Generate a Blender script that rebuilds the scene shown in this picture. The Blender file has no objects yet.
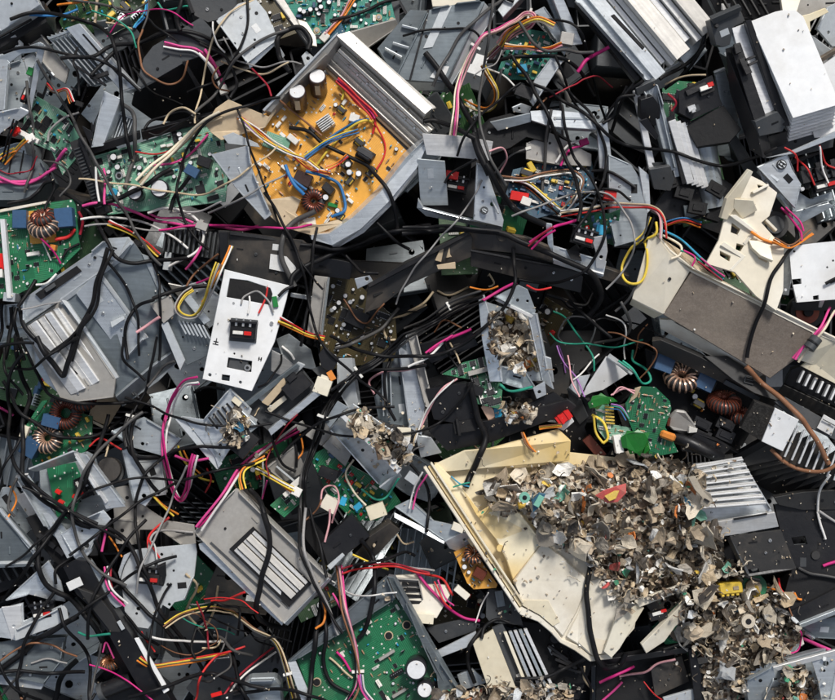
import bpy, bmesh, math, random
import numpy as np
from mathutils import Vector, Matrix
from mathutils.bvhtree import BVHTree

random.seed(7)
SC = bpy.context.scene
COL = SC.collection
S, D, Z0, HS = .002, 1500.0, .54, 1.35          # metres per unit, viewing distance in units, height of the pile's surface
PI = math.pi

# ------------------------------------------------------------------ materials
MATS = {}
def nd(nt, typ, **kw):
    n = nt.nodes.new(typ)
    for k, v in kw.items():
        if k in n.inputs.keys(): n.inputs[k].default_value = v
        else: setattr(n, k, v)
    return n
def mixc(nt, fac, a, b, mode='MIX'):
    n = nt.nodes.new('ShaderNodeMix'); n.data_type = 'RGBA'; n.blend_type = mode
    for sock, v in ((n.inputs[0], fac), (n.inputs[6], a), (n.inputs[7], b)):
        if hasattr(v, 'is_linked') or isinstance(v, bpy.types.NodeSocket): nt.links.new(v, sock)
        elif isinstance(v, (int, float)): sock.default_value = v
        else: sock.default_value = (*v, 1)
    return n.outputs[2]
def math_(nt, op, a, b=0.0, c=None):
    n = nt.nodes.new('ShaderNodeMath'); n.operation = op
    for i, v in enumerate((a, b, c)):
        if v is None: continue
        if isinstance(v, bpy.types.NodeSocket): nt.links.new(v, n.inputs[i])
        else: n.inputs[i].default_value = v
    return n.outputs[0]
def ramp(nt, v, lo, hi):
    n = nt.nodes.new('ShaderNodeMapRange'); n.inputs[1].default_value = lo; n.inputs[2].default_value = hi
    nt.links.new(v, n.inputs[0]); return n.outputs[0]
def mat(name, col, rough=.5, metal=0., dirt=.3, dcol=(.09, .075, .06), sc=14., bump=.12, spec=.5, var=.18, speck=0., kind=None, col2=None, metalish=False):
    m = bpy.data.materials.new(name); m.use_nodes = True; nt = m.node_tree
    b = nt.nodes['Principled BSDF']
    tc = nt.nodes.new('ShaderNodeTexCoord'); oi = nt.nodes.new('ShaderNodeObjectInfo')
    off = nt.nodes.new('ShaderNodeVectorMath'); off.operation = 'ADD'
    cmb = nt.nodes.new('ShaderNodeCombineXYZ')
    r9 = math_(nt, 'MULTIPLY', oi.outputs['Random'], 37.)
    for i in range(3): nt.links.new(r9, cmb.inputs[i])
    nt.links.new(tc.outputs['Object'], off.inputs[0]); nt.links.new(cmb.outputs[0], off.inputs[1])
    P = off.outputs[0]
    def noise(scale, detail=6, rgh=.6):
        n = nt.nodes.new('ShaderNodeTexNoise'); n.inputs['Scale'].default_value = scale
        n.inputs['Detail'].default_value = detail; n.inputs['Roughness'].default_value = rgh
        nt.links.new(P, n.inputs['Vector']); return n.outputs['Fac']
    n1, n2 = noise(sc), noise(sc*9, 4)
    scr = None
    if metalish:
        mp = nt.nodes.new('ShaderNodeMapping'); mp.inputs['Scale'].default_value = (2., 45., 1.); mp.inputs['Rotation'].default_value = (0, 0, .35); nt.links.new(tc.outputs['UV'], mp.inputs['Vector'])
        sn_ = nt.nodes.new('ShaderNodeTexNoise'); sn_.inputs['Scale'].default_value = 1.; sn_.inputs['Detail'].default_value = 5.; nt.links.new(mp.outputs[0], sn_.inputs['Vector']); scr = sn_.outputs['Fac']
    base = None
    if kind == 'pcb':
        uv = tc.outputs['UV']
        def wave(direction, scale):
            w = nt.nodes.new('ShaderNodeTexWave'); w.bands_direction = direction
            w.inputs['Scale'].default_value = scale; w.inputs['Distortion'].default_value = .6
            w.inputs['Detail'].default_value = 0.
            nt.links.new(uv, w.inputs['Vector']); return w.outputs['Fac']
        v = nt.nodes.new('ShaderNodeTexVoronoi'); v.distance = 'CHEBYCHEV'; v.inputs['Scale'].default_value = 6.
        nt.links.new(uv, v.inputs['Vector'])
        sel = nt.nodes.new('ShaderNodeSeparateColor'); nt.links.new(v.outputs['Color'], sel.inputs[0])
        pick = math_(nt, 'GREATER_THAN', sel.outputs[0], .5)
        wx, wy = wave('X', 17.), wave('Y', 17.)
        t = mixc(nt, pick, wx, wy) if False else None
        a = math_(nt, 'MULTIPLY', wx, pick); bb = math_(nt, 'MULTIPLY', wy, math_(nt, 'SUBTRACT', 1., pick))
        tr = ramp(nt, math_(nt, 'ADD', a, bb), .55, .75)
        on = math_(nt, 'GREATER_THAN', sel.outputs[1], .35)
        tr = math_(nt, 'MULTIPLY', tr, on)
        base = mixc(nt, math_(nt, 'MULTIPLY', tr, .55), col, col2)
        pads = nt.nodes.new('ShaderNodeTexVoronoi'); pads.inputs['Scale'].default_value = 22.; pads.inputs['Randomness'].default_value = .85
        nt.links.new(uv, pads.inputs['Vector'])
        ps = nt.nodes.new('ShaderNodeSeparateColor'); nt.links.new(pads.outputs['Color'], ps.inputs[0])
        pm = math_(nt, 'MULTIPLY', math_(nt, 'LESS_THAN', pads.outputs['Distance'], .24), math_(nt, 'GREATER_THAN', ps.outputs[0], .45))
        base = mixc(nt, pm, base, (.62, .62, .56))
        br = nt.nodes.new('ShaderNodeTexBrick'); br.inputs['Scale'].default_value = 30.; br.inputs['Mortar Size'].default_value = .0
        br.inputs['Color1'].default_value = (0, 0, 0, 1); br.inputs['Color2'].default_value = (1, 1, 1, 1); br.inputs['Bias'].default_value = -.72
        nt.links.new(uv, br.inputs['Vector'])
        silk = math_(nt, 'GREATER_THAN', br.outputs['Color'], .75) if False else None
        sep = nt.nodes.new('ShaderNodeSeparateColor'); nt.links.new(br.outputs['Color'], sep.inputs[0])
        silk = math_(nt, 'MULTIPLY', math_(nt, 'GREATER_THAN', sep.outputs[0], .62), math_(nt, 'GREATER_THAN', n2, .5))
        base = mixc(nt, math_(nt, 'MULTIPLY', silk, .65), base, (.6, .64, .58))
    elif speck:
        vs = nt.nodes.new('ShaderNodeTexVoronoi'); vs.inputs['Scale'].default_value = 420.; nt.links.new(P, vs.inputs['Vector'])
        sp = nt.nodes.new('ShaderNodeSeparateColor'); nt.links.new(vs.outputs['Color'], sp.inputs[0])
        base = mixc(nt, math_(nt, 'MULTIPLY', math_(nt, 'GREATER_THAN', sp.outputs[0], .6), speck), col, col2 or (.3, .28, .25))
    elif col2:
        base = mixc(nt, ramp(nt, noise(sc*.55, 3), .42, .62), col, col2)
    lo = mixc(nt, ramp(nt, n2, .3, .7), tuple(c*(1-var*.5) for c in (1, 1, 1)), (1.06, 1.06, 1.06))
    base = mixc(nt, 1., base if base is not None else col, lo, 'MULTIPLY')
    if scr is not None:
        base = mixc(nt, 1., base, mixc(nt, ramp(nt, scr, .35, .68), (.87, .87, .87), (1.06, 1.06, 1.06)), 'MULTIPLY')
    rv = nt.nodes.new('ShaderNodeMapRange'); rv.inputs[3].default_value = 1-var; rv.inputs[4].default_value = 1+var*.55
    nt.links.new(oi.outputs['Random'], rv.inputs[0])
    hs = nt.nodes.new('ShaderNodeHueSaturation'); nt.links.new(rv.outputs[0], hs.inputs['Value']); nt.links.new(base, hs.inputs['Color'])
    dm = math_(nt, 'MULTIPLY', ramp(nt, n1, .5, .78), dirt)
    base = mixc(nt, dm, hs.outputs[0], dcol)
    nt.links.new(base, b.inputs['Base Color'])
    nt.links.new(math_(nt, 'ADD', math_(nt, 'MULTIPLY', math_(nt, 'SUBTRACT', n1, .5), .5), rough), b.inputs['Roughness'])
    if metal: nt.links.new(math_(nt, 'MULTIPLY', math_(nt, 'SUBTRACT', 1., dm), metal), b.inputs['Metallic'])
    b.inputs['Specular IOR Level'].default_value = spec
    if bump:
        bp = nt.nodes.new('ShaderNodeBump'); bp.inputs['Strength'].default_value = bump; bp.inputs['Distance'].default_value = .002
        nt.links.new(math_(nt, 'ADD', n2, math_(nt, 'MULTIPLY', n1, 8. if metalish else 3.)), bp.inputs['Height']); nt.links.new(bp.outputs[0], b.inputs['Normal'])
    MATS[name] = m
    return m
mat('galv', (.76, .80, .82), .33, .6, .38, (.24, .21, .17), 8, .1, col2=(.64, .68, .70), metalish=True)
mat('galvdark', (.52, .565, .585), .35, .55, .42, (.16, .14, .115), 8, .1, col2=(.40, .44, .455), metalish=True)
mat('paintgrey', (.21, .243, .26), .36, .4, .4, (.09, .08, .065), 8, .1, col2=(.15, .175, .188), metalish=True)
mat('darkgrey', (.05, .054, .058), .5, .05, .35, (.13, .12, .105), 12, .15)
mat('palegrey', (.58, .61, .62), .4, .35, .35, (.2, .17, .13), 12, .1)
mat('warmgrey', (.40, .382, .35), .45, .25, .45, (.18, .15, .11), 12, .1)
mat('alu', (.78, .775, .755), .42, .5, .35, (.3, .26, .2), 10, .1, metalish=True)
mat('aluwarm', (.74, .705, .64), .42, .3, .4, (.36, .29, .2), 9, .1, metalish=True)
mat('alubright', (.80, .80, .79), .4, .4, .3, (.36, .33, .28), 10, .08, var=.1, metalish=True)
mat('white', (.72, .73, .73), .45, 0, .5, (.40, .37, .31), 7, .1, var=.06, col2=(.78, .78, .765))
mat('sticker', (.74, .74, .72), .6, 0, .3, (.35, .33, .3), 40, .03)
mat('black', (.010, .010, .0115), .4, 0, .4, (.045, .041, .036), 12, .2, spec=.4)
mat('blackmatte', (.008, .008, .009), .6, 0, .3, (.035, .032, .028), 14, .2, spec=.3)
mat('blackdusty', (.024, .023, .022), .6, 0, .65, (.15, .12, .09), 9, .2)
mat('beamdusty', (.045, .04, .035), .6, 0, .9, (.24, .18, .12), 11, .25)
mat('cream', (.68, .61, .45), .45, 0, .5, (.36, .26, .14), 8, .1, var=.08, col2=(.73, .68, .55))
mat('creampale', (.70, .635, .50), .45, 0, .55, (.34, .25, .14), 8, .1, var=.06, col2=(.76, .715, .61))
mat('creamyellow', (.74, .54, .22), .45, 0, .3, (.5, .36, .17), 7, .08, col2=(.82, .73, .52), var=.06)
mat('tan', (.55, .43, .28), .6, 0, .4, (.25, .18, .1), 12, .12)
mat('foam', (.165, .138, .115), .95, 0, .5, (.26, .22, .175), 9, .5, spec=.1, speck=.3, col2=(.23, .2, .17))
mat('foamdark', (.022, .021, .02), .95, 0, .3, (.07, .06, .05), 18, .5, spec=.1, speck=.5, col2=(.05, .048, .045))
mat('pcbgreen', (.014, .115, .05), .35, 0, .4, (.10, .105, .065), 14, .06, kind='pcb', col2=(.04, .3, .13))
mat('pcblight', (.13, .33, .22), .4, 0, .25, (.25, .24, .18), 14, .06, kind='pcb', col2=(.46, .6, .48))
mat('pcbteal', (.012, .17, .12), .35, 0, .18, (.06, .1, .08), 14, .06, kind='pcb', col2=(.05, .33, .24))
mat('pcborange', (.66, .32, .045), .42, 0, .45, (.36, .2, .07), 10, .05, kind='pcb', col2=(.78, .40, .08))
mat('pcbolive', (.055, .042, .014), .45, 0, .4, (.02, .017, .011), 14, .06, kind='pcb', col2=(.11, .085, .034))
mat('pcbdarkgreen', (.03, .09, .03), .4, 0, .4, (.05, .06, .03), 14, .06, kind='pcb', col2=(.1, .2, .07))
mat('pcbblue', (.015, .06, .11), .4, 0, .2, (.04, .06, .06), 14, .06, kind='pcb', col2=(.05, .17, .2))
mat('copper', (.55, .24, .12), .32, .75, .2, (.1, .05, .03), 30, .05)
mat('copperdark', (.22, .06, .035), .32, .5, .2, (.05, .03, .02), 30, .05)
mat('copperpale', (.75, .5, .36), .32, .6, .2, (.2, .1, .05), 30, .05)
mat('ferrite', (.03, .03, .032), .55, 0, .2)
mat('tin', (.72, .72, .70), .3, .9, .15)
mat('sleeve', (.045, .024, .02), .3, 0, .12, bump=.03)
mat('sleeveblack', (.02, .02, .024), .3, 0, .12, bump=.03)
mat('captop', (.80, .80, .80), .42, .25, .15, bump=.03)
mat('partblue', (.035, .085, .17), .4, 0, .15)
mat('partcyan', (.03, .32, .52), .35, 0, .1)
mat('partyellow', (.72, .50, .06), .45, 0, .2)
mat('partorange', (.7, .24, .04), .45, 0, .2)
mat('partred', (.62, .015, .012), .32, 0, .12)
mat('partwhite', (.76, .74, .68), .45, 0, .25)
mat('partgreen', (.02, .22, .05), .3, 0, .1)
mat('leafgreen', (.014, .15, .02), .25, 0, .1, bump=.04)
mat('resistor', (.5, .36, .2), .45, 0, .1)
mat('ground', (.035, .031, .028), .9, 0, .5, (.07, .06, .045), 5, .5, spec=.1)
WC = dict(black=(.007, .007, .008), grey=(.32, .31, .30), darkgrey=(.07, .068, .066), white=(.78, .76, .72), pink=(.68, .07, .27), palepink=(.66, .34, .36),
          magenta=(.55, .02, .18), red=(.6, .03, .03), darkred=(.3, .015, .03), yellow=(.80, .58, .07), orange=(.78, .24, .03), brown=(.22, .10, .05),
          blue=(.03, .16, .38), cyan=(.05, .32, .5), green=(.03, .3, .2), violet=(.45, .2, .55), tan=(.58, .46, .30), cream=(.75, .66, .5))
for k, c in WC.items(): mat('wire_'+k, c, .5, 0, .35 if k != 'black' else .14, (.09, .075, .06), 25, .05, spec=.2 if 'black' in k else .3, var=.2)
FC = dict(beige=(.58, .51, .40), grey=(.34, .305, .255), dark=(.06, .049, .039), white=(.74, .72, .67), brown=(.17, .115, .075), tan=(.50, .39, .25), taupe=(.42, .335, .235),
          green=(.06, .3, .17), orange=(.62, .2, .05), blue=(.03, .12, .2), red=(.5, .09, .08), yellow=(.7, .48, .08), silver=(.5, .52, .53), mint=(.2, .5, .38))
for k, c in FC.items(): mat('frag_'+k, c, .6, 0, .55, (.24, .19, .13), 55, .3, var=.4)
M = MATS

# ------------------------------------------------------------------ coordinates: x right, y down, h towards the sky
ORG = dict(A=(0, 0), B=(205, 0), C=(410, 0), D=(615, 0), E=(0, 170), F=(205, 170), G=(410, 170), H=(615, 170), I=(0, 340), K=(205, 340), J=(410, 340), L=(615, 340),
           M=(0, 515), N=(205, 515), O=(410, 515), P=(615, 515))
def Z(r, s):
    out = []
    for p in s.split():
        a = [float(v) for v in p.split(',')]
        if r == 'X': out.append(tuple(a))
        else: out.append((ORG[r][0]+a[0]/3.782, ORG[r][1]+a[1]/3.782, *a[2:]))
    return out
def W(x, y, h):
    k = (D-h*HS)/D*S
    return Vector(((x-417.5)*k, -(y-350)*k, Z0+h*HS*S))
class FR:
    """local axes u, v on a surface and w out of it, in x, y, h units"""
    def __init__(s, x, y, h, ang=0, gu=0., gv=0.):
        c, sn = math.cos(math.radians(ang)), math.sin(math.radians(ang))
        s.o = np.array((x, y, h), float); s.u = np.array((c, sn, gu)); s.v = np.array((-sn, c, gv)); s.fix(); s.ang = ang
    def fix(s):
        n = np.cross(s.u, s.v); s.n = n/np.linalg.norm(n)
        if s.n[2] < 0: s.n = -s.n
    @classmethod
    def three(cls, p0, pu, pv):
        f = cls(*p0); a = np.array(pu, float)-f.o; b = np.array(pv, float)-f.o
        f.u = a/np.hypot(a[0], a[1]); f.v = b/np.hypot(b[0], b[1]); f.fix(); f.ang = math.degrees(math.atan2(a[1], a[0])); return f
    def p(s, u, v, w=0.): return s.o+s.u*u+s.v*v+s.n*w
    def sub(s, u, v, w=0., rot=0.):
        f = FR(0, 0, 0); f.o = s.p(u, v, w); c, sn = math.cos(math.radians(rot)), math.sin(math.radians(rot))
        f.u = s.u*c+s.v*sn; f.v = -s.u*sn+s.v*c; f.n = s.n; f.ang = s.ang+rot; return f
    def rot(s):
        def wv(a): return Vector((a[0], -a[1], a[2]*HS))
        x = wv(s.u).normalized(); y = -wv(s.v).normalized(); z = x.cross(y).normalized(); y = z.cross(x)
        return Matrix((x, y, z)).transposed()

def props(o, label=None, cat=None, group=None, kind=None):
    if label: o['label'] = label
    if cat: o['category'] = cat
    if group: o['group'] = group
    if kind: o['kind'] = kind
def finish_mesh(bm, name, mats, smooth=None):
    me = bpy.data.meshes.new(name); bm.to_mesh(me); bm.free()
    for m in (mats if isinstance(mats, (list, tuple)) else [mats]): me.materials.append(MATS[m] if isinstance(m, str) else m)
    if smooth is not None:
        me.shade_smooth(); me.set_sharp_from_angle(angle=math.radians(smooth))
    return me
def poly_h(pts, h):
    """heights for points: a number, three heights for the first three points (a plane), or one per point"""
    if len(pts[0]) > 2: return [np.array(p, float) for p in pts]
    if isinstance(h, (int, float)): return [np.array((p[0], p[1], h), float) for p in pts]
    if len(h) == len(pts) and len(h) != 3: return [np.array((p[0], p[1], q), float) for p, q in zip(pts, h)]
    n = len(pts); B = np.array([(p[0], p[1], 1) for p in pts], float); hh = np.array(h[:3], float)
    for ids in ((0, 1, 2), (0, n//3, 2*n//3), (0, n//4, n//2)):
        z = B @ np.linalg.lstsq(B[list(ids)], hh, rcond=None)[0]
        if z.min() > hh.min()-12 and z.max() < hh.max()+12: break
    else: z = np.full(n, hh.mean())
    return [np.array((p[0], p[1], q)) for p, q in zip(pts, z)]
def circ(x, y, r, n=10): return [(x+r*math.cos(i*2*PI/n), y+r*math.sin(i*2*PI/n)) for i in range(n)]
class Plane:
    def __init__(s, pts, h):
        P = poly_h(pts, h); A = np.array([(p[0], p[1], 1) for p in P]); s.c = np.linalg.lstsq(A, np.array([p[2] for p in P]), rcond=None)[0]
    def __call__(s, x, y): return s.c[0]*x+s.c[1]*y+s.c[2]
    def fr(s, x, y, ang=0, w=0):
        c, sn = math.cos(math.radians(ang)), math.sin(math.radians(ang))
        f = FR(x, y, s(x, y), ang, s.c[0]*c+s.c[1]*sn, -s.c[0]*sn+s.c[1]*c)
        if w: f.o = f.p(0, 0, w)
        return f
def inside(x, y, P):
    r = False; j = len(P)-1
    for i in range(len(P)):
        if (P[i][1] > y) != (P[j][1] > y) and x < (P[j][0]-P[i][0])*(y-P[i][1])/(P[j][1]-P[i][1])+P[i][0]: r = not r
        j = i
    return r

LIB = {}
def lib(name, build, mats, smooth=35):
    if name not in LIB:
        bm = bmesh.new(); build(bm); LIB[name] = finish_mesh(bm, name, mats, smooth)
    return LIB[name]
def b_box(bm, x0, y0, z0, x1, y1, z1, mi=0, bev=0.):
    r = bmesh.ops.create_cube(bm, size=1)
    for v in r['verts']: v.co = Vector((x0+(v.co.x+.5)*(x1-x0), y0+(v.co.y+.5)*(y1-y0), z0+(v.co.z+.5)*(z1-z0)))
    fs = {f for v in r['verts'] for f in v.link_faces}
    for f in fs: f.material_index = mi
    if bev:
        es = {e for v in r['verts'] for e in v.link_edges}
        rr = bmesh.ops.bevel(bm, geom=list(es), offset=bev, segments=1, affect='EDGES', clamp_overlap=True)
        for f in rr['faces']: f.material_index = mi
def b_cyl(bm, x, y, z0, z1, r0, r1=None, n=14, mi=0, axis='Z', top=None):
    r1 = r0 if r1 is None else r1
    r = bmesh.ops.create_cone(bm, cap_ends=True, segments=n, radius1=r0, radius2=r1, depth=1)
    fs = {f for v in r['verts'] for f in v.link_faces}
    for v in r['verts']:
        c = Vector((v.co.x, v.co.y, z0+(v.co.z+.5)*(z1-z0)))
        if axis == 'X': c = Vector((c.z, c.y, c.x))
        v.co = c+Vector((x, y, 0)) if axis == 'Z' else c+Vector((0, y, x))
    for f in fs:
        f.material_index = mi
        if top is not None and len(f.verts) > 4 and f.calc_center_median().z > (z0+z1)/2: f.material_index = top
U = S
def c_cap(r, h, n):
    def f(bm):
        b_cyl(bm, 0, 0, 0, h*U, r*U, n=n); b_cyl(bm, 0, 0, h*.98*U, (h+.5)*U, r*.86*U, r*.8*U, n=n, mi=1)
    return f
def c_chip(w, l, h):
    def f(bm):
        b_box(bm, -w/2*U, -l/2*U, .3*U, w/2*U, l/2*U, h*U, 0, .2*U)
        k = int(l/1.6)
        for i in range(k):
            y = (-l/2+l*(i+.5)/k)*U
            b_box(bm, -(w/2+1)*U, y-.3*U, 0, (w/2+1)*U, y+.3*U, .7*U, 1)
    return f
def c_res(bm):
    b_cyl(bm, 1.3*U, 0, -2.6*U, 2.6*U, 1.0*U, n=8, axis='X'); b_cyl(bm, 1.3*U, 0, -4.6*U, 4.6*U, .28*U, n=5, mi=1, axis='X')
    for q in (-1.6, -.3, 1.2): b_cyl(bm, 1.3*U, 0, (q-.3)*U, (q+.3)*U, 1.06*U, n=8, mi=2, axis='X')
def c_conn(n):
    def f(bm):
        b_box(bm, -n*1.2*U, -2*U, 0, n*1.2*U, 2*U, 2*U, 0, .2*U); b_box(bm, -n*1.2*U, -2*U, 1.9*U, n*1.2*U, -1.3*U, 4.5*U, 0)
        for i in range(n): b_cyl(bm, (i-(n-1)/2)*2.2*U, .4*U, 1.5*U, 4.2*U, .4*U, n=5, mi=1)
    return f
def c_trans(bm):
    b_box(bm, -6*U, -5*U, 0, 6*U, 5*U, 2*U, 0, .3*U); b_box(bm, -4*U, -4.2*U, 1.5*U, 4*U, 4.2*U, 9*U, 1, .8*U)
    b_box(bm, -6*U, -2.6*U, 1.5*U, -3.9*U, 2.6*U, 10*U, 0, .3*U); b_box(bm, 3.9*U, -2.6*U, 1.5*U, 6*U, 2.6*U, 10*U, 0, .3*U); b_box(bm, -6*U, -2.6*U, 8.8*U, 6*U, 2.6*U, 10.5*U, 0, .3*U)
def c_film(bm): b_box(bm, -4*U, -2*U, 0, 4*U, 2*U, 6*U, 0, .5*U)
def c_disc(bm):
    b_cyl(bm, 2.6*U, 0, -.8*U, .8*U, 2.2*U, n=12, axis='X'); b_cyl(bm, 0, 0, -.1*U, 1*U, .3*U, n=5, mi=1)
def c_to(bm):
    b_box(bm, -2*U, -.9*U, 1.5*U, 2*U, .9*U, 6*U, 0, .2*U); b_box(bm, -2*U, .8*U, 2*U, 2*U, 1.3*U, 9*U, 1)
    for q in (-1.3, 0, 1.3): b_box(bm, (q-.25)*U, -.2*U, 0, (q+.25)*U, .2*U, 1.8*U, 1)
def c_sink(bm):
    b_box(bm, -6*U, -.8*U, 0, 6*U, .8*U, 8*U)
    for q in range(5): b_box(bm, (-6+q*2.8)*U, .7*U, 0, (-5.3+q*2.8)*U, 3.4*U, 8*U)
def comp(kind):
    L = dict(
        cap_s=('capacitor', c_cap(2, 4, 10), ['sleeveblack', 'captop']), cap_m=('capacitor', c_cap(3.2, 7, 14), ['sleeveblack', 'captop']), cap_b=('capacitor', c_cap(4.4, 10, 18), ['sleeve', 'captop']),
        chip_s=('chip', c_chip(4, 6, 1.6), ['black', 'tin']), chip_l=('chip', c_chip(6, 15, 2.6), ['black', 'tin']), chip_q=('chip', c_chip(10, 10, 2), ['black', 'tin']),
        res=('resistor', c_res, ['resistor', 'tin', 'copperdark']), resb=('resistor', c_res, ['partcyan', 'tin', 'black']),
        conn=('connector', c_conn(4), ['partwhite', 'tin']), connr=('connector', c_conn(2), ['partred', 'tin']), connb=('connector', c_conn(6), ['black', 'tin']),
        trans=('transformer', c_trans, ['ferrite', 'partyellow']), filmb=('film_capacitor', c_film, ['partblue']), filmy=('film_capacitor', c_film, ['partyellow']), filmw=('film_capacitor', c_film, ['partwhite']),
        filmr=('film_capacitor', c_film, ['partred']), disc=('ceramic_capacitor', c_disc, ['partcyan', 'tin']), disco=('ceramic_capacitor', c_disc, ['partorange', 'tin']), to=('transistor', c_to, ['black', 'tin']), sink=('cooling_fin', c_sink, ['galvdark']))
    n, b, m = L[kind]
    return n, lib('lib_'+kind, b, m)

DETAIL = {'galv', 'galvdark', 'paintgrey', 'darkgrey', 'palegrey', 'warmgrey', 'black', 'blackdusty', 'blackmatte'}
class T:
    """one thing: an Empty at its base that parents its parts"""
    def __init__(s, name, label, cat, x, y, h=0, group=None):
        s.a = np.array((x, y, h), float); s.k = (D-h*HS)/D*S
        s.o = bpy.data.objects.new(name, None); s.o.empty_display_size = .02; COL.objects.link(s.o); s.o.location = W(x, y, h)
        props(s.o, label, cat, group)
    def loc(s, p): q = (np.asarray(p, float)-s.a)*s.k; return Vector((q[0], -q[1], q[2]*HS))
    def fin(s, bm, name, m, parent=None, smooth=None, bev=.35, ang=0, label=None):
        bmesh.ops.remove_doubles(bm, verts=bm.verts, dist=1e-4)
        bmesh.ops.recalc_face_normals(bm, faces=bm.faces)
        if bev:
            es = [e for e in bm.edges if len(e.link_faces) == 2 and e.calc_face_angle(0) > .6]
            if es: bmesh.ops.bevel(bm, geom=es, offset=bev, segments=1, affect='EDGES', clamp_overlap=True)
        uv = bm.loops.layers.uv.new('UVMap'); c, sn = math.cos(math.radians(ang)), math.sin(math.radians(ang))
        for f in bm.faces:
            for l in f.loops:
                x, y, h = l.vert.co; l[uv].uv = ((x*c+y*sn+.6*h)/100, (-x*sn+y*c+.6*h)/100)
        for v in bm.verts: v.co = s.loc(v.co)
        bmesh.ops.reverse_faces(bm, faces=bm.faces)
        me = finish_mesh(bm, name, m, smooth)
        o = bpy.data.objects.new(name, me); COL.objects.link(o); o.parent = parent or s.o
        if label: o['label'] = label
        return o
    def pl(s, name, pts, m, h=0, th=2., ex=None, holes=(), parent=None, bev=.35, ang=0, label=None):
        """a plate: outline in the picture plane with heights, given a thickness (or extruded along ex)"""
        P = poly_h(pts, h); pf = Plane(pts, h); bm = bmesh.new(); loops = [P]+[[np.array((q[0], q[1], pf(q[0], q[1]))) for q in hl] for hl in holes]
        n = sum((np.cross(P[i]-P[0], P[(i+1) % len(P)]-P[0]) for i in range(1, len(P)-1)), np.zeros(3)); n = n/np.linalg.norm(n)
        if n[2] < 0: n = -n
        if holes:
            es = []
            for lp in loops:
                vs = [bm.verts.new(q) for q in lp]; es += [bm.edges.new((vs[i], vs[(i+1) % len(vs)])) for i in range(len(vs))]
            bmesh.ops.triangle_fill(bm, use_beauty=True, use_dissolve=False, edges=es, normal=Vector(n))
        else: bm.faces.new([bm.verts.new(q) for q in P])
        d = Vector(ex) if ex is not None else Vector(-n*th)
        r = bmesh.ops.extrude_face_region(bm, geom=bm.faces[:], use_keep_orig=True)
        for g in r['geom']:
            if isinstance(g, bmesh.types.BMVert): g.co += d
        o = s.fin(bm, name, m, parent, None, bev, ang, label)
        if parent is None and m in DETAIL: s.wear(P, m); s.lips(P, m)
        return o
    def lips(s, P, m):
        """folded flanges along the long edges of a sheet"""
        if m not in ('galv', 'galvdark', 'paintgrey', 'palegrey', 'warmgrey'): return
        q = [(p[0], p[1]) for p in P]; ar = abs(sum(a[0]*b[1]-b[0]*a[1] for a, b in zip(q, q[1:]+q[:1])))/2; pf = Plane(P, 0)
        if ar < 500 or max(abs(pf(p[0], p[1])-p[2]) for p in P) > 1.2 or abs(pf.c[0])+abs(pf.c[1]) > 1.2: return
        R = random.Random(int(q[0][0]*7+q[1][1]*3)); c = np.mean([p for p in P], 0)
        for i in range(len(P)):
            a, b = P[i], P[(i+1) % len(P)]; L = np.linalg.norm(b-a)
            if L < 22 or R.random() < .35: continue
            t = (b-a)/L; nn = np.array((-t[1], t[0], 0)); nn = nn if np.dot(nn[:2], (c-(a+b)/2)[:2]) > 0 else -nn
            up = R.choice((2.5, 4, 6, -9, -12)); e0, e1 = R.uniform(.5, 4), R.uniform(.5, 4); a2, b2 = a+t*e0, b-t*e1
            bm = bmesh.new(); w_ = 1.3; z0, z1 = (-.2, up) if up > 0 else (up, .6); ch = R.uniform(0, min(4, L*.1)) if up > 0 else 0
            V = [bm.verts.new(p) for p in (a2+nn*.1+(0, 0, z0), b2+nn*.1+(0, 0, z0), b2+nn*(.1+w_)+(0, 0, z0), a2+nn*(.1+w_)+(0, 0, z0), a2+t*ch+nn*.1+(0, 0, z1), b2-t*ch+nn*.1+(0, 0, z1), b2-t*ch+nn*(.1+w_)+(0, 0, z1), a2+t*ch+nn*(.1+w_)+(0, 0, z1))]
            for f in ((0, 1, 2, 3), (4, 5, 6, 7), (0, 1, 5, 4), (1, 2, 6, 5), (2, 3, 7, 6), (3, 0, 4, 7)): bm.faces.new([V[k] for k in f])
            s.fin(bm, 'folded_flange', m, None, None, .25)
    def wear(s, P, m):
        """screws, holes, slots and pressed ribs on a large plate"""
        q = [(p[0], p[1]) for p in P]; ar = abs(sum(a[0]*b[1]-b[0]*a[1] for a, b in zip(q, q[1:]+q[:1])))/2
        pf = Plane(P, 0)
        if ar < 420 or max(abs(pf(p[0], p[1])-p[2]) for p in P) > 1.2 or abs(pf.c[0])+abs(pf.c[1]) > 1.2: return
        R = random.Random(int(q[0][0]*13+q[0][1]*7)); xs, ys = [p[0] for p in q], [p[1] for p in q]; e = max(range(len(q)), key=lambda i: math.dist(q[i], q[(i+1) % len(q)])); a_, b_ = q[e], q[(e+1) % len(q)]
        ang = math.degrees(math.atan2(b_[1]-a_[1], b_[0]-a_[0])); got = []
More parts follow.
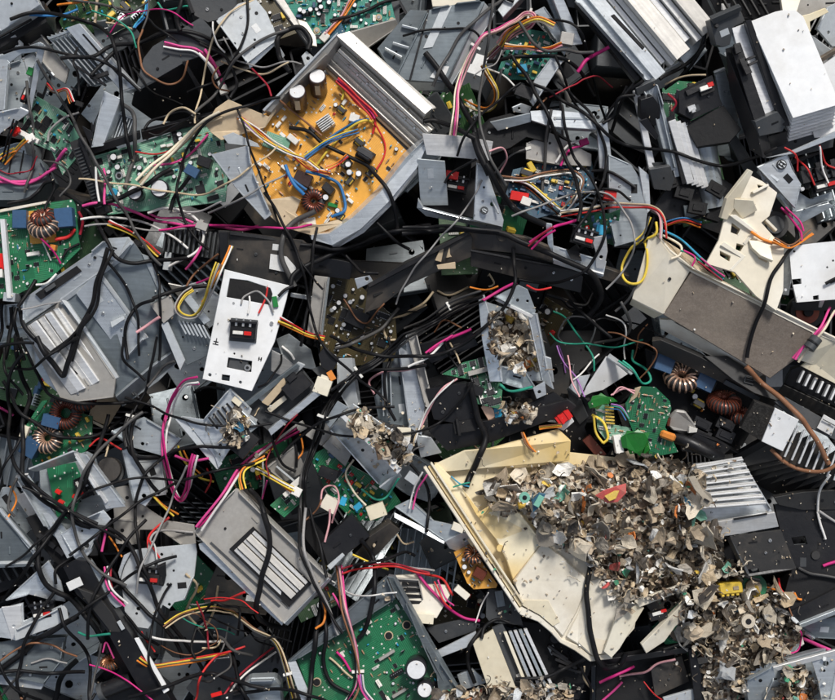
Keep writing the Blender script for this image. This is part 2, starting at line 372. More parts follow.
        for _ in range(60):
            if len(got) >= min(5, int(ar/380)): break
            x, y = R.uniform(min(xs), max(xs)), R.uniform(min(ys), max(ys))
            if not inside(x, y, q) or not all(inside(x+8*math.cos(t), y+8*math.sin(t), q) for t in (0, .8, 1.6, 2.4, 3.1, 3.9, 4.7, 5.5)) or any(math.dist((x, y), g) < 13 for g in got): continue
            got.append((x, y)); f = pf.fr(x, y, ang); k = R.random(); dk = 'blackmatte' if m not in ('black', 'blackdusty', 'blackmatte') else 'darkgrey'
            if k < .3: c = s.cy('screw', f, 0, 0, -.3, .9, R.uniform(1.3, 1.9), 'tin' if m in ('galv', 'galvdark', 'paintgrey') or R.random() < .4 else dk, 10); s.bx('screw_slot', f.sub(0, 0, 0, R.uniform(0, 90)), (-1.1, -.25, .8), (1.1, .25, 1.05), 'blackmatte', c, 0)
            elif k < .55: s.cy('screw_hole', f, 0, 0, -.4, .12, R.uniform(.9, 2.), 'blackmatte', 10, bev=0)
            elif k < .72: s.bx('slot', f, (-R.uniform(3, 5), -.9, -.4), (R.uniform(3, 5), .9, .12), 'blackmatte', bev=0)
            elif k < .9: s.bx('pressed_rib', f, (-R.uniform(3.5, 6), -1, -.5), (R.uniform(3.5, 6), 1, .9), m, bev=.6)
            else: s.bx('rating_sticker', f, (-4.5, -3, -.3), (4.5, 3, .2), R.choice(['sticker', 'palegrey', dk]), bev=0)
    def bx(s, name, fr, a, b, m, parent=None, bev=.4, label=None):
        bm = bmesh.new(); r = bmesh.ops.create_cube(bm, size=1)
        for v in r['verts']: v.co = Vector(fr.p(a[0]+(v.co.x+.5)*(b[0]-a[0]), a[1]+(v.co.y+.5)*(b[1]-a[1]), a[2]+(v.co.z+.5)*(b[2]-a[2])))
        return s.fin(bm, name, m, parent, None, bev, fr.ang, label)
    def boxes(s, name, fr, L, m, parent=None, bev=.3):
        bm = bmesh.new()
        for a, b in L:
            r = bmesh.ops.create_cube(bm, size=1)
            for v in r['verts']: v.co = Vector(fr.p(a[0]+(v.co.x+.5)*(b[0]-a[0]), a[1]+(v.co.y+.5)*(b[1]-a[1]), a[2]+(v.co.z+.5)*(b[2]-a[2])))
        return s.fin(bm, name, m, parent, None, bev, fr.ang)
    def cy(s, name, fr, u, v, w0, w1, r, m, n=20, parent=None, r1=None, bev=.3, axis='w'):
        bm = bmesh.new(); q = bmesh.ops.create_cone(bm, cap_ends=True, segments=n, radius1=r, radius2=r if r1 is None else r1, depth=1)
        for vv in q['verts']:
            a, b, c = vv.co.x, vv.co.y, w0+(vv.co.z+.5)*(w1-w0)
            vv.co = Vector(fr.p(u+a, v+b, c) if axis == 'w' else fr.p(u+c, v+a, b+r) if axis == 'u' else fr.p(u+a, v+c, b+r))
        return s.fin(bm, name, m, parent, 40, bev, fr.ang)
    def hs(s, name, fr, L, Wd, n, base, fh, ft, m, parent=None):
        """heat sink: a base and n fins that run along u"""
        B = [((0, 0, 0), (L, Wd, base))]
        for i in range(n):
            v = (Wd-ft)*i/(n-1); B.append(((0.02*(i % 2), v, base-.2), (L, v+ft, base+fh)))
        return s.boxes(name, fr, B, m, parent, .15)
    def coil(s, fr, R, r, wm='copper', turns=22, tilt=0, core='ferrite', name='coil', parent=None, wr=.75):
        """a toroid wound with wire; the ring stands at tilt degrees"""
        ct, st = math.cos(math.radians(tilt)), math.sin(math.radians(tilt))
        def ring(a, b, rr):
            x, y, z = (R+rr*math.cos(b))*math.cos(a), (R+rr*math.cos(b))*math.sin(a), rr*math.sin(b)
            return fr.p(x, y*ct-z*st, y*st+z*ct+r)
        bm = bmesh.new(); na, nb = 28, 10; V = [[bm.verts.new(ring(i*2*PI/na, j*2*PI/nb, r)) for j in range(nb)] for i in range(na)]
        for i in range(na):
            for j in range(nb): bm.faces.new((V[i][j], V[(i+1) % na][j], V[(i+1) % na][(j+1) % nb], V[i][(j+1) % nb]))
        c = s.fin(bm, name, core, parent, 60, 0)
        npt = turns*10; pts = [ring(i/npt*2*PI*.93, i/10*2*PI, r+wr*.7) for i in range(npt+1)]
        bm = bmesh.new(); tube(bm, pts, wr, 5); s.fin(bm, 'winding', wm, c, 60, 0)
        return c
    def put(s, kind, fr, parent=None, sc=1.):
        n, me = comp(kind); o = bpy.data.objects.new(n, me); COL.objects.link(o); o.parent = parent or s.o
        o.matrix_local = Matrix.Translation(s.loc(fr.o)) @ fr.rot().to_4x4() @ Matrix.Scale(sc*s.k/S, 4); return o
    def pcb(s, pts, m, h=0, n=30, ang=0, seed=1, kinds='cap_s cap_m chip_s chip_l res res res conn disc to filmy', th=2.5, holes=(), name='circuit_board', avoid=(), parent=None):
        b = s.pl(name, pts, m, h, th, holes=holes, ang=ang, bev=.2, parent=parent); f = Plane(pts, h); R = random.Random(seed); K = kinds.split(); got = []
        xs, ys = [p[0] for p in pts], [p[1] for p in pts]
        n = min(99, int(n*1.9))
        for _ in range(n*14):
            if len(got) >= n: break
            x, y = R.uniform(min(xs), max(xs)), R.uniform(min(ys), max(ys))
            if not inside(x, y, pts) or any(math.hypot(x-q[0], y-q[1]) < 5. for q in got) or any(math.hypot(x-q[0], y-q[1]) < q[2] for q in avoid): continue
            if not all(inside(x+4*math.cos(a), y+4*math.sin(a), pts) for a in (0, 1.57, 3.14, 4.71)): continue
            got.append((x, y)); s.put(R.choice(K), f.fr(x, y, ang+R.choice((0, 90, 180, 270))), b if parent is None else parent, R.uniform(.55, .9))
        return b, f
    def socket(s, fr, sc=1., parent=None, red=True):
        """a mains inlet with its terminals and a rocker switch; fr sits at its middle"""
        q = sc
        b = s.boxes('socket', fr, [((-11*q, -7*q, 0), (11*q, 7*q, 5*q)), ((-12*q, -8*q, -.1), (12*q, -6*q, 8*q)), ((-9*q, -2*q, 4.8*q), (9*q, 6.5*q, 9*q))], 'black', parent)
        for i in (-6, 0, 6): s.boxes('terminal', fr.sub(i*q, -4*q, 5*q), [((-1*q, -3*q, 0), (1*q, 1*q, 2*q)), ((-.7*q, -6*q, .5*q), (.7*q, -2.8*q, 1.6*q))], 'tin', b, .1)
        if red:
            s.bx('switch', fr, (-8*q, 1*q, 8.8*q), (1*q, 4*q, 10.4*q), 'partwhite', b); s.bx('rocker', fr, (1.6*q, .8*q, 8.8*q), (8*q, 4.2*q, 10.8*q), 'partred', b)
        return b

def tube(bm, pts, r, n=8, cap=True):
    P = [np.asarray(p, float) for p in pts]; up = None; rings = []
    for i, p in enumerate(P):
        t = P[min(i+1, len(P)-1)]-P[max(i-1, 0)]; t = t/(np.linalg.norm(t)+1e-9)
        if up is None: up = np.cross(t, (0, 0, 1.)) if abs(t[2]) < .9 else np.cross(t, (1., 0, 0))
        up = up-t*np.dot(up, t); up = up/(np.linalg.norm(up)+1e-9); bi = np.cross(t, up)
        rr = r[i] if hasattr(r, '__len__') else r
        rings.append([bm.verts.new(p+(up*math.cos(a)+bi*math.sin(a))*rr*np.array((1, 1, 1/HS))) for a in (k*2*PI/n for k in range(n))])
    for i in range(len(rings)-1):
        for k in range(n): bm.faces.new((rings[i][k], rings[i][(k+1) % n], rings[i+1][(k+1) % n], rings[i+1][k]))
    if cap: bm.faces.new(rings[0][::-1]); bm.faces.new(rings[-1])
def spline(pts, step=2.0):
    P = [np.asarray(p, float) for p in pts]
    if len(P) == 2: P = [P[0], (P[0]+P[1])/2, P[1]]
    P = [2*P[0]-P[1]]+P+[2*P[-1]-P[-2]]; out = []
    for i in range(1, len(P)-2):
        a, b, c, d = P[i-1:i+3]; n = max(2, int(np.linalg.norm(c-b)/step))
        for k in range(n):
            t = k/n; out.append(.5*((2*b)+(c-a)*t+(2*a-5*b+4*c-d)*t*t+(3*b-a-3*c+d)*t**3))
    out.append(P[-2]); return out

# ------------------------------------------------------------------ how high the pile stands at each point
HX0, HY0, HST = -60, -60, 2
HW, HH = (835+120)//HST, (700+120)//HST
HM = np.full((HH, HW), -260.)
def scan():
    bpy.context.view_layer.update(); V, F, n = [], [], 0; cam = Vector((0, 0, Z0+D*S))
    for o in SC.objects:
        if o.type != 'MESH': continue
        me = o.data; co = np.empty(len(me.vertices)*3, 'f'); me.vertices.foreach_get('co', co); mw = np.array(o.matrix_world)
        V.append(co.reshape(-1, 3) @ mw[:3, :3].T+mw[:3, 3]); F += [[i+n for i in p.vertices] for p in me.polygons]; n += len(me.vertices)
    tree = BVHTree.FromPolygons(np.concatenate(V).tolist(), F)
    for j in range(HH):
        for i in range(HW):
            p = tree.ray_cast(cam, (W(HX0+i*HST, HY0+j*HST, 0)-cam).normalized())[0]
            if p is not None: HM[j, i] = (p.z-Z0)/S/HS
def hm(x, y):
    i, j = int((x-HX0)/HST), int((y-HY0)/HST); return HM[min(max(j, 0), HH-1), min(max(i, 0), HW-1)]
def hmax(x, y, r):
    i0, i1 = int((x-r-HX0)/HST), int((x+r-HX0)/HST)+1; j0, j1 = int((y-r-HY0)/HST), int((y+r-HY0)/HST)+1
    a = HM[max(j0, 0):max(j1+1, 1), max(i0, 0):max(i1+1, 1)]; return a.max() if a.size else -100.
def stamp(x, y, r, h):
    i0, i1 = int((x-r-HX0)/HST), int((x+r-HX0)/HST)+1; j0, j1 = int((y-r-HY0)/HST), int((y+r-HY0)/HST)+1
    a = HM[max(j0, 0):max(j1, 1), max(i0, 0):max(i1, 1)]
    if a.size: np.maximum(a, h, out=a)
def drape(path, r, slack=22, dip=14):
    xy = spline([(p[0], p[1], 0) for p in path]); base = np.array([hmax(p[0], p[1], r*.6) for p in xy])+r*.8
    n = len(base); k = max(2, int(slack/2)); env = base.copy()
    pad = np.pad(env, k, mode='edge'); mx = np.array([pad[i:i+2*k+1].max() for i in range(n)])
    ker = np.hanning(2*k+1); ker /= ker.sum(); sm = np.convolve(np.pad(mx, k, mode='edge'), ker, 'valid')
    h = np.maximum(base, sm-dip)
    for rng in (range(1, n), range(n-2, -1, -1)):
        for i in rng:
            j = i-1 if rng.step > 0 else i+1; g = .8*math.hypot(xy[i][0]-xy[j][0], xy[i][1]-xy[j][1]); h[i] = max(h[i], h[j]-g)
    k2 = 7; ker2 = np.hanning(2*k2+1); ker2 /= ker2.sum(); h = np.maximum(base-.5*r, np.convolve(np.pad(h, k2, mode='edge'), ker2, 'valid')+.6)
    k3 = 3; ker3 = np.hanning(2*k3+1); ker3 /= ker3.sum(); h = np.convolve(np.pad(h, k3, mode='edge'), ker3, 'valid')
    return [np.array((p[0], p[1], q)) for p, q in zip(xy, h)]

# ------------------------------------------------------------------ words for where a thing lies
LM = []
def mark(text, x, y): LM.append((text, x, y))
USED = {}
def side(x, y, m):
    dx, dy = x-m[1], y-m[2]
    if math.hypot(dx, dy) < 14: return 'beside'
    if abs(dx) > abs(dy)*2: return 'right of' if dx > 0 else 'left of'
    if abs(dy) > abs(dx)*2: return 'below' if dy > 0 else 'above'
    return ('lower' if dy > 0 else 'upper')+('-right of' if dx > 0 else '-left of')
def near(x, y, k=1): return sorted(LM, key=lambda m: math.hypot(m[1]-x, m[2]-y))[:k]
def wl(desc, path):
    a, b, c = path[0], path[-1], path[len(path)//2]
    for i in range(5):
        for j in range(5):
            ma, mb = near(a[0], a[1], 6)[i], near(b[0], b[1], 6)[j]
            t = f'{desc} curling {side(c[0], c[1], ma)} the {ma[0]}' if ma is mb else f'{desc} from the {ma[0]} to the {mb[0]}'
            if t not in USED: USED[t] = 1; return t
def pl_label(desc, x, y, join):
    for m in near(x, y, 14):
        t = f'{desc} {join} {side(x, y, m)} the {m[0]}'
        if t not in USED: USED[t] = 1; return t
    return None
# ------------------------------------------------------------------ landmarks used in labels
for t_, x_, y_ in [
    ('orange board tray', 335, 145), ('white switch panel', 245, 330), ('big white heat sink', 780, 75), ('foam-faced cream box', 745, 320), ('cream bracket', 745, 240),
    ('cream plastic tray', 520, 550), ('shred heap', 620, 520), ('grey slotted chassis', 110, 310), ('toroid green board', 35, 245), ('light green board', 150, 165),
    ('teal board', 340, 20), ('grey drive case', 440, 45), ('white metal plate', 250, 30), ('dark block', 175, 70), ('black plastic beam', 270, 255), ('dusty beam', 525, 262),
    ('olive board', 350, 320), ('shred-filled duct', 515, 340), ('black open tray', 490, 400), ('round green board', 650, 420), ('black power unit', 700, 380),
    ('ribbed black heat sink', 800, 450), ('silver heat sink', 720, 490), ('black flat panel', 760, 550), ('large bottom green board', 380, 650), ('beige slotted case', 260, 560),
    ('louvered metal box', 225, 430), ('switch bracket', 75, 495), ('pale terminal bracket', 160, 580), ('black diagonal rail', 115, 620), ('silver tray of shreds', 365, 445),
    ('triangular steel bracket', 465, 190), ('silver socket bracket', 578, 250), ('steel crossbar', 560, 122), ('black connector block', 710, 120), ('layered white sink', 630, 40),
    ('white fin sink', 690, 150), ('white corner panel', 810, 275), ('grey corner casing', 15, 15), ('silver fin module', 105, 60), ('black angle bracket', 85, 95), ('steel socket shell', 25, 80),
    ('coil board', 55, 430), ('grey corner case', 15, 545), ('grey bottom chassis', 30, 660), ('striped cream sink', 500, 670), ('orange board scrap', 475, 570), ('white vented housing', 425, 595),
    ('shred pile', 745, 630), ('steel corner box', 810, 680), ('yellow block', 735, 592), ('red connector', 565, 415), ('teal steel post', 625, 225), ('blue board', 545, 180),
    ('black bottom box', 660, 670), ('ribbed dark housing', 545, 640)]: mark(t_, x_, y_)

# ------------------------------------------------------------------ the ground under the pile
def ground():
    bm = bmesh.new(); n = 60; L = 14.
    V = [[bm.verts.new((-L/2+L*i/n, -L/2+L*j/n, random.gauss(0, .008))) for i in range(n+1)] for j in range(n+1)]
    for j in range(n):
        for i in range(n): bm.faces.new((V[j][i], V[j][i+1], V[j+1][i+1], V[j+1][i]))
    o = bpy.data.objects.new('ground', finish_mesh(bm, 'ground', 'ground')); COL.objects.link(o); props(o, 'dark bare ground under the heap', None, None, 'structure')
ground()

# ------------------------------------------------------------------ scrap deep in the pile, coloured dark to deepen the shade in the gaps
R = random.Random(11)
def deep(kind, x, y, h, i):
    a = R.uniform(0, 180); gu, gv = R.uniform(-.35, .35), R.uniform(-.35, .35)
    w, l, d = R.uniform(45, 95), R.uniform(35, 70), R.uniform(14, 34)
    f = FR(x, y, h, a, gu, gv)
    if kind == 'shell':
        m = R.choice(['black', 'blackmatte', 'black', 'darkgrey'])
        lb = pl_label('dark grey plastic shell' if m == 'darkgrey' else 'ribbed black plastic shell', x, y, 'deep in the gap')
        if not lb: return
        t = T('plastic_shell', lb, 'plastic shell', x, y, h, 'plastic shells deep in the pile')
        t.boxes('shell_wall', f, [((-w/2, -l/2, -d), (w/2, l/2, -d+2)), ((-w/2, -l/2, -d), (-w/2+2, l/2, 0)), ((w/2-2, -l/2, -d), (w/2, l/2, 0)), ((-w/2, -l/2, -d), (w/2, -l/2+2, 0)), ((-w/2, l/2-2, -d), (w/2, l/2, 0))], m)
        for k in range(4): u = -w/2+w*(k+1)/5; t.bx('rib', f, (u, -l/2+1, -d+1), (u+1.6, l/2-1, -d*R.uniform(.3, .8)), m)
        if R.random() < .6: t.bx('clip', f, (-w*.2, l/2-1, -6), (0, l/2+5, 0), m)
    elif kind == 'scrap':
        m = R.choice(['galvdark', 'paintgrey', 'darkgrey', 'beamdusty', 'blackdusty'])
        lb = pl_label({'darkgrey': 'bent charcoal sheet', 'beamdusty': 'dusty brown-black sheet', 'blackdusty': 'bent black sheet', 'galvdark': 'bent dull steel sheet', 'paintgrey': 'bent dark grey sheet', 'warmgrey': 'bent beige-grey sheet'}[m], x, y, 'half hidden')
        if not lb: return
        t = T('metal_sheet', lb, 'metal sheet', x, y, h, 'bent metal sheets deep in the pile')
        P = lambda u, v, w=0: tuple(f.p(u, v, w))
        hp = Plane([P(-w/2, -l/2), P(w/2, -l/2), P(0, l/2)], 0)
        o = [P(-w/2, -l/2), P(w/2, -l/2), P(w/2, l/2*R.uniform(.5, 1)), P(w/4, l/2), P(-w/2, l/2*R.uniform(.6, 1))]
        hl = [[tuple(f.p(u+q[0], v+q[1]))[:2] for q in circ(0, 0, r, 8)] for u, v, r in ((-w*.3, -l*.3, 3), (w*.28, -l*.1, 2.2), (-w*.05, l*.2, 4))]
        t.pl('sheet', o, m, 0, 1.2, holes=hl)
        t.pl('flange', [P(-w/2, -l/2), P(w/2, -l/2), P(w/2-4, -l/2-2, -d), P(-w/2+6, -l/2-2, -d)], m, 0, 1.2)
        t.pl('flange', [P(w/2, -l/2), P(w/2, l/4), P(w/2+2, l/4-4, d*.6), P(w/2+2, -l/2+4, d*.6)], m, 0, 1.2)
    elif kind == 'board':
        m = R.choice(['pcbdarkgreen', 'pcbgreen', 'pcbolive', 'pcbdarkgreen'])
        lb = pl_label({'pcbdarkgreen': 'dusty dark green circuit board', 'pcbgreen': 'green circuit board', 'pcbolive': 'brown circuit board', 'pcblight': 'pale green circuit board'}[m], x, y, 'half buried')
        if not lb: return
        t = T('circuit_board', lb, 'circuit board', x, y, h, 'circuit boards deep in the pile')
        c = [tuple(f.p(u, v)) for u, v in ((-w/2, -l/2), (w/2, -l/2), (w/2, l/2), (-w/2, l/2))]
        pf = Plane(c, 0); b = t.pl('board', c, m, 0, 2, ang=a, bev=.2); K = 'cap_m cap_s chip_l chip_q conn trans filmb filmy res res connr sink to'.split()
        for k in range(20): t.put(R.choice(K), f.sub(R.uniform(-w*.42, w*.42), R.uniform(-l*.4, l*.4), 0, R.choice((0, 90))), None, R.uniform(.8, 1.2))
    elif kind == 'sink':
        m = R.choice(['black', 'black', 'galvdark'])
        lb = pl_label({'alu': 'silver finned heat sink', 'black': 'black finned heat sink', 'galvdark': 'grey finned heat sink'}[m], x, y, 'sunk')
        if not lb: return
        t = T('heat_sink', lb, 'heat sink', x, y, h, 'heat sinks deep in the pile')
        t.hs('finned_block', f.sub(-w/2, -l/2, -d), w, l, 9, 4, d-6, 1.6, m); t.bx('side_rail', f, (-w/2-3, -l/2-2, -d), (-w/2, l/2+2, -2), 'black')
    else:
        m = R.choice(['darkgrey', 'darkgrey', 'black', 'blackmatte', 'black'])
        lb = pl_label({'paintgrey': 'dark grey metal case', 'galvdark': 'dull steel case', 'darkgrey': 'charcoal case', 'black': 'black case', 'blackmatte': 'flat black case'}[m], x, y, 'wedged in the pile')
        if not lb: return
        t = T('equipment_case', lb, 'case', x, y, h, 'cases deep in the pile')
        b = t.bx('case_body', f, (-w/2, -l/2, -d*1.4), (w/2, l/2, 0), m, bev=1.); 
        for k in range(5): t.bx('vent_rib', f, (-w*.3+k*5, -l*.3, -.2), (-w*.3+k*5+2, l*.1, .8), m, b)
        t.bx('rating_sticker', f, (w*.1, -l*.1, -.2), (w*.38, l*.25, .35), R.choice(['sticker', 'black', 'paintgrey']), bev=.1)
        t.bx('side_flange', f, (w/2, -l/2, -d), (w/2+1.4, l/2, 4), m)
pts_ = []
for gy in range(-92, 800, 52):
    for gx in range(-96, 940, 56): pts_.append((gx+R.uniform(-18, 18), gy+R.uniform(-16, 16)))
R.shuffle(pts_)
for i_, (x_, y_) in enumerate(pts_):
    deep(R.choice(['shell', 'shell', 'scrap', 'scrap', 'board', 'sink', 'case']), x_, y_, -122+R.uniform(-30, 18), i_)
# ================================================================== the scrap one can see
BR, BK = 'metal_bracket', 'black'
# --- top-left corner
t = T('equipment_casing', 'plain light grey metal casing filling the top-left corner', 'casing', 10, 10, 15)
t.pl('casing_lid', Z('A', '-120,-60 110,-60 145,12 0,100 -120,165'), 'palegrey', (18, 16, 10), ex=(1, 3, -14)); t.pl('casing_base', Z('A', '-120,-20 140,-20 150,60 0,145 -120,215'), 'black', -6, ex=(3, 9, -26))
t.bx('lid_seam', FR(0, 28, 4, -29), (-10, 2, -2), (30, 4, 1), 'blackmatte')
t = T('circuit_board', 'olive green board scrap lying past the grey corner casing', 'circuit board', 82, 15, -28)
t.pcb(Z('A', '215,75 265,5 300,-60 400,-60 405,10 375,108 235,122'), 'pcbdarkgreen', (-34, -30, -26), 14, -20, 3, 'cap_s chip_s res res resb disc', 2)
t.bx('cream_strip', FR(99, 0, -22, 96), (-5, -2, 0), (28, 0.5, 3), 'tan')
t = T('metal_strip', 'flat grey steel strip leaning beside the silver fin module', 'metal strip', 45, 52, -20)
t.pl('strip', Z('A', '70,120 130,95 265,265 250,320 205,290'), 'warmgrey', (-22, -20, -16), 3); t.pl('strip_lip', Z('A', '70,120 205,290 198,300 64,132'), 'galv', (-22, -17, -24), 2)
t = T('small_bracket', 'small upright steel tab with a hole by the steel socket shell', 'bracket', 17, 45, -10)
t.pl('tab', Z('A', '40,150 65,140 85,165 75,200 40,200'), 'galv', (-6, -4, -12), 1.5, holes=[circ(16, 43, 2)]); t.pl('tab_foot', Z('A', '40,200 75,200 70,230 40,235'), 'galv', (-13, -13, -20), 1.5)
t = T('fin_module', 'silver rectangular module with clear fins and a long slot', 'heat sink', 100, 60, 0)
f = FR.three((*Z('A', '305,95')[0], 4), (*Z('A', '515,335')[0], 2), (*Z('A', '175,130')[0], -4)); L_ = 84
t.bx('end_plate', f, (0, -1, -8), (L_, 14, 2), 'galv'); t.bx('slot', f, (12, 3, 1.6), (70, 5, 2.3), 'blackmatte', bev=.1)
t.hs('fins', f.sub(0, 14, -16), 66, 24, 6, 4, 10, 1.2, 'galv'); t.bx('end_cap', f, (L_-2, -1, -18), (L_+1, 13, 2), 'galv'); t.bx('fin_comb', f, (2, 14, -3), (5, 38, 0), 'galvdark')
t = T('angle_bracket', 'black notched plastic angle bracket over a grey plate', 'bracket', 88, 100, 14)
t.pl('plate', Z('A', '250,255 290,260 400,325 385,375 340,470 330,545 300,470 285,395 235,330'), 'black', (16, 15, 10), 5, holes=[[Z('A', '335,455 350,450 345,490 333,490')[i] for i in range(4)]])
t.pl('rim', Z('A', '290,258 300,254 405,322 400,330'), 'black', 20, 6); t.pl('hook', Z('A', '385,280 410,270 414,285 375,300 345,302 340,290'), 'black', 18, 4); t.bx('clip', FR(80, 104, 14, 20), (-4, -2, 0), (4, 3, 3), 'blackmatte')
t = T('steel_plate', 'narrow folded steel plate standing right of the black angle bracket', 'metal plate', 105, 115, 6)
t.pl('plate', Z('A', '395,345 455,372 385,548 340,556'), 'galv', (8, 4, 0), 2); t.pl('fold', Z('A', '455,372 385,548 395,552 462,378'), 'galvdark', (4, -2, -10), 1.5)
t = T('fin_block', 'small clear-finned silver block right of the folded steel plate', 'heat sink', 120, 128, -10)
t.hs('fins', FR(112, 138, -18, -70, 0, 0), 26, 15, 6, 3, 8, 1, 'galv'); t.bx('end_bar', FR(112, 138, -8, -70), (24, -1, -6), (26, 16, 2), 'galv')
t = T('socket_shell', 'open steel shell holding a red and white switch socket', 'switch housing', 25, 80, 4)
t.pl('shell_floor', Z('A', '-20,230 60,205 110,400 10,425 -20,420'), 'galvdark', -18, 2); t.pl('shell_side', Z('A', '160,175 185,182 105,425 95,410'), 'galv', (16, 14, -4), 2)
t.pl('shell_top', Z('A', '0,215 165,172 180,180 175,205 90,210 20,250 -15,262'), 'galvdark', (6, 16, 16), 2); t.pl('shell_back', Z('A', '-40,215 12,205 40,240 20,420 -40,410'), 'galv', (4, 6, 2), 2)
s_ = t.socket(FR(23, 93, -12, 112), .75); t.bx('green_terminal', FR(28, 70, -8, 110), (-4, -3, 0), (4, 3, 7), 'partgreen')
t = T('folded_plate', 'thin folded grey plate edging in below the steel socket shell', 'metal plate', 8, 120, 6)
t.pl('plate', Z('A', '-60,440 75,408 110,424 0,500 -60,560'), 'galv', (8, 6, 4), 1.5); t.pl('fold', Z('A', '75,408 110,424 112,440 72,420'), 'galv', (6, 4, -6), 1.5)
t = T('circuit_board', 'mottled pale green board under the steel socket shell', 'circuit board', 50, 135, -14)
t.pcb(Z('A', '85,440 140,365 250,430 320,560 285,600 230,660 190,570 75,520'), 'pcblight', (-18, -14, -12), 26, 38, 5, 'cap_s chip_l chip_s res res conn disc to chip_q')
t.bx('connector_bar', FR(32, 138, -8, 28), (-10, -2, 0), (12, 3, 6), 'partwhite'); t.bx('red_connector', FR(20, 134, -6, -30), (-5, -3, 0), (5, 3, 7), 'partred')
t = T('grey_case', 'grey ribbed case with dark slots at the left edge', 'case', 25, 165, -20)
t.pl('case_top', Z('A', '-60,640 60,570 160,605 200,680 120,760 -60,760'), 'paintgrey', -16, ex=(2, 4, -20)); [t.bx('slot', FR(12+q*11, 165, -15.5, 100), (-14, -.8, -.5), (10, .8, .5), 'blackmatte') for q in range(3)]
t = T('ridged_strip', 'black ridged plastic strip sloping past the light green board', 'plastic strip', 90, 178, 6)
f = FR.three((*Z('A', '265,540')[0], 8), (*Z('A', '365,820')[0], 2), (*Z('A', '310,525')[0], 10))
t.bx('strip', f, (0, 0, -6), (78, 15, 0), 'blackdusty'); [t.bx('ridge', f, (8+q*3.4, 2, -.5), (9.6+q*3.4, 9, 1.2), 'darkgrey') for q in range(19)]; t.bx('edge', f, (0, 11, -1), (78, 15, 4), 'black')
t = T('dark_block', 'large dusty dark block with a speckled sloping top', 'case', 178, 80, -20)
t.pl('block_top', Z('A', '525,345 555,235 590,190 770,80 812,125 790,215 720,240 600,310'), 'darkgrey', (-8, -6, -10), 4); t.pl('block_front', Z('A', '525,345 600,310 720,240 790,215 800,400 700,440 560,440 500,400'), 'blackmatte', (-9, -10, -60), 4)
t.pl('block_edge', Z('A', '525,345 600,310 602,318 530,356'), 'darkgrey', (-7, -8, -9), 2); t.pl('block_slot', Z('A', '700,250 712,246 800,400 780,405'), 'black', (-5, -5, -30), 3)
for i, (p, lb) in enumerate([('350,110 410,105 440,170 430,215 365,190', 'small dark grey plate wedged above the silver fin module'), ('415,130 500,90 540,140 470,190 440,200', 'grey-green plate scrap tucked above the black cable loop')]):
    t = T('metal_plate', lb, 'metal plate', *Z('A', p)[0], -30); t.pl('plate', Z('A', p), ['paintgrey', 'darkgrey'][i], (-34, -30, -24), 2); t.pl('lip', [Z('A', p)[0], Z('A', p)[1], (Z('A', p)[1][0], Z('A', p)[1][1]-4), (Z('A', p)[0][0], Z('A', p)[0][1]-4)], 'galvdark', (-34, -30, -20), 2)
t = T('dark_case', 'dark case corner at the top edge above the dark block', 'case', 205, 8, -30)
t.pl('case_top', Z('A', '690,-40 900,-60 900,60 790,90 730,60'), 'darkgrey', -26, ex=(0, 8, -30)); t.pl('case_lip', Z('A', '690,-40 730,60 722,64 682,-36'), 'black', (-24, -22, -26), 4)
# --- light green board with its black edge rail
t = T('power_board', 'long light green board in a black-edged frame, white-topped capacitors', 'circuit board', 150, 170, -6)
P_ = Z('A', '330,590 520,535 690,480 830,450 860,640 850,760 600,790 400,810')
b_, pf = t.pcb(P_, 'pcblight', (-14, -13, -10), 60, -15, 21, 'cap_s cap_m chip_s chip_l res res resb conn disc filmy to chip_q filmw', avoid=[(137, 194, 16), (161, 190, 16)])
t.pl('frame_rail', Z('A', '318,570 535,505 535,530 330,592'), 'black', (0, 2, -2), 6); t.pl('frame_rail', Z('A', '535,500 820,430 832,445 535,528'), 'black', (-4, -4, -8), 6)
for x_, y_, r_ in ((137, 194, 7.5), (161.5, 190, 9), (113, 157, 3.5), (117, 167, 3)): t.cy('capacitor', FR(x_, y_, -13), 0, 0, 0, 17 if r_ > 5 else 6, r_, 'sleeveblack'); t.cy('capacitor_top', FR(x_, y_, 4 if r_ > 5 else -7), 0, 0, -.2, .6, r_*.88, 'captop')
for x_, y_ in ((118, 175), (118, 206)): t.cy('mounting_ring', FR(x_, y_, -11), 0, 0, 0, 1, 4, 'tin'); t.cy('mounting_hole', FR(x_, y_, -10), 0, 0, 0, .6, 2.2, 'blackmatte')
t.cy('disc_capacitor', FR(113, 192, -11), 0, 0, 0, 4, 4, 'partcyan'); t.bx('blue_filter', FR(193, 172, -8, 30), (-7, -5, 0), (7, 5, 9), 'partblue'); t.bx('relay', FR(205, 163, -6, 20), (-6, -5, 0), (8, 5, 10), 'black')
# --- white metal plate, teal board, drive case
t = T('metal_plate', 'pale blank metal plate with tabs and screw holes near the top edge', 'metal plate', 250, 35, 8)
H_ = [circ(*p, 1.2, 6) for p in Z('B', '115,170 255,80 190,155')]
t.pl('plate', Z('B', '45,85 110,50 165,18 195,2 235,50 272,140 262,165 162,245'), 'palegrey', (13, 12, 11), 2.5, holes=H_); t.pl('tab', Z('B', '45,82 50,70 105,35 125,15 160,5 165,18 110,50'), 'galv', (10, 12, 4), 2)
t.pl('side_fold', Z('B', '165,245 268,150 300,205 292,215 262,175 170,262'), 'galv', (10, 10, 2), 2); t.pl('ear', Z('B', '365,215 385,195 412,218 378,250'), 'palegrey', (10, 10, 8), 2, holes=[circ(*Z('B', '390,222')[0], 1.8, 8)])
t = T('board_tray', 'teal circuit board screwed into a brownish grey tray at the top edge', 'board tray', 340, 15, -10)
P_ = Z('B', '270,-60 690,-60 722,82 435,165 395,160 345,75')
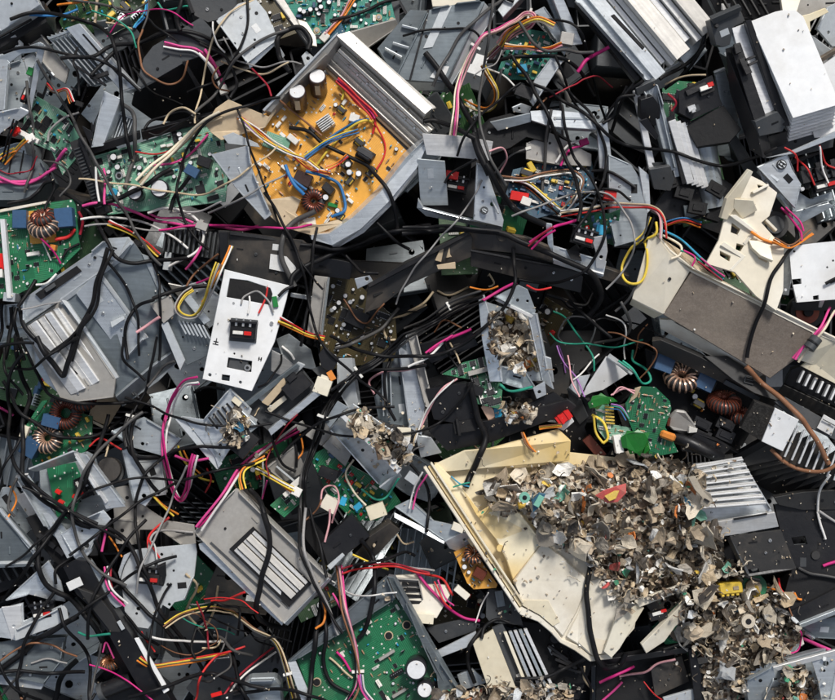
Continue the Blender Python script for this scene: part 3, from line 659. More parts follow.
b_, pf = t.pcb(P_, 'pcbteal', (-14, -14, -12), 46, 0, 8, 'cap_s cap_m chip_s res res resb resb disc conn to filmb chip_l')
t.pl('tray_wall', Z('B', '218,-60 262,-60 345,75 395,160 410,205 330,95'), 'warmgrey', (-2, -4, 2), 4); t.pl('tray_wall', Z('B', '545,135 722,82 735,110 600,195 560,170'), 'warmgrey', (0, -2, -12), 4); t.pl('tray_corner', Z('B', '350,75 385,85 420,140 425,180 395,175'), 'creampale', (-8, -9, -8), 2)
t.pl('tray_floor', Z('B', '218,-60 735,-60 735,110 560,170 410,205'), 'darkgrey', -22, 3)
for p in Z('B', '422,115 657,65 707,78 365,85'): t.cy('mounting_ring', FR(*p, -12), 0, 0, 0, 1.2, 3.4, 'tan'); t.cy('screw', FR(*p, -11), 0, 0, 0, .9, 1.8, 'tin', n=10)
for i, p in enumerate(Z('B', '400,42 440,32 470,15 375,50 435,8')): t.cy('capacitor', FR(*p, -12), 0, 0, 0, 7, 2.6, 'sleeveblack'); t.cy('capacitor_top', FR(*p, -5), 0, 0, -.2, .4, 2.2, 'captop')
t.bx('fuse', FR(*Z('B', '640,105')[0], -10, -18), (-9, -1.5, 1), (9, 1.5, 4), 'tin'); t.bx('filter_block', FR(*Z('B', '490,125')[0], -12, -25), (-12, -6, 0), (10, 5, 7), 'pcbblue')
t = T('drive_case', 'grey metal drive case with a pale stripe and side rails', 'drive case', 440, 45, 10)
t.pl('case_top', Z('C', '70,45 165,25 280,12 280,20 135,318 0,310 -55,300'), 'paintgrey', (16, 16, 15), ex=(4, 4, -26)); t.pl('side_face', Z('C', '280,14 322,50 150,332 132,318'), 'palegrey', (15, 6, 4), 3)
t.pl('front_face', Z('C', '-55,300 0,310 135,318 128,340 0,338 -60,330'), 'galvdark', (14, 14, 3), 3); t.pl('stripe', Z('C', '118,35 158,30 85,185 50,190'), 'palegrey', (16.6, 16.6, 16.4), .8, bev=0); t.pl('sticker', Z('C', '105,255 148,258 125,312 75,298'), 'sticker', (16.4, 16.4, 16.2), .7, bev=0)
t.pl('rail', Z('C', '0,35 70,38 -55,300 -125,180'), 'paintgrey', (8, 8, 4), 8); [t.pl('rail_rib', Z('C', q), 'galv', (11, 11, 10), 3) for q in ('-30,95 30,110 28,118 -32,103', '-65,160 0,180 -2,188 -67,168', '-95,180 -30,215 -32,223 -97,188')]
t.pl('case_seam', Z('C', '66,44 74,44 4,310 -4,310'), 'black', 16.8, .8, bev=0)
# --- the orange board in its steel tray
t = T('board_tray', 'steel tray holding a bright orange power board tangled with wires', 'board tray', 335, 145, 10)
TL, TT, TR_, TB = (264, 111), (340, 38), (430, 122), (332, 242)
P_ = [(238, 122), (270, 108), (308, 70), (330, 72), (408, 150), (370, 196), (330, 232), (300, 228), (258, 196), (246, 160)]
b_, pf = t.pcb(P_, 'pcborange', (-2, -2, -2), 55, 40, 4, 'cap_s cap_m chip_s res res resb res conn disc to filmw trans connr', avoid=[(298, 92, 15), (318, 78, 15), (363, 152, 12), (325, 122, 12), (300, 175, 10)])
t.pl('tray_floor', [(238, 118), (264, 108), (340, 40), (428, 122), (418, 150), (332, 240), (255, 205)], 'galvdark', -10, 3)
f = FR.three((*Z('B', '478,225')[0], 14), (*Z('B', '812,545')[0], 14), (*Z('B', '445,240')[0], 2))
W_ = FR.three((340, 42, 20), (434, 126, 20), (330, 54, 6))
hsf = FR.three((333, 58, 10), (421, 140, 10), (326, 64, 4))
t.bx('heat_sink', hsf, (-2, -12, -12), (121, 13, -4), 'aluwarm'); [t.bx('sink_ridge', hsf, (-1, -11+q*4.6, -5), (120, [-8, -5.6, -1.4, 3.4, 8.6][q], [2, -1, -3, -1, 0][q]), 'aluwarm') for q in range(5)]
[t.cy('rivet', hsf, 16+q*13, -3, -4, -2, 1.3, 'tin', n=8) for q in range(8)]
t.bx('board_ledge', hsf, (0, 12, -10), (118, 14, -1), 'tan')
t.pl('tray_wall', Z('B', '500,150 550,133 860,420 832,445'), 'aluwarm', (26, 24, 24), ex=(-3, 4, -34)); t.pl('tray_rim', Z('B', '548,133 562,140 872,415 860,424'), 'aluwarm', (24, 20, 22), 3)
t.pl('tray_wall', Z('B', '222,418 505,143 512,160 470,215 300,370 250,425'), 'warmgrey', (12, 26, 24), ex=(3, 3, -22)); t.pl('tray_rim', Z('B', '218,418 505,140 507,147 226,424'), 'galv', (13, 27, 27), 2)
t.pl('tray_wall', Z('F', '835,-110 862,-130 800,0 690,130 590,225 480,285 400,262 400,245 470,240 560,180 660,90 760,-40'), 'galv', (22, 18, 18, 16, 12, 8, 6, 6, 10, 12, 16, 20), ex=(-4, -6, -18)); t.pl('tray_lip', Z('F', '480,285 590,225 690,130 800,0 808,8 700,140 600,236 486,298'), 'alu', (6, 10, 14, 16, 12, 10, 4, -2), 2)
t.pl('insulating_card', Z('F', '175,40 205,0 215,40 240,110 330,95 360,110 340,160 380,200 430,205 500,185 530,200 400,245 330,225 290,215 245,175'), 'tan', (4, 6, 6, 6, 4, 4, 4, 6, 5, 4, 4, 4, 4, 4, 6), 1.2); t.pl('insulating_card', Z('B', '0,470 40,410 90,378 140,400 240,440 270,395 265,420 225,480 160,500 60,530 20,500'), 'tan', (8, 10, 12, 12, 8, 8, 6, 6, 8, 8, 8), 1.5)
t.pl('corner_plate', Z('B', '30,592 175,558 186,650 254,815 228,834 120,715'), 'galv', (22, 20, 14), 2.5); t.pl('corner_fold', Z('B', '70,520 110,505 200,545 210,560 90,548'), 'palegrey', (16, 16, 14), 2)
for x_, y_ in ((298, 94), (318, 79)):
    f = FR(x_, y_+6, -2, 0, 0, -.1); f.n = np.array((.08, -.55, .83)); f.n /= np.linalg.norm(f.n)
    f = FR(x_, y_+9, 0, 0, 0, .55); t.cy('capacitor', f, 0, 0, -2, 20, 8.6, 'sleeve', 28); t.cy('capacitor_top', f, 0, 0, 19.9, 20.8, 7.6, 'captop', 28); t.cy('capacitor_ring', f, 0, 0, 20, 20.4, 8.5, 'sleeve', 28); t.bx('capacitor_label', f, (-2.5, 7.6, 4), (2.5, 8.9, 17), 'tan', bev=.1)
f = pf.fr(365, 153, 32); t.bx('transformer_core', f, (-9, -6, 0), (9, 6, 3), 'black'); t.bx('transformer_winding', f, (-7, -4.5, 2), (7, 4.5, 12), 'darkgrey', bev=1.); t.bx('transformer_yoke', f, (-9, -2.5, 3), (9, 2.5, 13), 'ferrite')
f = pf.fr(325, 122, -35); t.hs('cooling_fins', f.sub(-8, -6), 16, 12, 6, 2, 7, .9, 'alu'); t.bx('white_relay', pf.fr(354, 117, 15), (-5, -4, 0), (5, 4, 7), 'partwhite')
f = pf.fr(275, 140, 20); t.bx('daughter_board', f, (-12, -7, 2), (14, 9, 4), 'pcblight'); t.bx('white_socket', pf.fr(292, 138, 40), (-6, -3, 0), (6, 3, 6), 'partwhite')
t.coil(pf.fr(313, 200, 20), 8, 4, 'copperdark', 20); t.bx('choke_core', pf.fr(303, 178, 25), (-9, -6, 0), (9, 7, 11), 'sleeve', bev=1.); t.bx('tall_relay', pf.fr(328, 188, 40), (-6, -4, 0), (6, 4, 10), 'black'); t.bx('green_block', pf.fr(332, 204, 15), (-5, -2, 0), (5, 2, 3), 'partgreen')
for p in Z('B', '540,620 545,650 580,655 455,745'): t.cy('capacitor', pf.fr(*p), 0, 0, 0, 9, 3.2, 'sleeveblack'); t.cy('capacitor_top', pf.fr(*p, 0, 9), 0, 0, -.2, .4, 2.8, 'captop')
t.bx('white_connector', pf.fr(305, 222, -10), (-8, -4, 0), (10, 4, 7), 'creampale')
# --- top centre
t = T('heat_sink', 'tall pale steel bars standing at the top edge beside the layered white sink', 'metal frame', 568, 25, -6)
t.pl('bar', Z('C', '520,-40 560,-40 655,165 610,170'), 'galv', (0, 0, -8), 4); t.pl('bar', Z('C', '575,-40 625,-40 640,30 600,25'), 'darkgrey', (-4, -4, -8), 4); t.pl('bar', Z('C', '470,40 510,20 610,150 590,200 560,160'), 'galvdark', (-10, -10, -16), 3); t.pl('web', Z('C', '505,-40 525,-40 600,140 585,140'), 'paintgrey', (-10, -10, -14), 3)
t = T('paper_strip', 'white angled strip poking out at the top edge right of the drive case', 'strip', 505, 6, 0)
t.pl('strip', Z('C', '330,40 400,-60 470,-60 350,70'), 'palegrey', (2, 0, 2), 2); t.pl('strip_edge', Z('C', '350,70 470,-60 480,-52 358,78'), 'darkgrey', (2, 2, -6), 2)
t = T('metal_cover', 'white panel corner at the top edge above the drive case', 'panel', 445, 0, -4)
t.pl('panel', Z('C', '70,-60 250,-60 250,5 160,25 85,28'), 'creampale', -2, 2); t.pl('panel_edge', Z('C', '85,28 160,25 160,36 88,38'), 'warmgrey', (-2, -2, -8), 2)
t = T('circuit_board', 'small blue-green board under the pink wire loop', 'circuit board', 525, 60, -20)
t.pcb(Z('C', '330,270 400,100 520,120 560,200 470,300 380,300'), 'pcbteal', -22, 22, 20, 9, 'cap_s disc filmy connr conn res chip_s filmb', 2); t.bx('yellow_relay', FR(516, 64, -18, 15), (-3, -5, 0), (3, 5, 9), 'partyellow'); t.bx('blue_trimmer', FR(521, 71, -18, -10), (-5, -4, 0), (5, 4, 8), 'partcyan'); t.bx('grey_cap', FR(564, 44, -8, 10), (-6, -6, 0), (7, 6, 8), 'warmgrey')
t = T('socket_bracket', 'dark connector on a steel bar below the blue-green board', 'bracket', 535, 88, -4)
t.pl('bar', Z('C', '470,305 530,225 575,240 465,405 440,370'), 'galv', (2, 4, 4), 4); s_ = t.boxes('connector', FR(524, 93, -6, 20), [((-9, -6, 0), (9, 6, 8)), ((-12, -3, 0), (12, 3, 4)), ((-6, -8, 1), (-2, 8, 6))], 'black'); t.pl('foot', Z('C', '385,410 420,395 460,405 450,430 390,425'), 'galv', (0, 0, -4), 2, holes=[circ(519, 109, 1.5, 6)])
t = T('metal_rod', 'dull curved metal rod behind the steel crossbar', 'rod', 562, 85, -24)
bm = bmesh.new(); tube(bm, spline([(549, 68, -16), (560, 78, -16), (566, 92, -18), (569, 106, -26)]), 3.2, 10); t.fin(bm, 'rod', 'warmgrey', None, 60, 0); t.cy('collar', FR(549, 68, -18), 0, 0, 0, 4, 4.5, 'galvdark')
t = T('black_chassis', 'curved black plastic chassis carrying the steel crossbar', 'chassis', 545, 150, -6)
t.pl('arch', Z('C', '240,500 300,450 380,430 470,470 530,480 520,540 440,520 380,560 300,590 230,640'), 'blackmatte', -4, 14); t.pl('back_panel', Z('C', '440,540 530,500 690,580 690,625 560,620 440,600'), 'warmgrey', (-8, -8, -12), 3)
t.pl('crossbar', Z('C', '450,430 520,425 690,440 698,500 530,490 455,465'), 'galv', (6, 6, 6), 4); t.pl('crossbar_groove', Z('C', '540,452 680,456 682,462 540,460'), 'galvdark', 6.8, 1, bev=0); t.pl('post', Z('C', '698,480 738,472 758,600 752,645 715,640'), 'galv', (8, 8, 0), 4); t.pl('floor', Z('C', '230,560 700,560 720,700 250,720'), 'blackmatte', -34, 3); t.pl('side_flap', Z('C', '300,470 450,438 455,468 330,500'), 'galvdark', (4, 6, 2), 3)
t = T('circuit_board', 'blue board crowded with yellow and red parts and loose wires', 'circuit board', 545, 185, -16)
t.pcb(Z('C', '390,640 560,600 690,610 700,720 620,790 470,830 360,740'), 'pcbblue', (-18, -18, -14), 40, 15, 14, 'cap_s filmy connr resb disc conn chip_s res filmb', 2.5); t.bx('red_connector', FR(*Z('G', '410,105')[0], -12, 10), (-9, -4, 0), (9, 5, 9), 'partred'); t.bx('white_plug', FR(*Z('G', '430,125')[0], -12, 20), (-4, -4, 4), (6, 4, 12), 'partwhite')
t.put('trans', FR(526, 174, -16, 20)); t.put('filmy', FR(531, 168, -16, 60), None, 1.4)
t = T('steel_bracket', 'triangular folded steel bracket with terminals inside', 'bracket', 463, 190, 14)
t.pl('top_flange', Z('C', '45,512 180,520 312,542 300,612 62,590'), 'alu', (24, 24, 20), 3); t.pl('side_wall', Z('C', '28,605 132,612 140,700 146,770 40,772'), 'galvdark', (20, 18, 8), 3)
t.pl('gusset', Z('G', '250,-20 282,-10 356,188 352,214 240,190'), 'galv', (26, 24, 10), 2.5, holes=[circ(*Z('G', '312,130')[0], 2.4)]); t.pl('bottom_flange', Z('G', '30,108 50,142 240,190 352,210 350,236 200,195 60,170 25,140'), 'galv', (10, 8, 8, 8, 2, 2, 2, 6), 3)
for a, b in (('280,155', 5.5),): x_, y_ = Z('G', a)[0]; t.cy('stamped_ring', FR(x_, y_, 17.5, 0, .1, 0), 0, 0, 0, .8, 4, 'darkgrey', 18); t.boxes('stamped_mark', FR(x_, y_, 18.2, 30), [((-2.5, -1.6, 0), (2.5, -.6, .6)), ((-2.5, .6, 0), (2.5, 1.6, .6)), ((-2.5, -1.6, 0), (-1.6, 1.6, .6))], 'palegrey')
t.bx('pressed_rib', FR(*Z('G', '322,140')[0], 16, 65), (-8, -1.2, -.5), (8, 1.2, 1.4), 'galv', bev=.8)
t.socket(FR(457, 182, -14, 10), 1.05); t.bx('red_block', FR(452, 173, -4, 10), (-6, -4, 0), (7, 4, 6), 'partred'); t.bx('black_floor', FR(455, 190, -24, 10), (-30, -20, 0), (30, 20, 3), 'blackmatte')
# --- top right
t = T('heat_sink', 'layered white-edged heat sink slanting in at the top right of centre', 'heat sink', 640, 35, 10)
f = FR.three((583, -6, 16), (657, 82, 16), (650, -60, 16)); 
for q in range(7):
    wd_ = [13, 5, 5, 17, 7, 7, 15][q]; of = [0, 15, 21, 26, 44, 52, 60][q]; lf = FR.three((583, -6, 12+q*1.6), (657, 82, 10+q*1.6), (650, -62, 12+q*1.6)); t.bx('fin', lf, (-34, of, -14), (113-q*.5-(8 if q in (1, 4) else 0), of+wd_, [0, -3, -3, 5, 1, 3, 7][q]), ['galv', 'alubright', 'alu', 'aluwarm', 'alubright', 'alu', 'aluwarm'][q])
t.pl('slot', Z('C', '752,72 765,66 880,190 872,200'), 'blackmatte', 21, 2); t.pl('base_plate', Z('D', '-150,0 -120,-20 140,268 165,270 160,300 120,300'), 'galv', (8, 8, 6), 5); t.pl('base_edge', Z('C', '630,5 650,0 880,290 860,300'), 'black', (2, 2, 0), 10)
t.pl('top_plate', Z('D', '110,-60 200,-60 355,185 290,260 240,200'), 'galvdark', (6, 6, 4), 4); t.pl('side_rail', Z('D', '200,-60 260,-60 365,120 335,165 270,60'), 'warmgrey', (10, 10, 8), 4); t.pl('front_foot', Z('D', '120,300 250,225 275,250 230,310 150,330'), 'palegrey', (2, 2, -4), 3)
t = T('black_housing', 'black ribbed housing at the top edge left of the big white heat sink', 'housing', 740, 5, -12)
t.pl('housing_top', Z('D', '330,-60 680,-60 640,40 600,90 480,100 470,50 400,60'), 'black', (-12, -10, -16), 12); [t.bx('rib', FR(725+q*9, 4, -11, 60), (-10, -1, -2), (14, 1, 2.5), 'blackdusty') for q in range(5)]
t = T('heat_sink', 'big white-topped heat sink in black end clips', 'heat sink', 775, 75, 30)
TP = Z('D', '490,102 585,65 620,58 660,60 690,85 826,410 650,462')
t.pl('top_plate', TP, 'white', (50, 50, 44), 3)
for q in range(1, 8): t.pl('fin', [(x_+q*.9-(1.2*q if i in (0,) else 0), y_+(q*2.4 if i in (5, 6) else -.7*q if i < 4 else 0), 0) [:2] for i, (x_, y_) in enumerate(TP)], 'alubright', (50-q*4.6, 50-q*4.6, 44-q*4.6), 2)
t.pl('side_plate', Z('D', '432,118 482,100 512,180 610,440 528,462'), 'alubright', (40, 40, 34), 5); t.pl('clip_rail', Z('D', '470,100 492,96 655,480 628,480 600,430'), 'black', (50, 50, 36), 8); t.pl('inner_rail', Z('D', '425,190 462,175 560,440 520,470'), 'black', (42, 42, 38), 4)
t.pl('end_clip', Z('D', '346,95 455,48 482,92 440,112 428,175 405,185 375,178'), 'darkgrey', (44, 44, 40), 14); t.pl('clip_flange', Z('D', '346,95 455,48 462,60 360,110'), 'darkgrey', (50, 50, 46), 6); t.cy('clip_stud', FR(*Z('D', '370,115')[0], 42), 0, 0, 0, 4, 2, 'black', 10)
t.pl('end_clip', Z('D', '515,470 600,432 640,470 630,500 540,520'), 'darkgrey', (42, 42, 36), 12); t.pl('clip_foot', Z('D', '580,515 655,495 662,540 600,560'), 'black', (28, 28, 20), 12)
[t.pl('spring_finger', Z('D', q), 'black', 47, 3) for q in ('430,185 455,178 460,215 440,222', '470,240 510,225 515,232 474,250', '478,260 520,243 522,250 484,270', '450,240 475,232 500,290 478,300')]
t.pl('left_wall', Z('D', '410,190 430,240 525,480 560,600 520,560 440,340'), 'black', (36, 36, 20), 14)
t.pl('base_strip', Z('D', '630,520 660,485 860,420 860,540 660,590 590,585'), 'darkgrey', (16, 18, 16), 8); t.pl('sticker', Z('D', '758,462 860,425 860,505 772,512'), 'sticker', (18, 18, 17), 1, bev=0)
t = T('connector_block', 'black plastic connector block with a small red and white switch', 'connector', 708, 115, 16)
t.pl('block_top', Z('D', '235,352 362,290 405,400 290,455 240,430'), 'black', (22, 22, 18), 12); t.pl('block_front', Z('D', '240,432 290,455 408,400 472,492 430,540 312,556'), 'blackmatte', (12, 14, 18), 10); t.pl('front_lip', Z('D', '300,500 432,470 440,485 310,520'), 'darkgrey', (14, 14, 12), 4)
t.pl('port', Z('D', '310,340 365,315 372,350 320,372'), 'blackmatte', 23.5, 2); t.bx('switch', FR(*Z('D', '338,340')[0], 22.5, -20), (-7, -2.6, 0), (5, 2, 3.5), 'partwhite'); t.bx('rocker', FR(*Z('D', '352,330')[0], 23, -20), (-3, -2.6, 0), (3, 2, 3.5), 'partred')
t.boxes('screw_terminal', FR(*Z('D', '285,415')[0], 19, -20), [((-4, -3, 0), (4, 3, 4)), ((-2, 2, 0), (2, 5, 6))], 'tin'); t.pl('side_tab', Z('D', '225,345 238,350 245,430 230,425'), 'darkgrey', (24, 24, 10), 2); t.boxes('rear_clip', FR(694, 92, 16, -25), [((-10, -4, 0), (12, 2, 8)), ((-4, -8, 0), (2, 3, 5))], 'black')
t = T('cover_plate', 'teal-grey steel cover plate between the connector block and the white heat sink', 'metal plate', 724, 100, 6)
t.pl('plate', Z('D', '370,290 410,275 470,440 480,520 460,560 400,400'), 'galvdark', (14, 14, 2), 3); t.pl('edge', Z('D', '370,290 410,275 408,268 365,284'), 'galv', (14, 14, 16), 3)
t = T('heat_sink', 'white-finned heat sink on slim grey rails below the connector block', 'heat sink', 680, 145, 8)
t.pl('rail', Z('D', '68,345 90,338 165,650 140,660'), 'alubright', (10, 10, 0), 5); t.pl('rail', Z('D', '90,335 145,318 180,420 270,660 230,670 150,430'), 'galv', (14, 14, 4), 5); t.pl('rail_groove', Z('D', '120,350 150,345 230,640 205,650'), 'galvdark', (15, 15, 6), 2)
t.pl('black_frame', Z('D', '190,450 215,440 300,680 255,700'), 'black', (16, 16, 8), 6)
for q in range(4): t.pl('fin', [(x_+q*5.2-3, y_+q*1.2) for x_, y_ in Z('D', '205,468 232,458 312,690 284,698')], 'alubright', (18-q*1.4, 18-q*1.4, 8-q*1.4), 3)
t.pl('end_clip', Z('D', '85,392 130,378 162,410 168,460 150,478 90,455'), 'black', (24, 24, 18), 10); t.pl('clip_top', Z('D', '70,345 145,312 150,335 80,370'), 'darkgrey', (20, 20, 16), 6); t.pl('end_clip', Z('D', '125,645 205,632 225,680 215,720 150,715'), 'darkgrey', (14, 14, 8), 8); t.pl('spring', Z('D', '80,470 110,460 160,520 150,535'), 'black', (24, 24, 16), 3)
t = T('metal_tube', 'smooth grey sheet cylinder beside the white-finned heat sink', 'sheet', 710, 165, 0)
bm = bmesh.new(); tube(bm, [(703, 142, 0), (716, 205, -12)], 13, 20); t.fin(bm, 'cylinder', 'galvdark', None, 60, 0); t.pl('seam_plate', Z('D', '420,530 455,515 560,660 520,690'), 'darkgrey', (4, 4, -4), 3)
t = T('steel_hood', 'teal-grey steel hood with a stamped ring and a row of terminals', 'bracket', 790, 180, 22)
t.pl('front_plate', Z('D', '530,640 600,605 640,590 660,640 700,700 680,790 630,740'), 'galv', (30, 30, 26), 2.5); t.pl('long_rail', Z('D', '560,605 640,585 832,500 870,480 870,515 832,525 660,590'), 'galv', (34, 34, 36), 4); t.pl('lower_wing', Z('H', '690,60 760,100 850,70 860,100 720,150 690,152'), 'galvdark', (8, 4, 0), 2.5); t.pl('front_lower', Z('H', '530,-6 645,-55 722,55 692,152 625,95 560,40'), 'galv', (29, 28, 8), 2.5); t.pl('foot', Z('H', '690,152 830,118 850,130 720,200 700,185'), 'galv', (6, 8, -2), 2)
x_, y_ = Z('D', '620,628')[0]; t.cy('stamped_ring', FR(x_, y_, 29.8), 0, 0, 0, 1.2, 5, 'black', 20); t.cy('stamped_disc', FR(x_, y_, 30.4), 0, 0, 0, 1, 4, 'galv', 20); t.boxes('stamped_mark', FR(x_, y_, 31.4, 35), [((-3.2, -2.2, 0), (3.2, -.9, .5)), ((-3.2, .9, 0), (3.2, 2.2, .5)), ((-3.2, -2.2, 0), (-2, 2.2, .5)), ((.4, -2, 0), (1.6, 2, .5))], 'black')
t.bx('pressed_rib', FR(*Z('H', '585,25')[0], 27, 40), (-9, -2, -1), (9, 2, 1.6), 'galv', bev=1.); [t.cy('screw', FR(*p, 24), 0, 0, 0, 4, 2.2, 'tin', 10) for p in Z('H', '560,18 702,75')]
s_ = t.socket(FR(826, 182, 8, -15), 1.2); t.boxes('relay_block', FR(818, 176, 4, -10), [((-12, -10, 0), (14, 10, 10))], 'black')
t = T('terminal_cluster', 'row of black terminals with red leads under the white heat sink', 'terminals', 815, 168, 4)
for q in range(4): t.boxes('terminal_block', FR(*Z('D', f'{650+q*55},{690-q*12}')[0], 10, -15), [((-6, -7, 0), (5, 6, 12)), ((-3, -12, 3), (2, -6, 8))], 'black'); t.cy('terminal_pin', FR(*Z('D', f'{648+q*55},{668-q*12}')[0], 20, -15), 0, 0, 0, 5, 1.4, 'tin', 8)
t = T('cream_clip', 'cream plastic hooks at the top right edge', 'clip', 800, 15, 20)
t.pl('hook', Z('D', '680,70 740,55 790,35 805,50 735,85 740,120 710,130 690,100'), 'creamyellow', (24, 24, 20), 6); t.pl('arm', Z('D', '630,-40 720,-40 690,50 660,60 640,40'), 'creampale', (14, 14, 16), 5); t.pl('backing', Z('D', '690,-40 900,-50 880,30 800,30 720,70'), 'warmgrey', (6, 6, 4), 4)
t = T('grey_plate', 'pale grey plates with screw holes at the right edge above the big white heat sink', 'metal plate', 822, 35, 10)
t.pl('plate', Z('D', '760,110 800,30 860,0 900,40 900,160 832,170'), 'palegrey', (12, 12, 8), 3, holes=[circ(*Z('D', '812,120')[0], 1.6)]); t.pl('plate', Z('D', '745,130 832,190 832,215 760,230 720,150'), 'palegrey', (8, 6, 4), 3); t.pl('edge_strip', Z('D', '755,235 900,150 900,165 760,250'), 'beamdusty', (14, 14, 12), 5)
t = T('metal_cover', 'white panel leaning at the right edge beside the big white heat sink', 'panel', 825, 78, 6)
t.pl('panel', Z('D', '762,262 832,212 920,170 920,390 832,372 805,365'), 'white', (10, 10, 6), 3); t.pl('slot', Z('D', '798,330 806,320 815,350 860,352 860,362 802,360'), 'blackmatte', 9, 2)
# --- left middle
t = T('toroid_board', 'bright green board carrying a copper toroid on an orange base', 'circuit board', 38, 248, 4)
P_ = Z('E', '-60,150 0,148 282,108 300,300 200,400 60,472 -60,500'); b_, pf = t.pcb(P_, 'pcbgreen', (2, 2, 2), 26, -8, 17, 'chip_s res res cap_s resb chip_s res to', avoid=[(45, 224, 22), (22, 220, 12), (66, 218, 14)])
f = pf.fr(45, 226, -5); t.bx('orange_base', f, (-16, -16, 0), (10, 17, 3), 'pcborange'); t.coil(f.sub(1, 0, 3), 10, 5.5, 'copperpale', 16, 35); t.coil(f.sub(1, -8, 3), 8, 4.5, 'copperdark', 16, 50)
t.bx('blue_block', pf.fr(22, 220, 0), (-7, -9, 0), (7, 9, 10), 'partblue'); t.bx('blue_block', pf.fr(66, 218, -5), (-9, -9, 0), (9, 10, 11), 'partblue'); t.bx('silver_rail', FR.three((*Z('E', '22,190')[0], 14), (*Z('E', '48,485')[0], 14), (*Z('E', '60,190')[0], 14)), (0, -2.5, -6), (79, 2.5, 0), 'alubright'); t.bx('red_switch', pf.fr(3, 262, 0), (-4, -8, 0), (4, 8, 9), 'partred'); t.bx('white_switch', pf.fr(1, 273, 0), (-4, -5, 0), (4, 5, 9), 'partwhite')
t.bx('grey_post', pf.fr(12, 297, 5), (-6, -4, -6), (6, 5, 10), 'galv'); t.pl('top_edge', Z('E', '0,150 190,115 190,125 0,162'), 'creampale', 5, 2); t.bx('yellow_cap', pf.fr(54, 248, 10), (-3, -3, 0), (3, 3, 7), 'partorange'); t.bx('connector', pf.fr(33, 254, -10), (-6, -2, 0), (7, 2, 4), 'partwhite')
t = T('chassis', 'large dull grey chassis with two slots and a window of white fins', 'chassis', 105, 320, 6)
t.pl('upper_face', Z('E', '90,590 95,485 350,318 420,330 455,350 230,498'), 'galv', (4, 8, 16), 3); t.pl('slot', Z('E', '140,470 300,365 318,385 160,492'), 'blackmatte', (11.5, 15, 14), 2, bev=0); t.pl('slot', Z('E', '178,452 215,428 222,440 186,464'), 'darkgrey', 14.5, 1.5, bev=0)
t.pl('main_face', Z('E', '232,495 460,345 520,280 545,320 660,600 640,700 560,760 430,860'), 'paintgrey', (12, 18, 20, 16, -6, -10, -8, -4), 3); t.pl('ridge', Z('E', '232,498 460,335 500,262 520,280 470,350 240,512'), 'palegrey', (15, 20, 22, 20, 18, 13), 3); t.pl('top_lip', Z('E', '350,318 420,262 500,258 520,282 455,350'), 'galv', (14, 16, 20), 2)  # one grey casing: lighter and darker metals per face imitate light and shade
t.pl('step', Z('E', '300,470 350,420 385,400 545,640 470,720'), 'galv', (17, 19, 20, 4, 0), 3); t.pl('step_edge', Z('E', '385,400 400,395 560,635 545,642'), 'palegrey', (21, 21, 5, 4), 2); t.pl('end_wall', Z('E', '545,320 570,330 675,600 660,720 640,700 655,600'), 'galvdark', (17, 14, -4, -14, -8, -4), 3); t.pl('lower_wall', Z('E', '640,690 560,750 430,860 440,900 580,800 660,720'), 'galvdark', (-6, -2, -2, -18, -18, -18), 3)  # pale step and edge, darker end walls: shading put into the colour
t.pl('window_lip', Z('E', '230,500 258,515 440,790 452,784 266,500 240,488'), 'palegrey', (14, 13, 9, 9, 14, 15), 3)
t.pl('window_frame', Z('E', '85,600 230,500 258,515 440,790 430,860 270,880 230,870'), 'warmgrey', (6, 10, 8), 3)
for q in range(5): t.pl('fin', [(x_, y_) for x_, y_ in [tuple(np.array(a)+(np.array(b)-np.array(a))*q/5) for a, b in zip(Z('E', '92,606 118,586 300,840 268,850'), Z('E', '232,508 255,506 430,770 405,790'))]], 'alubright' if q % 2 else 'alu', (10+q % 2*2, 12+q % 2*2, 8+q % 2*2), 3)
t.pl('left_face', Z('I', '60,0 130,0 270,215 240,225 160,160'), 'galvdark', (2, 6, 2), 4); t.pl('latch', Z('E', '425,575 475,553 480,565 430,598'), 'palegrey', 14, 3); t.pl('bottom_rail', Z('I', '330,0 345,-10 430,100 405,130'), 'warmgrey', (4, 4, 0), 4); t.cy('rivet', FR(*Z('E', '370,335')[0], 15), 0, 0, 0, 2, 1.6, 'black', 8)
t = T('louvered_cover', 'small dark louvered panel with a dusty grey block on its corner', 'panel', 185, 330, 2)
t.pl('panel', Z('E', '590,560 690,480 770,580 810,690 700,740 640,640'), 'paintgrey', (2, 4, 0), 3); t.pl('grey_block', Z('E', '575,510 650,475 675,540 625,582'), 'warmgrey', (12, 12, 10), 8); [t.bx('louver', FR(180+q*4, 322+q*.8, 3.4, 62), (-2, -1, 0), (14, .8, 1.5), 'galv') for q in range(7)]; t.pl('panel_edge', Z('E', '612,582 640,575 700,720 680,760'), 'palegrey', (8, 8, 2), 3); t.pl('rim', Z('E', '690,480 720,470 800,570 775,585'), 'galvdark', (6, 6, 6), 3)
t = T('heat_sink', 'dark finned heat sink under the pink wires right of the grey slotted chassis', 'heat sink', 195, 245, -16)
f = FR(167, 226, -16, 8); t.hs('fins', f.sub(56, 0, -8, 90), 26, 56, 12, 4, 10, 1.8, 'darkgrey'); t.bx('base', f, (-2, -4, -12), (58, 30, -8), 'blackmatte'); t.bx('side_post', f, (2, 26, -10), (9, 44, 2), 'palegrey')
t = T('folded_plate', 'bluish folded plate between the louvered panel and the white switch panel', 'metal plate', 195, 300, -12)
t.pl('plate', Z('E', '690,440 770,420 832,480 832,560 780,600 740,520'), 'galv', (-10, -8, -14), 2); t.pl('fold', Z('E', '640,430 690,440 740,520 720,540 650,450'), 'warmgrey', (-6, -8, -20), 2)
t = T('black_part', 'dusty dark ribbed block beneath the grey slotted chassis', 'housing', 122, 385, -20)
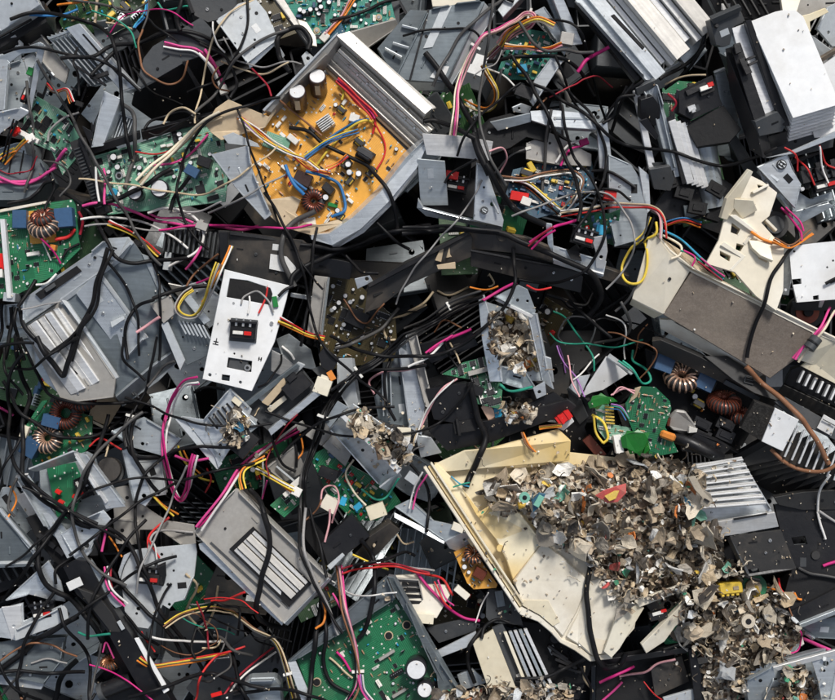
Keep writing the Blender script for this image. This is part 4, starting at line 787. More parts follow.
t.pl('block', Z('I', '405,130 450,85 545,190 500,240 440,230'), 'beamdusty', (-14, -10, -18), ex=(3, 8, -20)); [t.bx('rib', FR(112+q*5, 372+q*3, -13, 50), (0, -.8, -1), (22, .8, 1.5), 'darkgrey') for q in range(4)]
t = T('cream_plate', 'dull cream plate under the grey slotted chassis', 'plastic plate', 100, 405, -30)
t.pl('plate', Z('I', '340,270 370,180 400,175 450,250 400,330 345,300'), 'tan', (-30, -28, -30), 3); t.pl('lip', Z('I', '340,270 345,300 400,330 396,338 335,305'), 'cream', (-30, -29, -32), 2)
# --- beams and panels in the middle
t = T('plastic_beam', 'black plastic beam with a blank white sticker', 'plastic beam', 285, 258, 2)
t.pl('beam', Z('F', '55,232 100,235 370,270 405,300 400,345 370,400 335,442 80,382 60,330'), 'blackdusty', (10, 12, 6), 10); t.pl('rib', Z('F', '60,240 95,240 80,375 62,335'), 'black', (12, 12, 8), 4); t.pl('lip', Z('F', '100,235 370,270 372,284 102,250'), 'black', (14, 10, 10), 5); t.pl('arm', Z('F', '370,305 415,322 560,350 545,412 400,395 372,360'), 'black', (2, 0, -4), 10); t.pl('arm_rib', Z('F', '370,300 395,312 390,360 365,360'), 'blackmatte', (8, 8, 6), 4)
t.pl('sticker', Z('F', '252,320 350,336 345,396 247,376'), 'sticker', (10.6, 9.2, 8.4), .8, bev=0)
t = T('olive_board', 'dark olive circuit board deep beneath the black beam', 'circuit board', 355, 325, -30)
P_ = Z('F', '460,400 560,410 640,490 720,560 730,720 430,760 440,560'); t.pcb(P_, 'pcbolive', (-30, -30, -34), 34, 20, 31, 'cap_s chip_l chip_s res res chip_q cap_m to disc', 2); t.bx('chip_block', FR(356, 318, -30, 25), (-10, -8, 0), (12, 8, 4), 'black')
[t.cy('solder_ring', FR(*p, -29), 0, 0, 0, 1.2, 2.4, 'tin', 10) for p in Z('F', '485,440 480,530 525,585 595,630 550,500')]
t = T('steel_strip', 'narrow upright grey strip right of the white switch panel', 'metal strip', 318, 305, -4)
t.pl('strip', Z('F', '415,400 466,406 436,632 384,622'), 'warmgrey', (0, 0, -6), 3); t.pl('crosspiece', Z('F', '325,465 410,480 408,495 322,480'), 'palegrey', (-2, -2, -4), 2); t.pl('strip_lip', Z('F', '466,406 436,632 444,634 474,408'), 'galvdark', (0, -6, -8), 2)
t = T('switch_unit', 'white metal panel with a window, terminals and a red and white switch', 'panel', 246, 330, 24)
P_ = [(226, 270), (290, 286), (287, 300), (275, 342), (252, 391), (203, 379)]
win = Z('F', '98,412 165,420 250,448 258,470 250,512 160,495 85,482'); cut = Z('K', '90,66 180,80 176,122 84,104')
sh = [circ(*p, r, 8) for p, r in zip(Z('K', '20,132 135,160 113,52'), (1.8, 1.6, 1.1))]+[Z('K', '66,130 96,134 94,156 64,152')]
t.pl('panel', P_, 'white', (32, 30, 26), 3, holes=[win, cut]+sh); t.pl('left_fold', [(226, 270), (203, 379), (200, 380), (223, 271)], 'galv', (32, 24, 12), 2)
t.pl('dark_backing', [(226, 276), (284, 290), (254, 384), (208, 374)], 'blackmatte', 6, 2); f = Plane(P_, (32, 30, 26, 0, 0, 0)).fr(245, 330, 8) if False else FR(244.5, 330, 28.6, 5, -.03, -.04)
t.socket(f.sub(0, 0, .3), 1.15); t.bx('connector_frame', f, (-13.5, -11, -.2), (13.5, 12, 2), 'darkgrey'); f2 = FR(240, 364, 26.5, 11); t.bx('jack', f2, (-11, -5, -6), (8, 6, -1), 'darkgrey'); t.cy('jack_socket', f2, 8.5, 2, -4, 1.5, 3.4, 'tin', 12); t.cy('jack_hole', f2, 8.5, 2, 1.3, 1.9, 1.6, 'black', 10)
x_, y_ = Z('F', '45,650')[0]; t.boxes('warning_mark', FR(x_, y_, 28.4, 12), [((-3, 2, 0), (3, 3, .6)), ((-.6, -4, 0), (.6, 2.5, .6)), ((-2.6, -.6, 0), (2.4, .6, .6))], 'black'); x_, y_ = Z('K', '210,72')[0]
t.cy('printed_ring', FR(x_, y_, 26.4), 0, 0, 0, .6, 4, 'black', 20); t.cy('printed_disc', FR(x_, y_, 26.7), 0, 0, 0, .6, 3.2, 'white', 20); t.boxes('printed_bars', FR(x_, y_, 27.3, 12), [((-1.8, -2, 0), (-.6, 2, .4)), ((.6, -2, 0), (1.8, 2, .4)), ((-2, -.4, 0), (2, .4, .35))], 'black')
t.bx('green_terminal', FR(*Z('F', '268,498')[0], 26, 80), (-5, -2.5, -4), (6, 2.5, 6), 'partgreen'); t.cy('screw', FR(*Z('F', '255,580')[0], 29), 0, 0, 0, 1.5, 2, 'tin', 10); [t.cy('screw', FR(*p, 29.4), 0, 0, 0, 1.2, 1.6, 'tin', 8) for p in Z('F', '112,505 238,445')]
t = T('foil_sheet', 'crumpled glossy silver sheet right below the white switch panel', 'foil', 290, 348, -10)
t.pl('fold', Z('F', '270,640 320,620 400,680 420,760 340,740 290,700'), 'galvdark', (-8, -4, -10, -16, -14, -10), 2); t.pl('fold', Z('F', '255,680 290,700 340,740 330,800 250,760'), 'alu', (-4, -8, -14, -20, -10), 2)
t = T('plastic_beam', 'broken black plastic beam with torn brown ends right of the olive board', 'plastic beam', 420, 270, 6)
t.pl('beam', Z('G', '-160,435 -20,350 218,238 234,262 230,330 0,430 -120,520 -175,540'), 'blackdusty', (2, 6, 18, 18, 10, 2, -6, -8), 8); t.pl('beam_lip', Z('G', '-160,430 218,236 222,250 -155,446'), 'black', (6, 20, 20), 6)
for q in ('95,345 120,288 130,290 118,350', '138,335 150,285 158,288 160,330', '100,362 170,350 172,376 105,378'): t.pl('torn_edge', Z('G', q), 'tan', (13, 14, 13), 2)
t.pl('silver_tab', Z('F', '565,412 622,398 636,422 576,450'), 'galv', (6, 6, 4), 2, holes=[circ(*Z('F', '612,412')[0], 2)]); t.bx('ledge', FR(395, 272, 0, -24), (-30, 8, -8), (60, 14, -2), 'blackmatte')
t = T('plastic_beam', 'long dust-covered dark beam sloping below the triangular steel bracket', 'plastic beam', 525, 262, 8)
t.pl('beam_top', Z('G', '220,238 260,240 430,258 560,310 650,345 640,375 520,340 430,320 230,300'), 'beamdusty', (16, 16, 12), 8); t.pl('beam_front', Z('G', '228,302 430,322 640,378 660,402 655,462 560,440 440,412 230,362'), 'blackdusty', (10, 8, 2), 8); t.pl('beam_end', Z('G', '640,345 740,370 832,400 832,440 730,410 650,385'), 'beamdusty', (6, 4, 0), 8); t.pl('beam_step', Z('G', '228,300 640,376 640,384 228,310'), 'black', (13, 6, 6), 4); t.cy('boss', FR(*Z('G', '345,255')[0], 14), 0, 0, 0, 4, 5, 'beamdusty', 14)
t = T('socket_bracket', 'silver socket bracket with a black switch, on the dusty beam', 'bracket', 578, 250, 26)
t.pl('back_wall', Z('G', '508,205 530,210 545,335 535,310 520,280'), 'galv', (36, 38, 24), 2); t.pl('base', Z('G', '530,282 560,290 745,345 735,402 545,345'), 'galv', (24, 24, 20), 2); t.pl('base_lip', Z('G', '545,340 735,395 730,408 545,352'), 'alubright', (24, 22, 14), 2); t.pl('side_ear', Z('G', '680,260 735,250 745,310 735,375 705,370 700,310'), 'alu', (34, 36, 30), 2, holes=[circ(*Z('G', '722,330')[0], 1.8)])
f = FR(583, 238, 26, 16); t.socket(f, 1.1); t.pl('cutout', Z('G', '590,300 640,308 650,345 610,335'), 'blackmatte', 25, 2, bev=0)
t = T('circuit_board', 'narrow green board standing behind the silver socket bracket', 'circuit board', 606, 222, 6)
t.pcb(Z('G', '640,150 755,165 795,150 788,282 720,262 650,210'), 'pcbgreen', (0, 4, 8), 16, 80, 9, 'disc filmb connr cap_s res conn', 2); t.bx('blue_cap', FR(600, 231, 6, 10), (-5, -5, 0), (5, 5, 9), 'partcyan'); t.bx('red_relay', FR(609, 196, 6, 10), (-6, -5, 0), (6, 5, 9), 'partred')
t = T('steel_post', 'flat teal-grey steel post right of the narrow green board', 'metal post', 625, 215, 4)
t.pl('post', Z('H', '-25,-60 60,-20 110,60 122,160 110,260 0,290 -20,200'), 'galvdark', (4, 6, 4), 3); t.pl('post_edge', Z('H', '85,-10 125,20 135,150 118,170'), 'galv', (10, 8, 4), 3)
t = T('black_housing', 'black plastic housing with sockets between the teal steel post and cream bracket', 'housing', 675, 200, -10)
t.pl('housing', Z('H', '130,160 200,60 300,-20 440,60 390,200 330,180 240,210'), 'black', (-8, -6, -4), 14); [t.boxes('socket', FR(*p, -4, a_), [((-9, -6, 0), (9, 6, 8)), ((-5, -3, 7.6), (5, 3, 9))], 'blackmatte') for p, a_ in zip(Z('H', '200,55 250,95 370,80 300,150'), (-20, 15, 30, 10))]; t.pl('grey_cap', Z('H', '130,-20 215,-20 260,40 180,80'), 'darkgrey', (2, 2, -2), 6); t.pl('glass_tab', Z('H', '250,140 330,130 350,165 260,190'), 'paintgrey', (0, 0, -2), 4)
# --- the cream parts on the right
t = T('foam_box', 'cream plastic box faced with a slab of grey foam', 'plastic box', 735, 320, 30)
t.pl('end_cap', Z('H', '128,255 150,240 200,312 285,378 190,545 150,530 72,485'), 'creampale', (30, 30, 34, 32, 22, 20, 20), 4); t.pl('end_bevel', Z('H', '72,485 150,530 190,545 165,560 70,505'), 'cream', (20, 20, 20, 8, 8), 4); t.cy('screw_hole', FR(*Z('H', '207,412')[0], 29.5), 0, 0, 0, .6, 1.8, 'black', 8)
t.pl('foam_slab', Z('H', '287,385 520,500 748,612 690,715 596,790 188,548'), 'foam', (33, 34, 34, 26, 22, 24), 6, bev=.8); t.pl('top_edge', Z('H', '150,232 205,305 290,375 530,492 760,605 835,640 832,652 745,618 520,505 285,388 195,318'), 'creampale', (30, 34, 36, 37, 37, 36, 34, 34, 34, 33, 32), 3)
t.pl('bottom_ledge', Z('H', '180,565 225,565 490,705 590,770 560,790 450,740 190,600'), 'creampale', (16, 18, 16, 14, 8, 8, 8), 4); t.pl('ledge_slot', Z('H', '232,575 245,578 480,700 470,705'), 'blackmatte', (20, 20, 18), 1.5, bev=0); t.pl('right_cap', Z('H', '752,612 832,648 920,690 920,860 832,780 770,740 690,715'), 'cream', (35, 33, 31, 16, 16, 20, 26), 4); t.pl('back_wall', Z('H', '150,232 290,330 400,410 530,492 290,375 205,305'), 'tan', (28, 10, 10, 34, 34, 32), 2); t.pl('inner_floor', Z('H', '160,225 330,330 420,420 300,370'), 'tan', 4, 2)
t.pl('foam_end', Z('H', '748,612 690,715 700,720 758,616'), 'creampale', (35, 27, 25), 3)
t = T('cream_bracket', 'cream moulded plastic bracket with square cut-outs leaning over the foam-faced box', 'plastic bracket', 745, 245, 30)
win = [Z('H', q) for q in ('430,205 462,228 450,250 425,240', '448,282 475,290 462,312 444,304', '385,310 425,330 420,350 385,328', '525,62 560,70 555,78 528,74')]
t.pl('plate', Z('H', '480,18 545,50 600,92 570,180 540,205 585,255 625,290 622,460 596,535 520,480 440,390 332,358 380,270 400,195'), 'creampale', (46, 46, 42, 40, 40, 40, 38, 32, 30, 30, 30, 30, 36, 40) if False else (46, 45, 34), 4, holes=win)
for q_ in ('430,205 462,228 450,250 425,240', '448,282 475,290 462,312 444,304', '385,310 425,330 420,350 385,328'):
    qq = Z('H', q_); c_ = np.mean(np.array(qq), 0)
    for i_ in range(4):
        a_, b_ = np.array(qq[i_]), np.array(qq[(i_+1) % 4]); oa, ob = c_+(a_-c_)*1.35, c_+(b_-c_)*1.35
        t.pl('pocket_wall', [tuple(a_), tuple(b_), tuple(ob), tuple(oa)], 'creampale' if i_ % 2 else 'cream', 46-(a_[1]-175)*.1+(i_ % 2)*1.5, ex=(0, 0, -9))
for q_ in ('500,90 560,60 566,68 508,98', '560,190 600,230 594,238 554,198', '560,380 615,400 612,410 557,390', '500,400 520,470 513,474 493,404', '340,355 400,375 398,384 338,362'): t.pl('moulded_rib', Z('H', q_), 'creampale', 47-(Z('H', q_)[0][1]-175)*.1, ex=(0, 0, -8))
t.pl('upper_lip', Z('H', '400,120 480,15 495,22 450,130 410,195 385,190'), 'cream', (52, 56, 54), 5); t.pl('pocket_wall', Z('H', '415,180 440,178 522,240 480,290 470,280 505,242'), 'creampale', (47, 47, 44), 5); t.pl('pocket_wall', Z('H', '385,290 400,278 482,330 430,385 420,380 462,335'), 'creampale', (44, 44, 42), 5); t.pl('shelf', Z('H', '430,120 500,125 520,160 470,190 430,150'), 'cream', (50, 50, 46), 5); t.pl('clip', Z('H', '490,270 560,275 575,250 590,268 570,300 575,350 530,330 500,300'), 'cream', (44, 44, 42), 5); t.pl('clip_floor', Z('H', '530,310 572,320 560,355 528,340'), 'tan', 42, 2); [t.cy('hole', FR(*p, 36.5), 0, 0, 0, .5, 2, 'tan', 8) for p in Z('H', '475,420 505,432')]
t = T('motor', 'dusty dark motor with orange wiring behind the cream bracket', 'motor', 768, 225, 0)
t.cy('motor_body', FR(772, 226, -14, 20), 0, 0, 0, 22, 14, 'blackdusty', 24); t.cy('motor_cap', FR(772, 226, 8, 20), 0, 0, 0, 3, 9, 'darkgrey', 20); t.bx('orange_block', FR(765, 236, -4, 25), (-14, -3, 0), (14, 4, 6), 'partorange'); t.boxes('steel_arm', FR(768, 205, -6, 75), [((-16, -4, 0), (14, 4, 3))], 'galvdark')
t = T('metal_cover', 'white metal panel with a folded grey flange at the right edge', 'panel', 815, 272, 26)
t.pl('panel', Z('H', '648,292 740,280 920,262 920,495 832,490 680,502 660,420'), 'white', (34, 33, 32), 3, holes=[Z('H', '660,415 695,412 697,432 664,436'), Z('H', '740,478 762,474 763,492 741,492'), circ(*Z('H', '668,310')[0], 1.4, 6), circ(*Z('H', '793,370')[0], 1.2, 6), circ(*Z('H', '815,345')[0], 1.2, 6)]); t.pl('flange', Z('H', '612,302 648,288 660,420 655,475 628,470'), 'galv', (26, 34, 30), 2); [t.cy('rivet', FR(*p, 32), 0, 0, 0, 2, 1.8, 'tin', 8) for p in Z('H', '635,330 635,455')]; t.pl('foot', Z('H', '770,490 790,490 788,520 775,520'), 'palegrey', (30, 30, 22), 2); t.pl('underside', Z('H', '680,500 832,490 900,492 900,530 700,530'), 'darkgrey', (18, 18, 8), 3); t.pl('slot', Z('H', '800,425 832,410 832,420 806,432'), 'black', 34, 1, bev=0)
t = T('motor', 'brown-banded black reel under the white corner panel', 'reel', 805, 305, -8)
t.cy('reel_body', FR(806, 312, -20, 0), 0, 0, 0, 16, 17, 'blackdusty', 26); t.cy('reel_band', FR(806, 312, -6, 0), 0, 0, 0, 2.5, 12, 'copperdark', 24); t.cy('hub', FR(806, 312, -4, 0), 0, 0, 0, 4, 5, 'black', 16)
# --- lower left
t = T('coil_board', 'dark corner board with two copper ring coils and blue blocks', 'circuit board', 55, 430, -14)
P_ = Z('I', '70,360 180,235 345,290 340,400 300,440 120,490'); b_, pf = t.pcb(P_, 'pcbgreen', (-22, -20, -18), 14, -30, 12, 'filmy cap_s chip_s res disco', avoid=[(66, 415, 20), (48, 440, 18), (30, 447, 14)])
t.coil(pf.fr(66, 413, 0), 11, 5, 'copperdark', 26, 8); t.coil(pf.fr(48, 438, 0), 10, 5.5, 'copperpale', 18, 20); t.coil(pf.fr(84, 402, 0), 8, 4, 'copperdark', 18, 60)
t.bx('blue_block', pf.fr(53, 421, 15), (-9, -6, 0), (9, 6, 12), 'partblue'); t.bx('blue_block', pf.fr(32, 447, 30), (-8, -9, 0), (8, 9, 14), 'partblue'); t.pl('green_strip', Z('I', '90,345 165,230 190,225 100,350'), 'pcbgreen', (-8, -8, -8), 2); t.bx('cream_tape', FR(27, 431, -10, 20), (-3, -6, 0), (4, 6, 6), 'cream')
t = T('metal_plate', 'grey plate with a screw hole beside the coil board', 'metal plate', 145, 437, -12)
t.pl('plate', Z('I', '420,345 545,290 690,372 625,440 500,405'), 'galvdark', (-12, -10, -8), 2, holes=[circ(*Z('I', '540,392')[0], 1.8)]); t.pl('lower_plate', Z('I', '510,460 605,455 620,590 560,600'), 'palegrey', (-20, -20, -22), 2); t.pl('lip', Z('I', '420,345 500,405 496,415 412,352'), 'galv', (-12, -12, -18), 2)
t = T('steel_strip', 'narrow steel bracket with a rounded end under the looped black cable', 'bracket', 138, 478, -2)
t.pl('strip', Z('I', '462,418 498,405 560,560 570,600 545,632 500,610'), 'galv', (-2, -2, -6), 2, holes=[circ(*Z('I', '540,592')[0], 2.4)]); t.pl('strip_fold', Z('I', '462,418 500,610 490,615 450,424'), 'galvdark', (-2, -5, -12), 2)
t = T('switch_bracket', 'steel bracket framing green terminals and a black switch', 'bracket', 75, 495, 12)
t.pl('top_wall', Z('I', '110,490 285,420 300,430 285,460 130,500'), 'galv', (14, 18, 12), 2); t.pl('floor', Z('I', '115,480 300,430 330,445 400,650 200,760 120,600'), 'galvdark', -14, 2); t.pl('right_wall', Z('I', '285,425 335,430 475,630 400,640 385,600'), 'galv', (18, 18, 12), 2); t.pl('inner_ridge', Z('I', '290,430 302,425 410,610 400,620'), 'alu', (21, 21, 14), 2, holes=[])
t.pl('left_wall', Z('I', '62,520 105,510 240,720 330,800 250,800 170,720'), 'galv', (10, 12, 6), 2); t.pl('foot', Z('M', '225,75 300,20 390,-20 420,15 380,60 345,140 310,175 280,165'), 'galv', (8, 12, 12), 2, holes=[circ(*Z('M', '325,115')[0], 3)]); t.pl('left_fold', Z('I', '62,520 72,510 115,505 108,518'), 'alu', (16, 18, 18), 2)
t.pl('terminal_board', Z('I', '150,490 260,470 300,560 250,690 190,680'), 'pcbgreen', -8, 2); t.socket(FR(79, 489, -8, 65), 1.); [t.bx('red_tab', FR(*p, -4, 30), (-3, -2, 0), (3, 2, 5), 'partred') for p in Z('I', '205,580 215,620 270,600')]
t = T('metal_plate', 'tan-grey crinkled plate behind the switch bracket', 'metal plate', 125, 520, -18)
t.pl('plate', Z('I', '425,560 480,550 560,640 620,680 600,720 430,720'), 'warmgrey', (-18, -18, -20), 2); t.pl('plate', Z('M', '430,10 530,20 530,110 440,105'), 'warmgrey', (-14, -14, -16), 2); t.pl('shelf', Z('M', '530,10 730,40 735,120 690,125'), 'warmgrey', (-24, -24, -26), 2)
t = T('label_plate', 'blank cream sticker plate beside the switch bracket', 'label plate', 25, 505, -8)
t.pl('plate', Z('I', '55,590 100,572 148,648 110,672'), 'sticker', (-6, -6, -8), 2); t.pl('plate_back', Z('I', '0,560 50,560 140,700 60,760 -60,700'), 'galvdark', (-14, -14, -16), 3)
t = T('reel', 'dusty dark round hub right of the switch bracket', 'hub', 108, 480, -8)
t.cy('hub', FR(*Z('I', '410,490')[0], -16), 0, 0, 0, 8, 12, 'beamdusty', 24); t.cy('hub_rim', FR(*Z('I', '410,500')[0], -18), 0, 0, 0, 4, 14, 'darkgrey', 24)
t = T('grey_case', 'grey case corner with a bright steel edge at the left side', 'case', 15, 545, 6)
t.pl('case_top', Z('M', '-120,-30 0,-25 140,140 120,190 -10,195 -120,200'), 'paintgrey', (8, 10, 8), 10); t.pl('case_edge', Z('M', '0,-25 10,-30 150,145 138,158 125,140'), 'galv', (12, 12, 10), 4); t.pl('bottom_edge', Z('M', '-120,185 120,180 128,195 -120,205'), 'palegrey', (8, 9, 6), 4)
t = T('ribbed_vent', 'black slanted vent ribs under the left grey case corner', 'vent', 15, 577, -16)
t.pl('vent_body', Z('M', '-60,205 150,190 90,260 -60,320'), 'black', -22, 6); [t.bx('rib', FR(-2+q*9, 575-q*2, -18, 60), (-8, -1, -2), (8, 1.4, 4), 'darkgrey') for q in range(5)]
t = T('socket_bracket', 'bright folded steel bracket with a black inlet beside the black diagonal rail', 'bracket', 35, 610, 4)
t.pl('upper_plate', Z('M', '15,325 195,165 235,250 245,330 180,320 110,300'), 'galv', (2, 14, 8), 2); t.pl('lower_plate', Z('M', '10,350 90,330 90,400 240,335 265,390 60,478 35,470 0,465 -60,480 -60,370'), 'galv', (6, 6, 4, 10, 8, 2, 2, 2, 2, 6), 2); t.pl('front_edge', Z('M', '60,430 250,335 262,350 270,395 65,470'), 'palegrey', (10, 12, 12), 2)
t.pl('left_foot', Z('M', '10,345 85,338 80,430 40,478 35,440'), 'alubright', (8, 8, 4), 2, holes=[circ(*Z('M', '52,420')[0], 1.6)]); t.socket(FR(44, 610, 2, -10), 1.05); t.bx('white_tab', FR(*Z('M', '310,245')[0], 22, -25), (-9, -5, 0), (6, 4, 1), 'sticker')
t = T('grey_chassis', 'flat grey chassis lid with rivets at the bottom left', 'chassis', 30, 660, -6)
t.pl('lid', Z('M', '-120,500 60,470 250,460 240,545 170,635 0,600 -120,590'), 'paintgrey', (-6, -6, -2), 3); t.pl('lid_edge', Z('M', '-120,590 0,600 170,635 155,660 -120,625'), 'galv', (-6, -6, -6), 4); [t.cy('rivet', FR(*p, -3), 0, 0, 0, 1.6, 1.6, 'tin', 8) for p in Z('M', '55,585 120,600 20,520')]
t = T('diagonal_rail', 'long black plastic rail running down to the bottom edge with a white edge strip', 'plastic rail', 115, 625, 16)
t.pl('rail', Z('M', '240,195 290,165 335,170 420,330 530,500 660,720 560,720 470,560 400,430 330,335 290,300'), 'black', (20, 20, 14) if False else (18, 20, 16), 12); t.pl('rail_top', Z('M', '300,270 380,300 430,370 460,440 420,440 340,330'), 'blackdusty', (23, 23, 21), 5); t.pl('white_strip', Z('M', '512,462 528,460 642,660 622,672'), 'white', (21, 21, 19), 3); t.pl('steel_edge', Z('M', '335,170 350,168 460,345 440,350 420,330'), 'galvdark', (20, 20, 18), 4); t.bx('clip', FR(*Z('M', '462,412')[0], 20, 60), (-5, -2, 0), (5, 2, 1.5), 'palegrey'); t.pl('rail_flank', Z('M', '400,430 470,560 560,720 520,720 420,580 370,460'), 'blackmatte', (10, 8, 6), 8)
t = T('black_beam', 'black beam with clips behind the switch bracket and the diagonal rail', 'plastic beam', 45, 545, 0)
t.pl('beam', Z('M', '100,10 180,-10 290,165 230,200 150,110'), 'blackmatte', (2, 4, 2), 10); [t.bx('clip', FR(44+q*9, 536+q*7, 3, 40), (-5, -2, -1), (5, 3, 3), 'black') for q in range(3)]; t.pl('steel_edge', Z('M', '170,-10 195,-15 285,150 262,160'), 'galv', (7, 7, 7), 3)
t = T('terminal_bracket', 'pale steel bracket plate carrying a black terminal block with red leads', 'bracket', 160, 580, 6)
t.pl('plate', Z('M', '455,240 470,190 500,135 535,128 740,108 745,140 735,230 700,320 660,330 640,355 615,340 590,390 560,430 520,425 470,365'), 'palegrey', (6, 6, 8) if False else (4, 6, 6), 2, holes=[circ(*Z('M', '522,355')[0], 2.), circ(*Z('M', '640,338')[0], 1.6), circ(*Z('M', '610,150')[0], 1.6)]); t.pl('left_fold', Z('M', '455,240 470,190 500,135 470,150 448,215'), 'galv', (8, 8, 8), 2)
f = FR(*Z('M', '572,225')[0], 7, 4); t.socket(f, 1.15); t.pl('side_cheek', Z('M', '605,190 640,175 635,225 618,270 600,265'), 'black', (20, 20, 12), 4)
t = T('black_cylinder', 'glossy black cylinder under the diagonal rail', 'cylinder', 118, 675, -4)
f = FR.three((*Z('M', '385,628')[0], -2), (*Z('M', '505,580')[0], -2), (*Z('M', '400,665')[0], -2)); t.cy('body', f, 0, 8, 0, 32, 8, 'black', 24, axis='u'); t.cy('collar', f, 0, 8, -2, 3, 9, 'darkgrey', 24, axis='u')
t = T('black_case', 'dark textured case at the bottom edge under the black cylinder', 'case', 110, 695, -8)
t.pl('case_top', Z('M', '360,720 400,680 520,620 560,700 560,800 360,800'), 'blackdusty', (-8, -6, -6), 8); t.pl('case_edge', Z('M', '390,680 515,615 522,625 402,690'), 'darkgrey', (-4, -4, -6), 4)
t = T('copper_bundle', 'small copper motor winding beside the black cylinder', 'motor', 112, 662, -2)
t.coil(FR(*Z('M', '415,560')[0], -8), 6, 3.5, 'copper', 18, 60); t.boxes('winding_frame', FR(*Z('M', '415,555')[0], -14, 20), [((-8, -6, 0), (8, 6, 5))], 'black')
# --- louvered box and shred trays in the middle
t = T('louvered_box', 'light steel box with five louvers, a dark open tray behind it', 'metal box', 225, 432, 14)
f = FR.three((*Z('K', '0,300')[0], 16), (*Z('K', '50,485')[0], 8), (*Z('K', '100,180')[0], 22))
t.pl('louver_face', Z('K', '-5,300 100,180 180,262 150,330 90,420 50,480'), 'galv', (16, 22, 20), 3); t.pl('edge_rail', Z('K', '-115,300 -90,290 60,470 45,495'), 'palegrey', (12, 12, 10), 5); t.pl('outer_plate', Z('K', '-90,288 -5,300 50,480 60,470'), 'galv', (12, 15, 12), 2)
for q in range(6): x_, y_ = Z('K', f'{22+q*17},{296-q*13}')[0]; t.bx('louver', FR(x_, y_, 19.5, 52), (-2, -1, -.6), (13, 1, .6), 'blackmatte', bev=.1)
t.pl('tray_floor', Z('K', '130,255 350,90 430,190 245,355'), 'darkgrey', (6, 8, 8), 3); t.pl('tray_rail', Z('K', '240,340 430,180 440,205 250,362'), 'galv', (16, 18, 16), 5); t.pl('tray_wall', Z('K', '130,255 350,90 362,100 145,268'), 'paintgrey', (18, 20, 18), 3); t.pl('tray_end', Z('K', '130,255 145,262 200,300 195,320'), 'galv', (20, 18, 14), 3); t.bx('foam_dab', FR(*Z('K', '128,228')[0], 20, 40), (-5, -4, 0), (5, 4, 3), 'cream')
t.pl('slab', Z('K', '190,210 355,85 380,95 225,245'), 'palegrey', (14, 16, 14), 4); t.pl('dirty_slab', Z('K', '215,235 300,140 310,170 240,250'), 'tan', (17, 18, 17), 2); t.pl('pale_bar', Z('K', '235,260 300,210 310,225 245,278'), 'creampale', (14, 15, 14), 3); t.boxes('black_clamp', FR(*Z('K', '345,175')[0], 12, -40), [((-12, -8, 0), (14, 9, 10)), ((-2, -12, 2), (8, -6, 12))], 'black')
t.boxes('hinge_block', FR(*Z('K', '145,380')[0], 10, -50), [((-14, -10, -4), (12, 12, 10))], 'black'); t.pl('bracket_tab', Z('K', '110,370 150,340 170,370 130,410'), 'darkgrey', (22, 22, 22), 3, holes=[circ(*Z('K', '142,368')[0], 1.3, 6)]); t.pl('bracket_tab', Z('K', '160,320 190,300 205,325 175,350'), 'galvdark', (20, 20, 20), 3)
t = T('corner_clip', 'small black clip over a torn cream foam lump', 'clip', 325, 370, 14)
t.pl('clip', Z('K', '430,55 452,25 508,70 480,125 440,100'), 'black', (18, 18, 16), 5); t.pl('clip_base', Z('K', '400,110 440,95 480,130 450,160'), 'darkgrey', (10, 10, 10), 4); t.boxes('foam_lump', FR(*Z('K', '445,175')[0], 8, 20), [((-8, -8, 0), (8, 8, 10)), ((-5, -11, 2), (4, 0, 9))], 'cream'); t.bx('orange_dab', FR(*Z('K', '478,135')[0], 14, 60), (-5, -3, 0), (5, 3, 4), 'partorange')
t = T('white_plate', 'pale upright plate behind the black cable bundle', 'metal plate', 345, 382, 0)
t.pl('plate', Z('K', '500,70 555,68 580,245 545,265 500,190'), 'palegrey', (0, 2, -2), 2); t.pl('plate_fold', Z('K', '555,68 566,70 590,245 580,245'), 'galv', (2, 0, -8), 2)
t = T('shred_tray', 'shiny folded steel tray holding a strip of shreds', 'metal tray', 360, 440, 14)
t.pl('front_face', Z('K', '468,338 512,290 735,500 660,560'), 'galv', (6, 20, 18), 3); t.pl('rim', Z('K', '508,282 522,272 745,485 728,505'), 'alubright', (24, 24, 20), 3); t.pl('floor', Z('K', '510,265 560,240 780,400 740,490'), 'galvdark', (6, 6, 4), 2); t.pl('corner', Z('K', '470,335 520,270 545,255 500,230 450,310'), 'galvdark', (10, 14, 12), 2); t.pl('back_face', Z('K', '545,255 560,240 790,400 780,420'), 'galv', (14, 16, 14), 2); t.pl('foot', Z('K', '660,560 735,500 745,520 690,580'), 'palegrey', (12, 14, 6), 2)
t.bx('end_tab', FR(*Z('K', '785,525')[0], 8, 35), (-7, -5, 0), (7, 5, 2), 'palegrey'); t.bx('foam_square', FR(*Z('K', '752,352')[0], 24, 3), (-7, -6.5, 0), (7, 6.5, 4), 'cream')
t = T('grey_heat_sink', 'tall grey ribbed panels beside the black open tray', 'heat sink', 395, 395, 2)
t.pl('panel', Z('K', '640,215 690,150 730,20 760,10 800,330 700,320 655,300'), 'paintgrey', (2, 2, 6) if False else (2, 4, 8), 3); t.pl('panel', Z('K', '730,20 765,-20 832,250 820,360 770,330'), 'galv', (8, 8, 4), 4); t.pl('edge_post', Z('K', '765,-20 800,-30 850,180 850,260 832,250'), 'warmgrey', (12, 12, 10), 4); [t.bx('rib', FR(383+q*4, 390, 6, 88), (-22, -.8, -1), (26, .8, 2.5), 'galvdark') for q in range(3)]
t = T('circuit_board', 'green board with orange parts below the shiny shred tray', 'circuit board', 350, 505, -12)
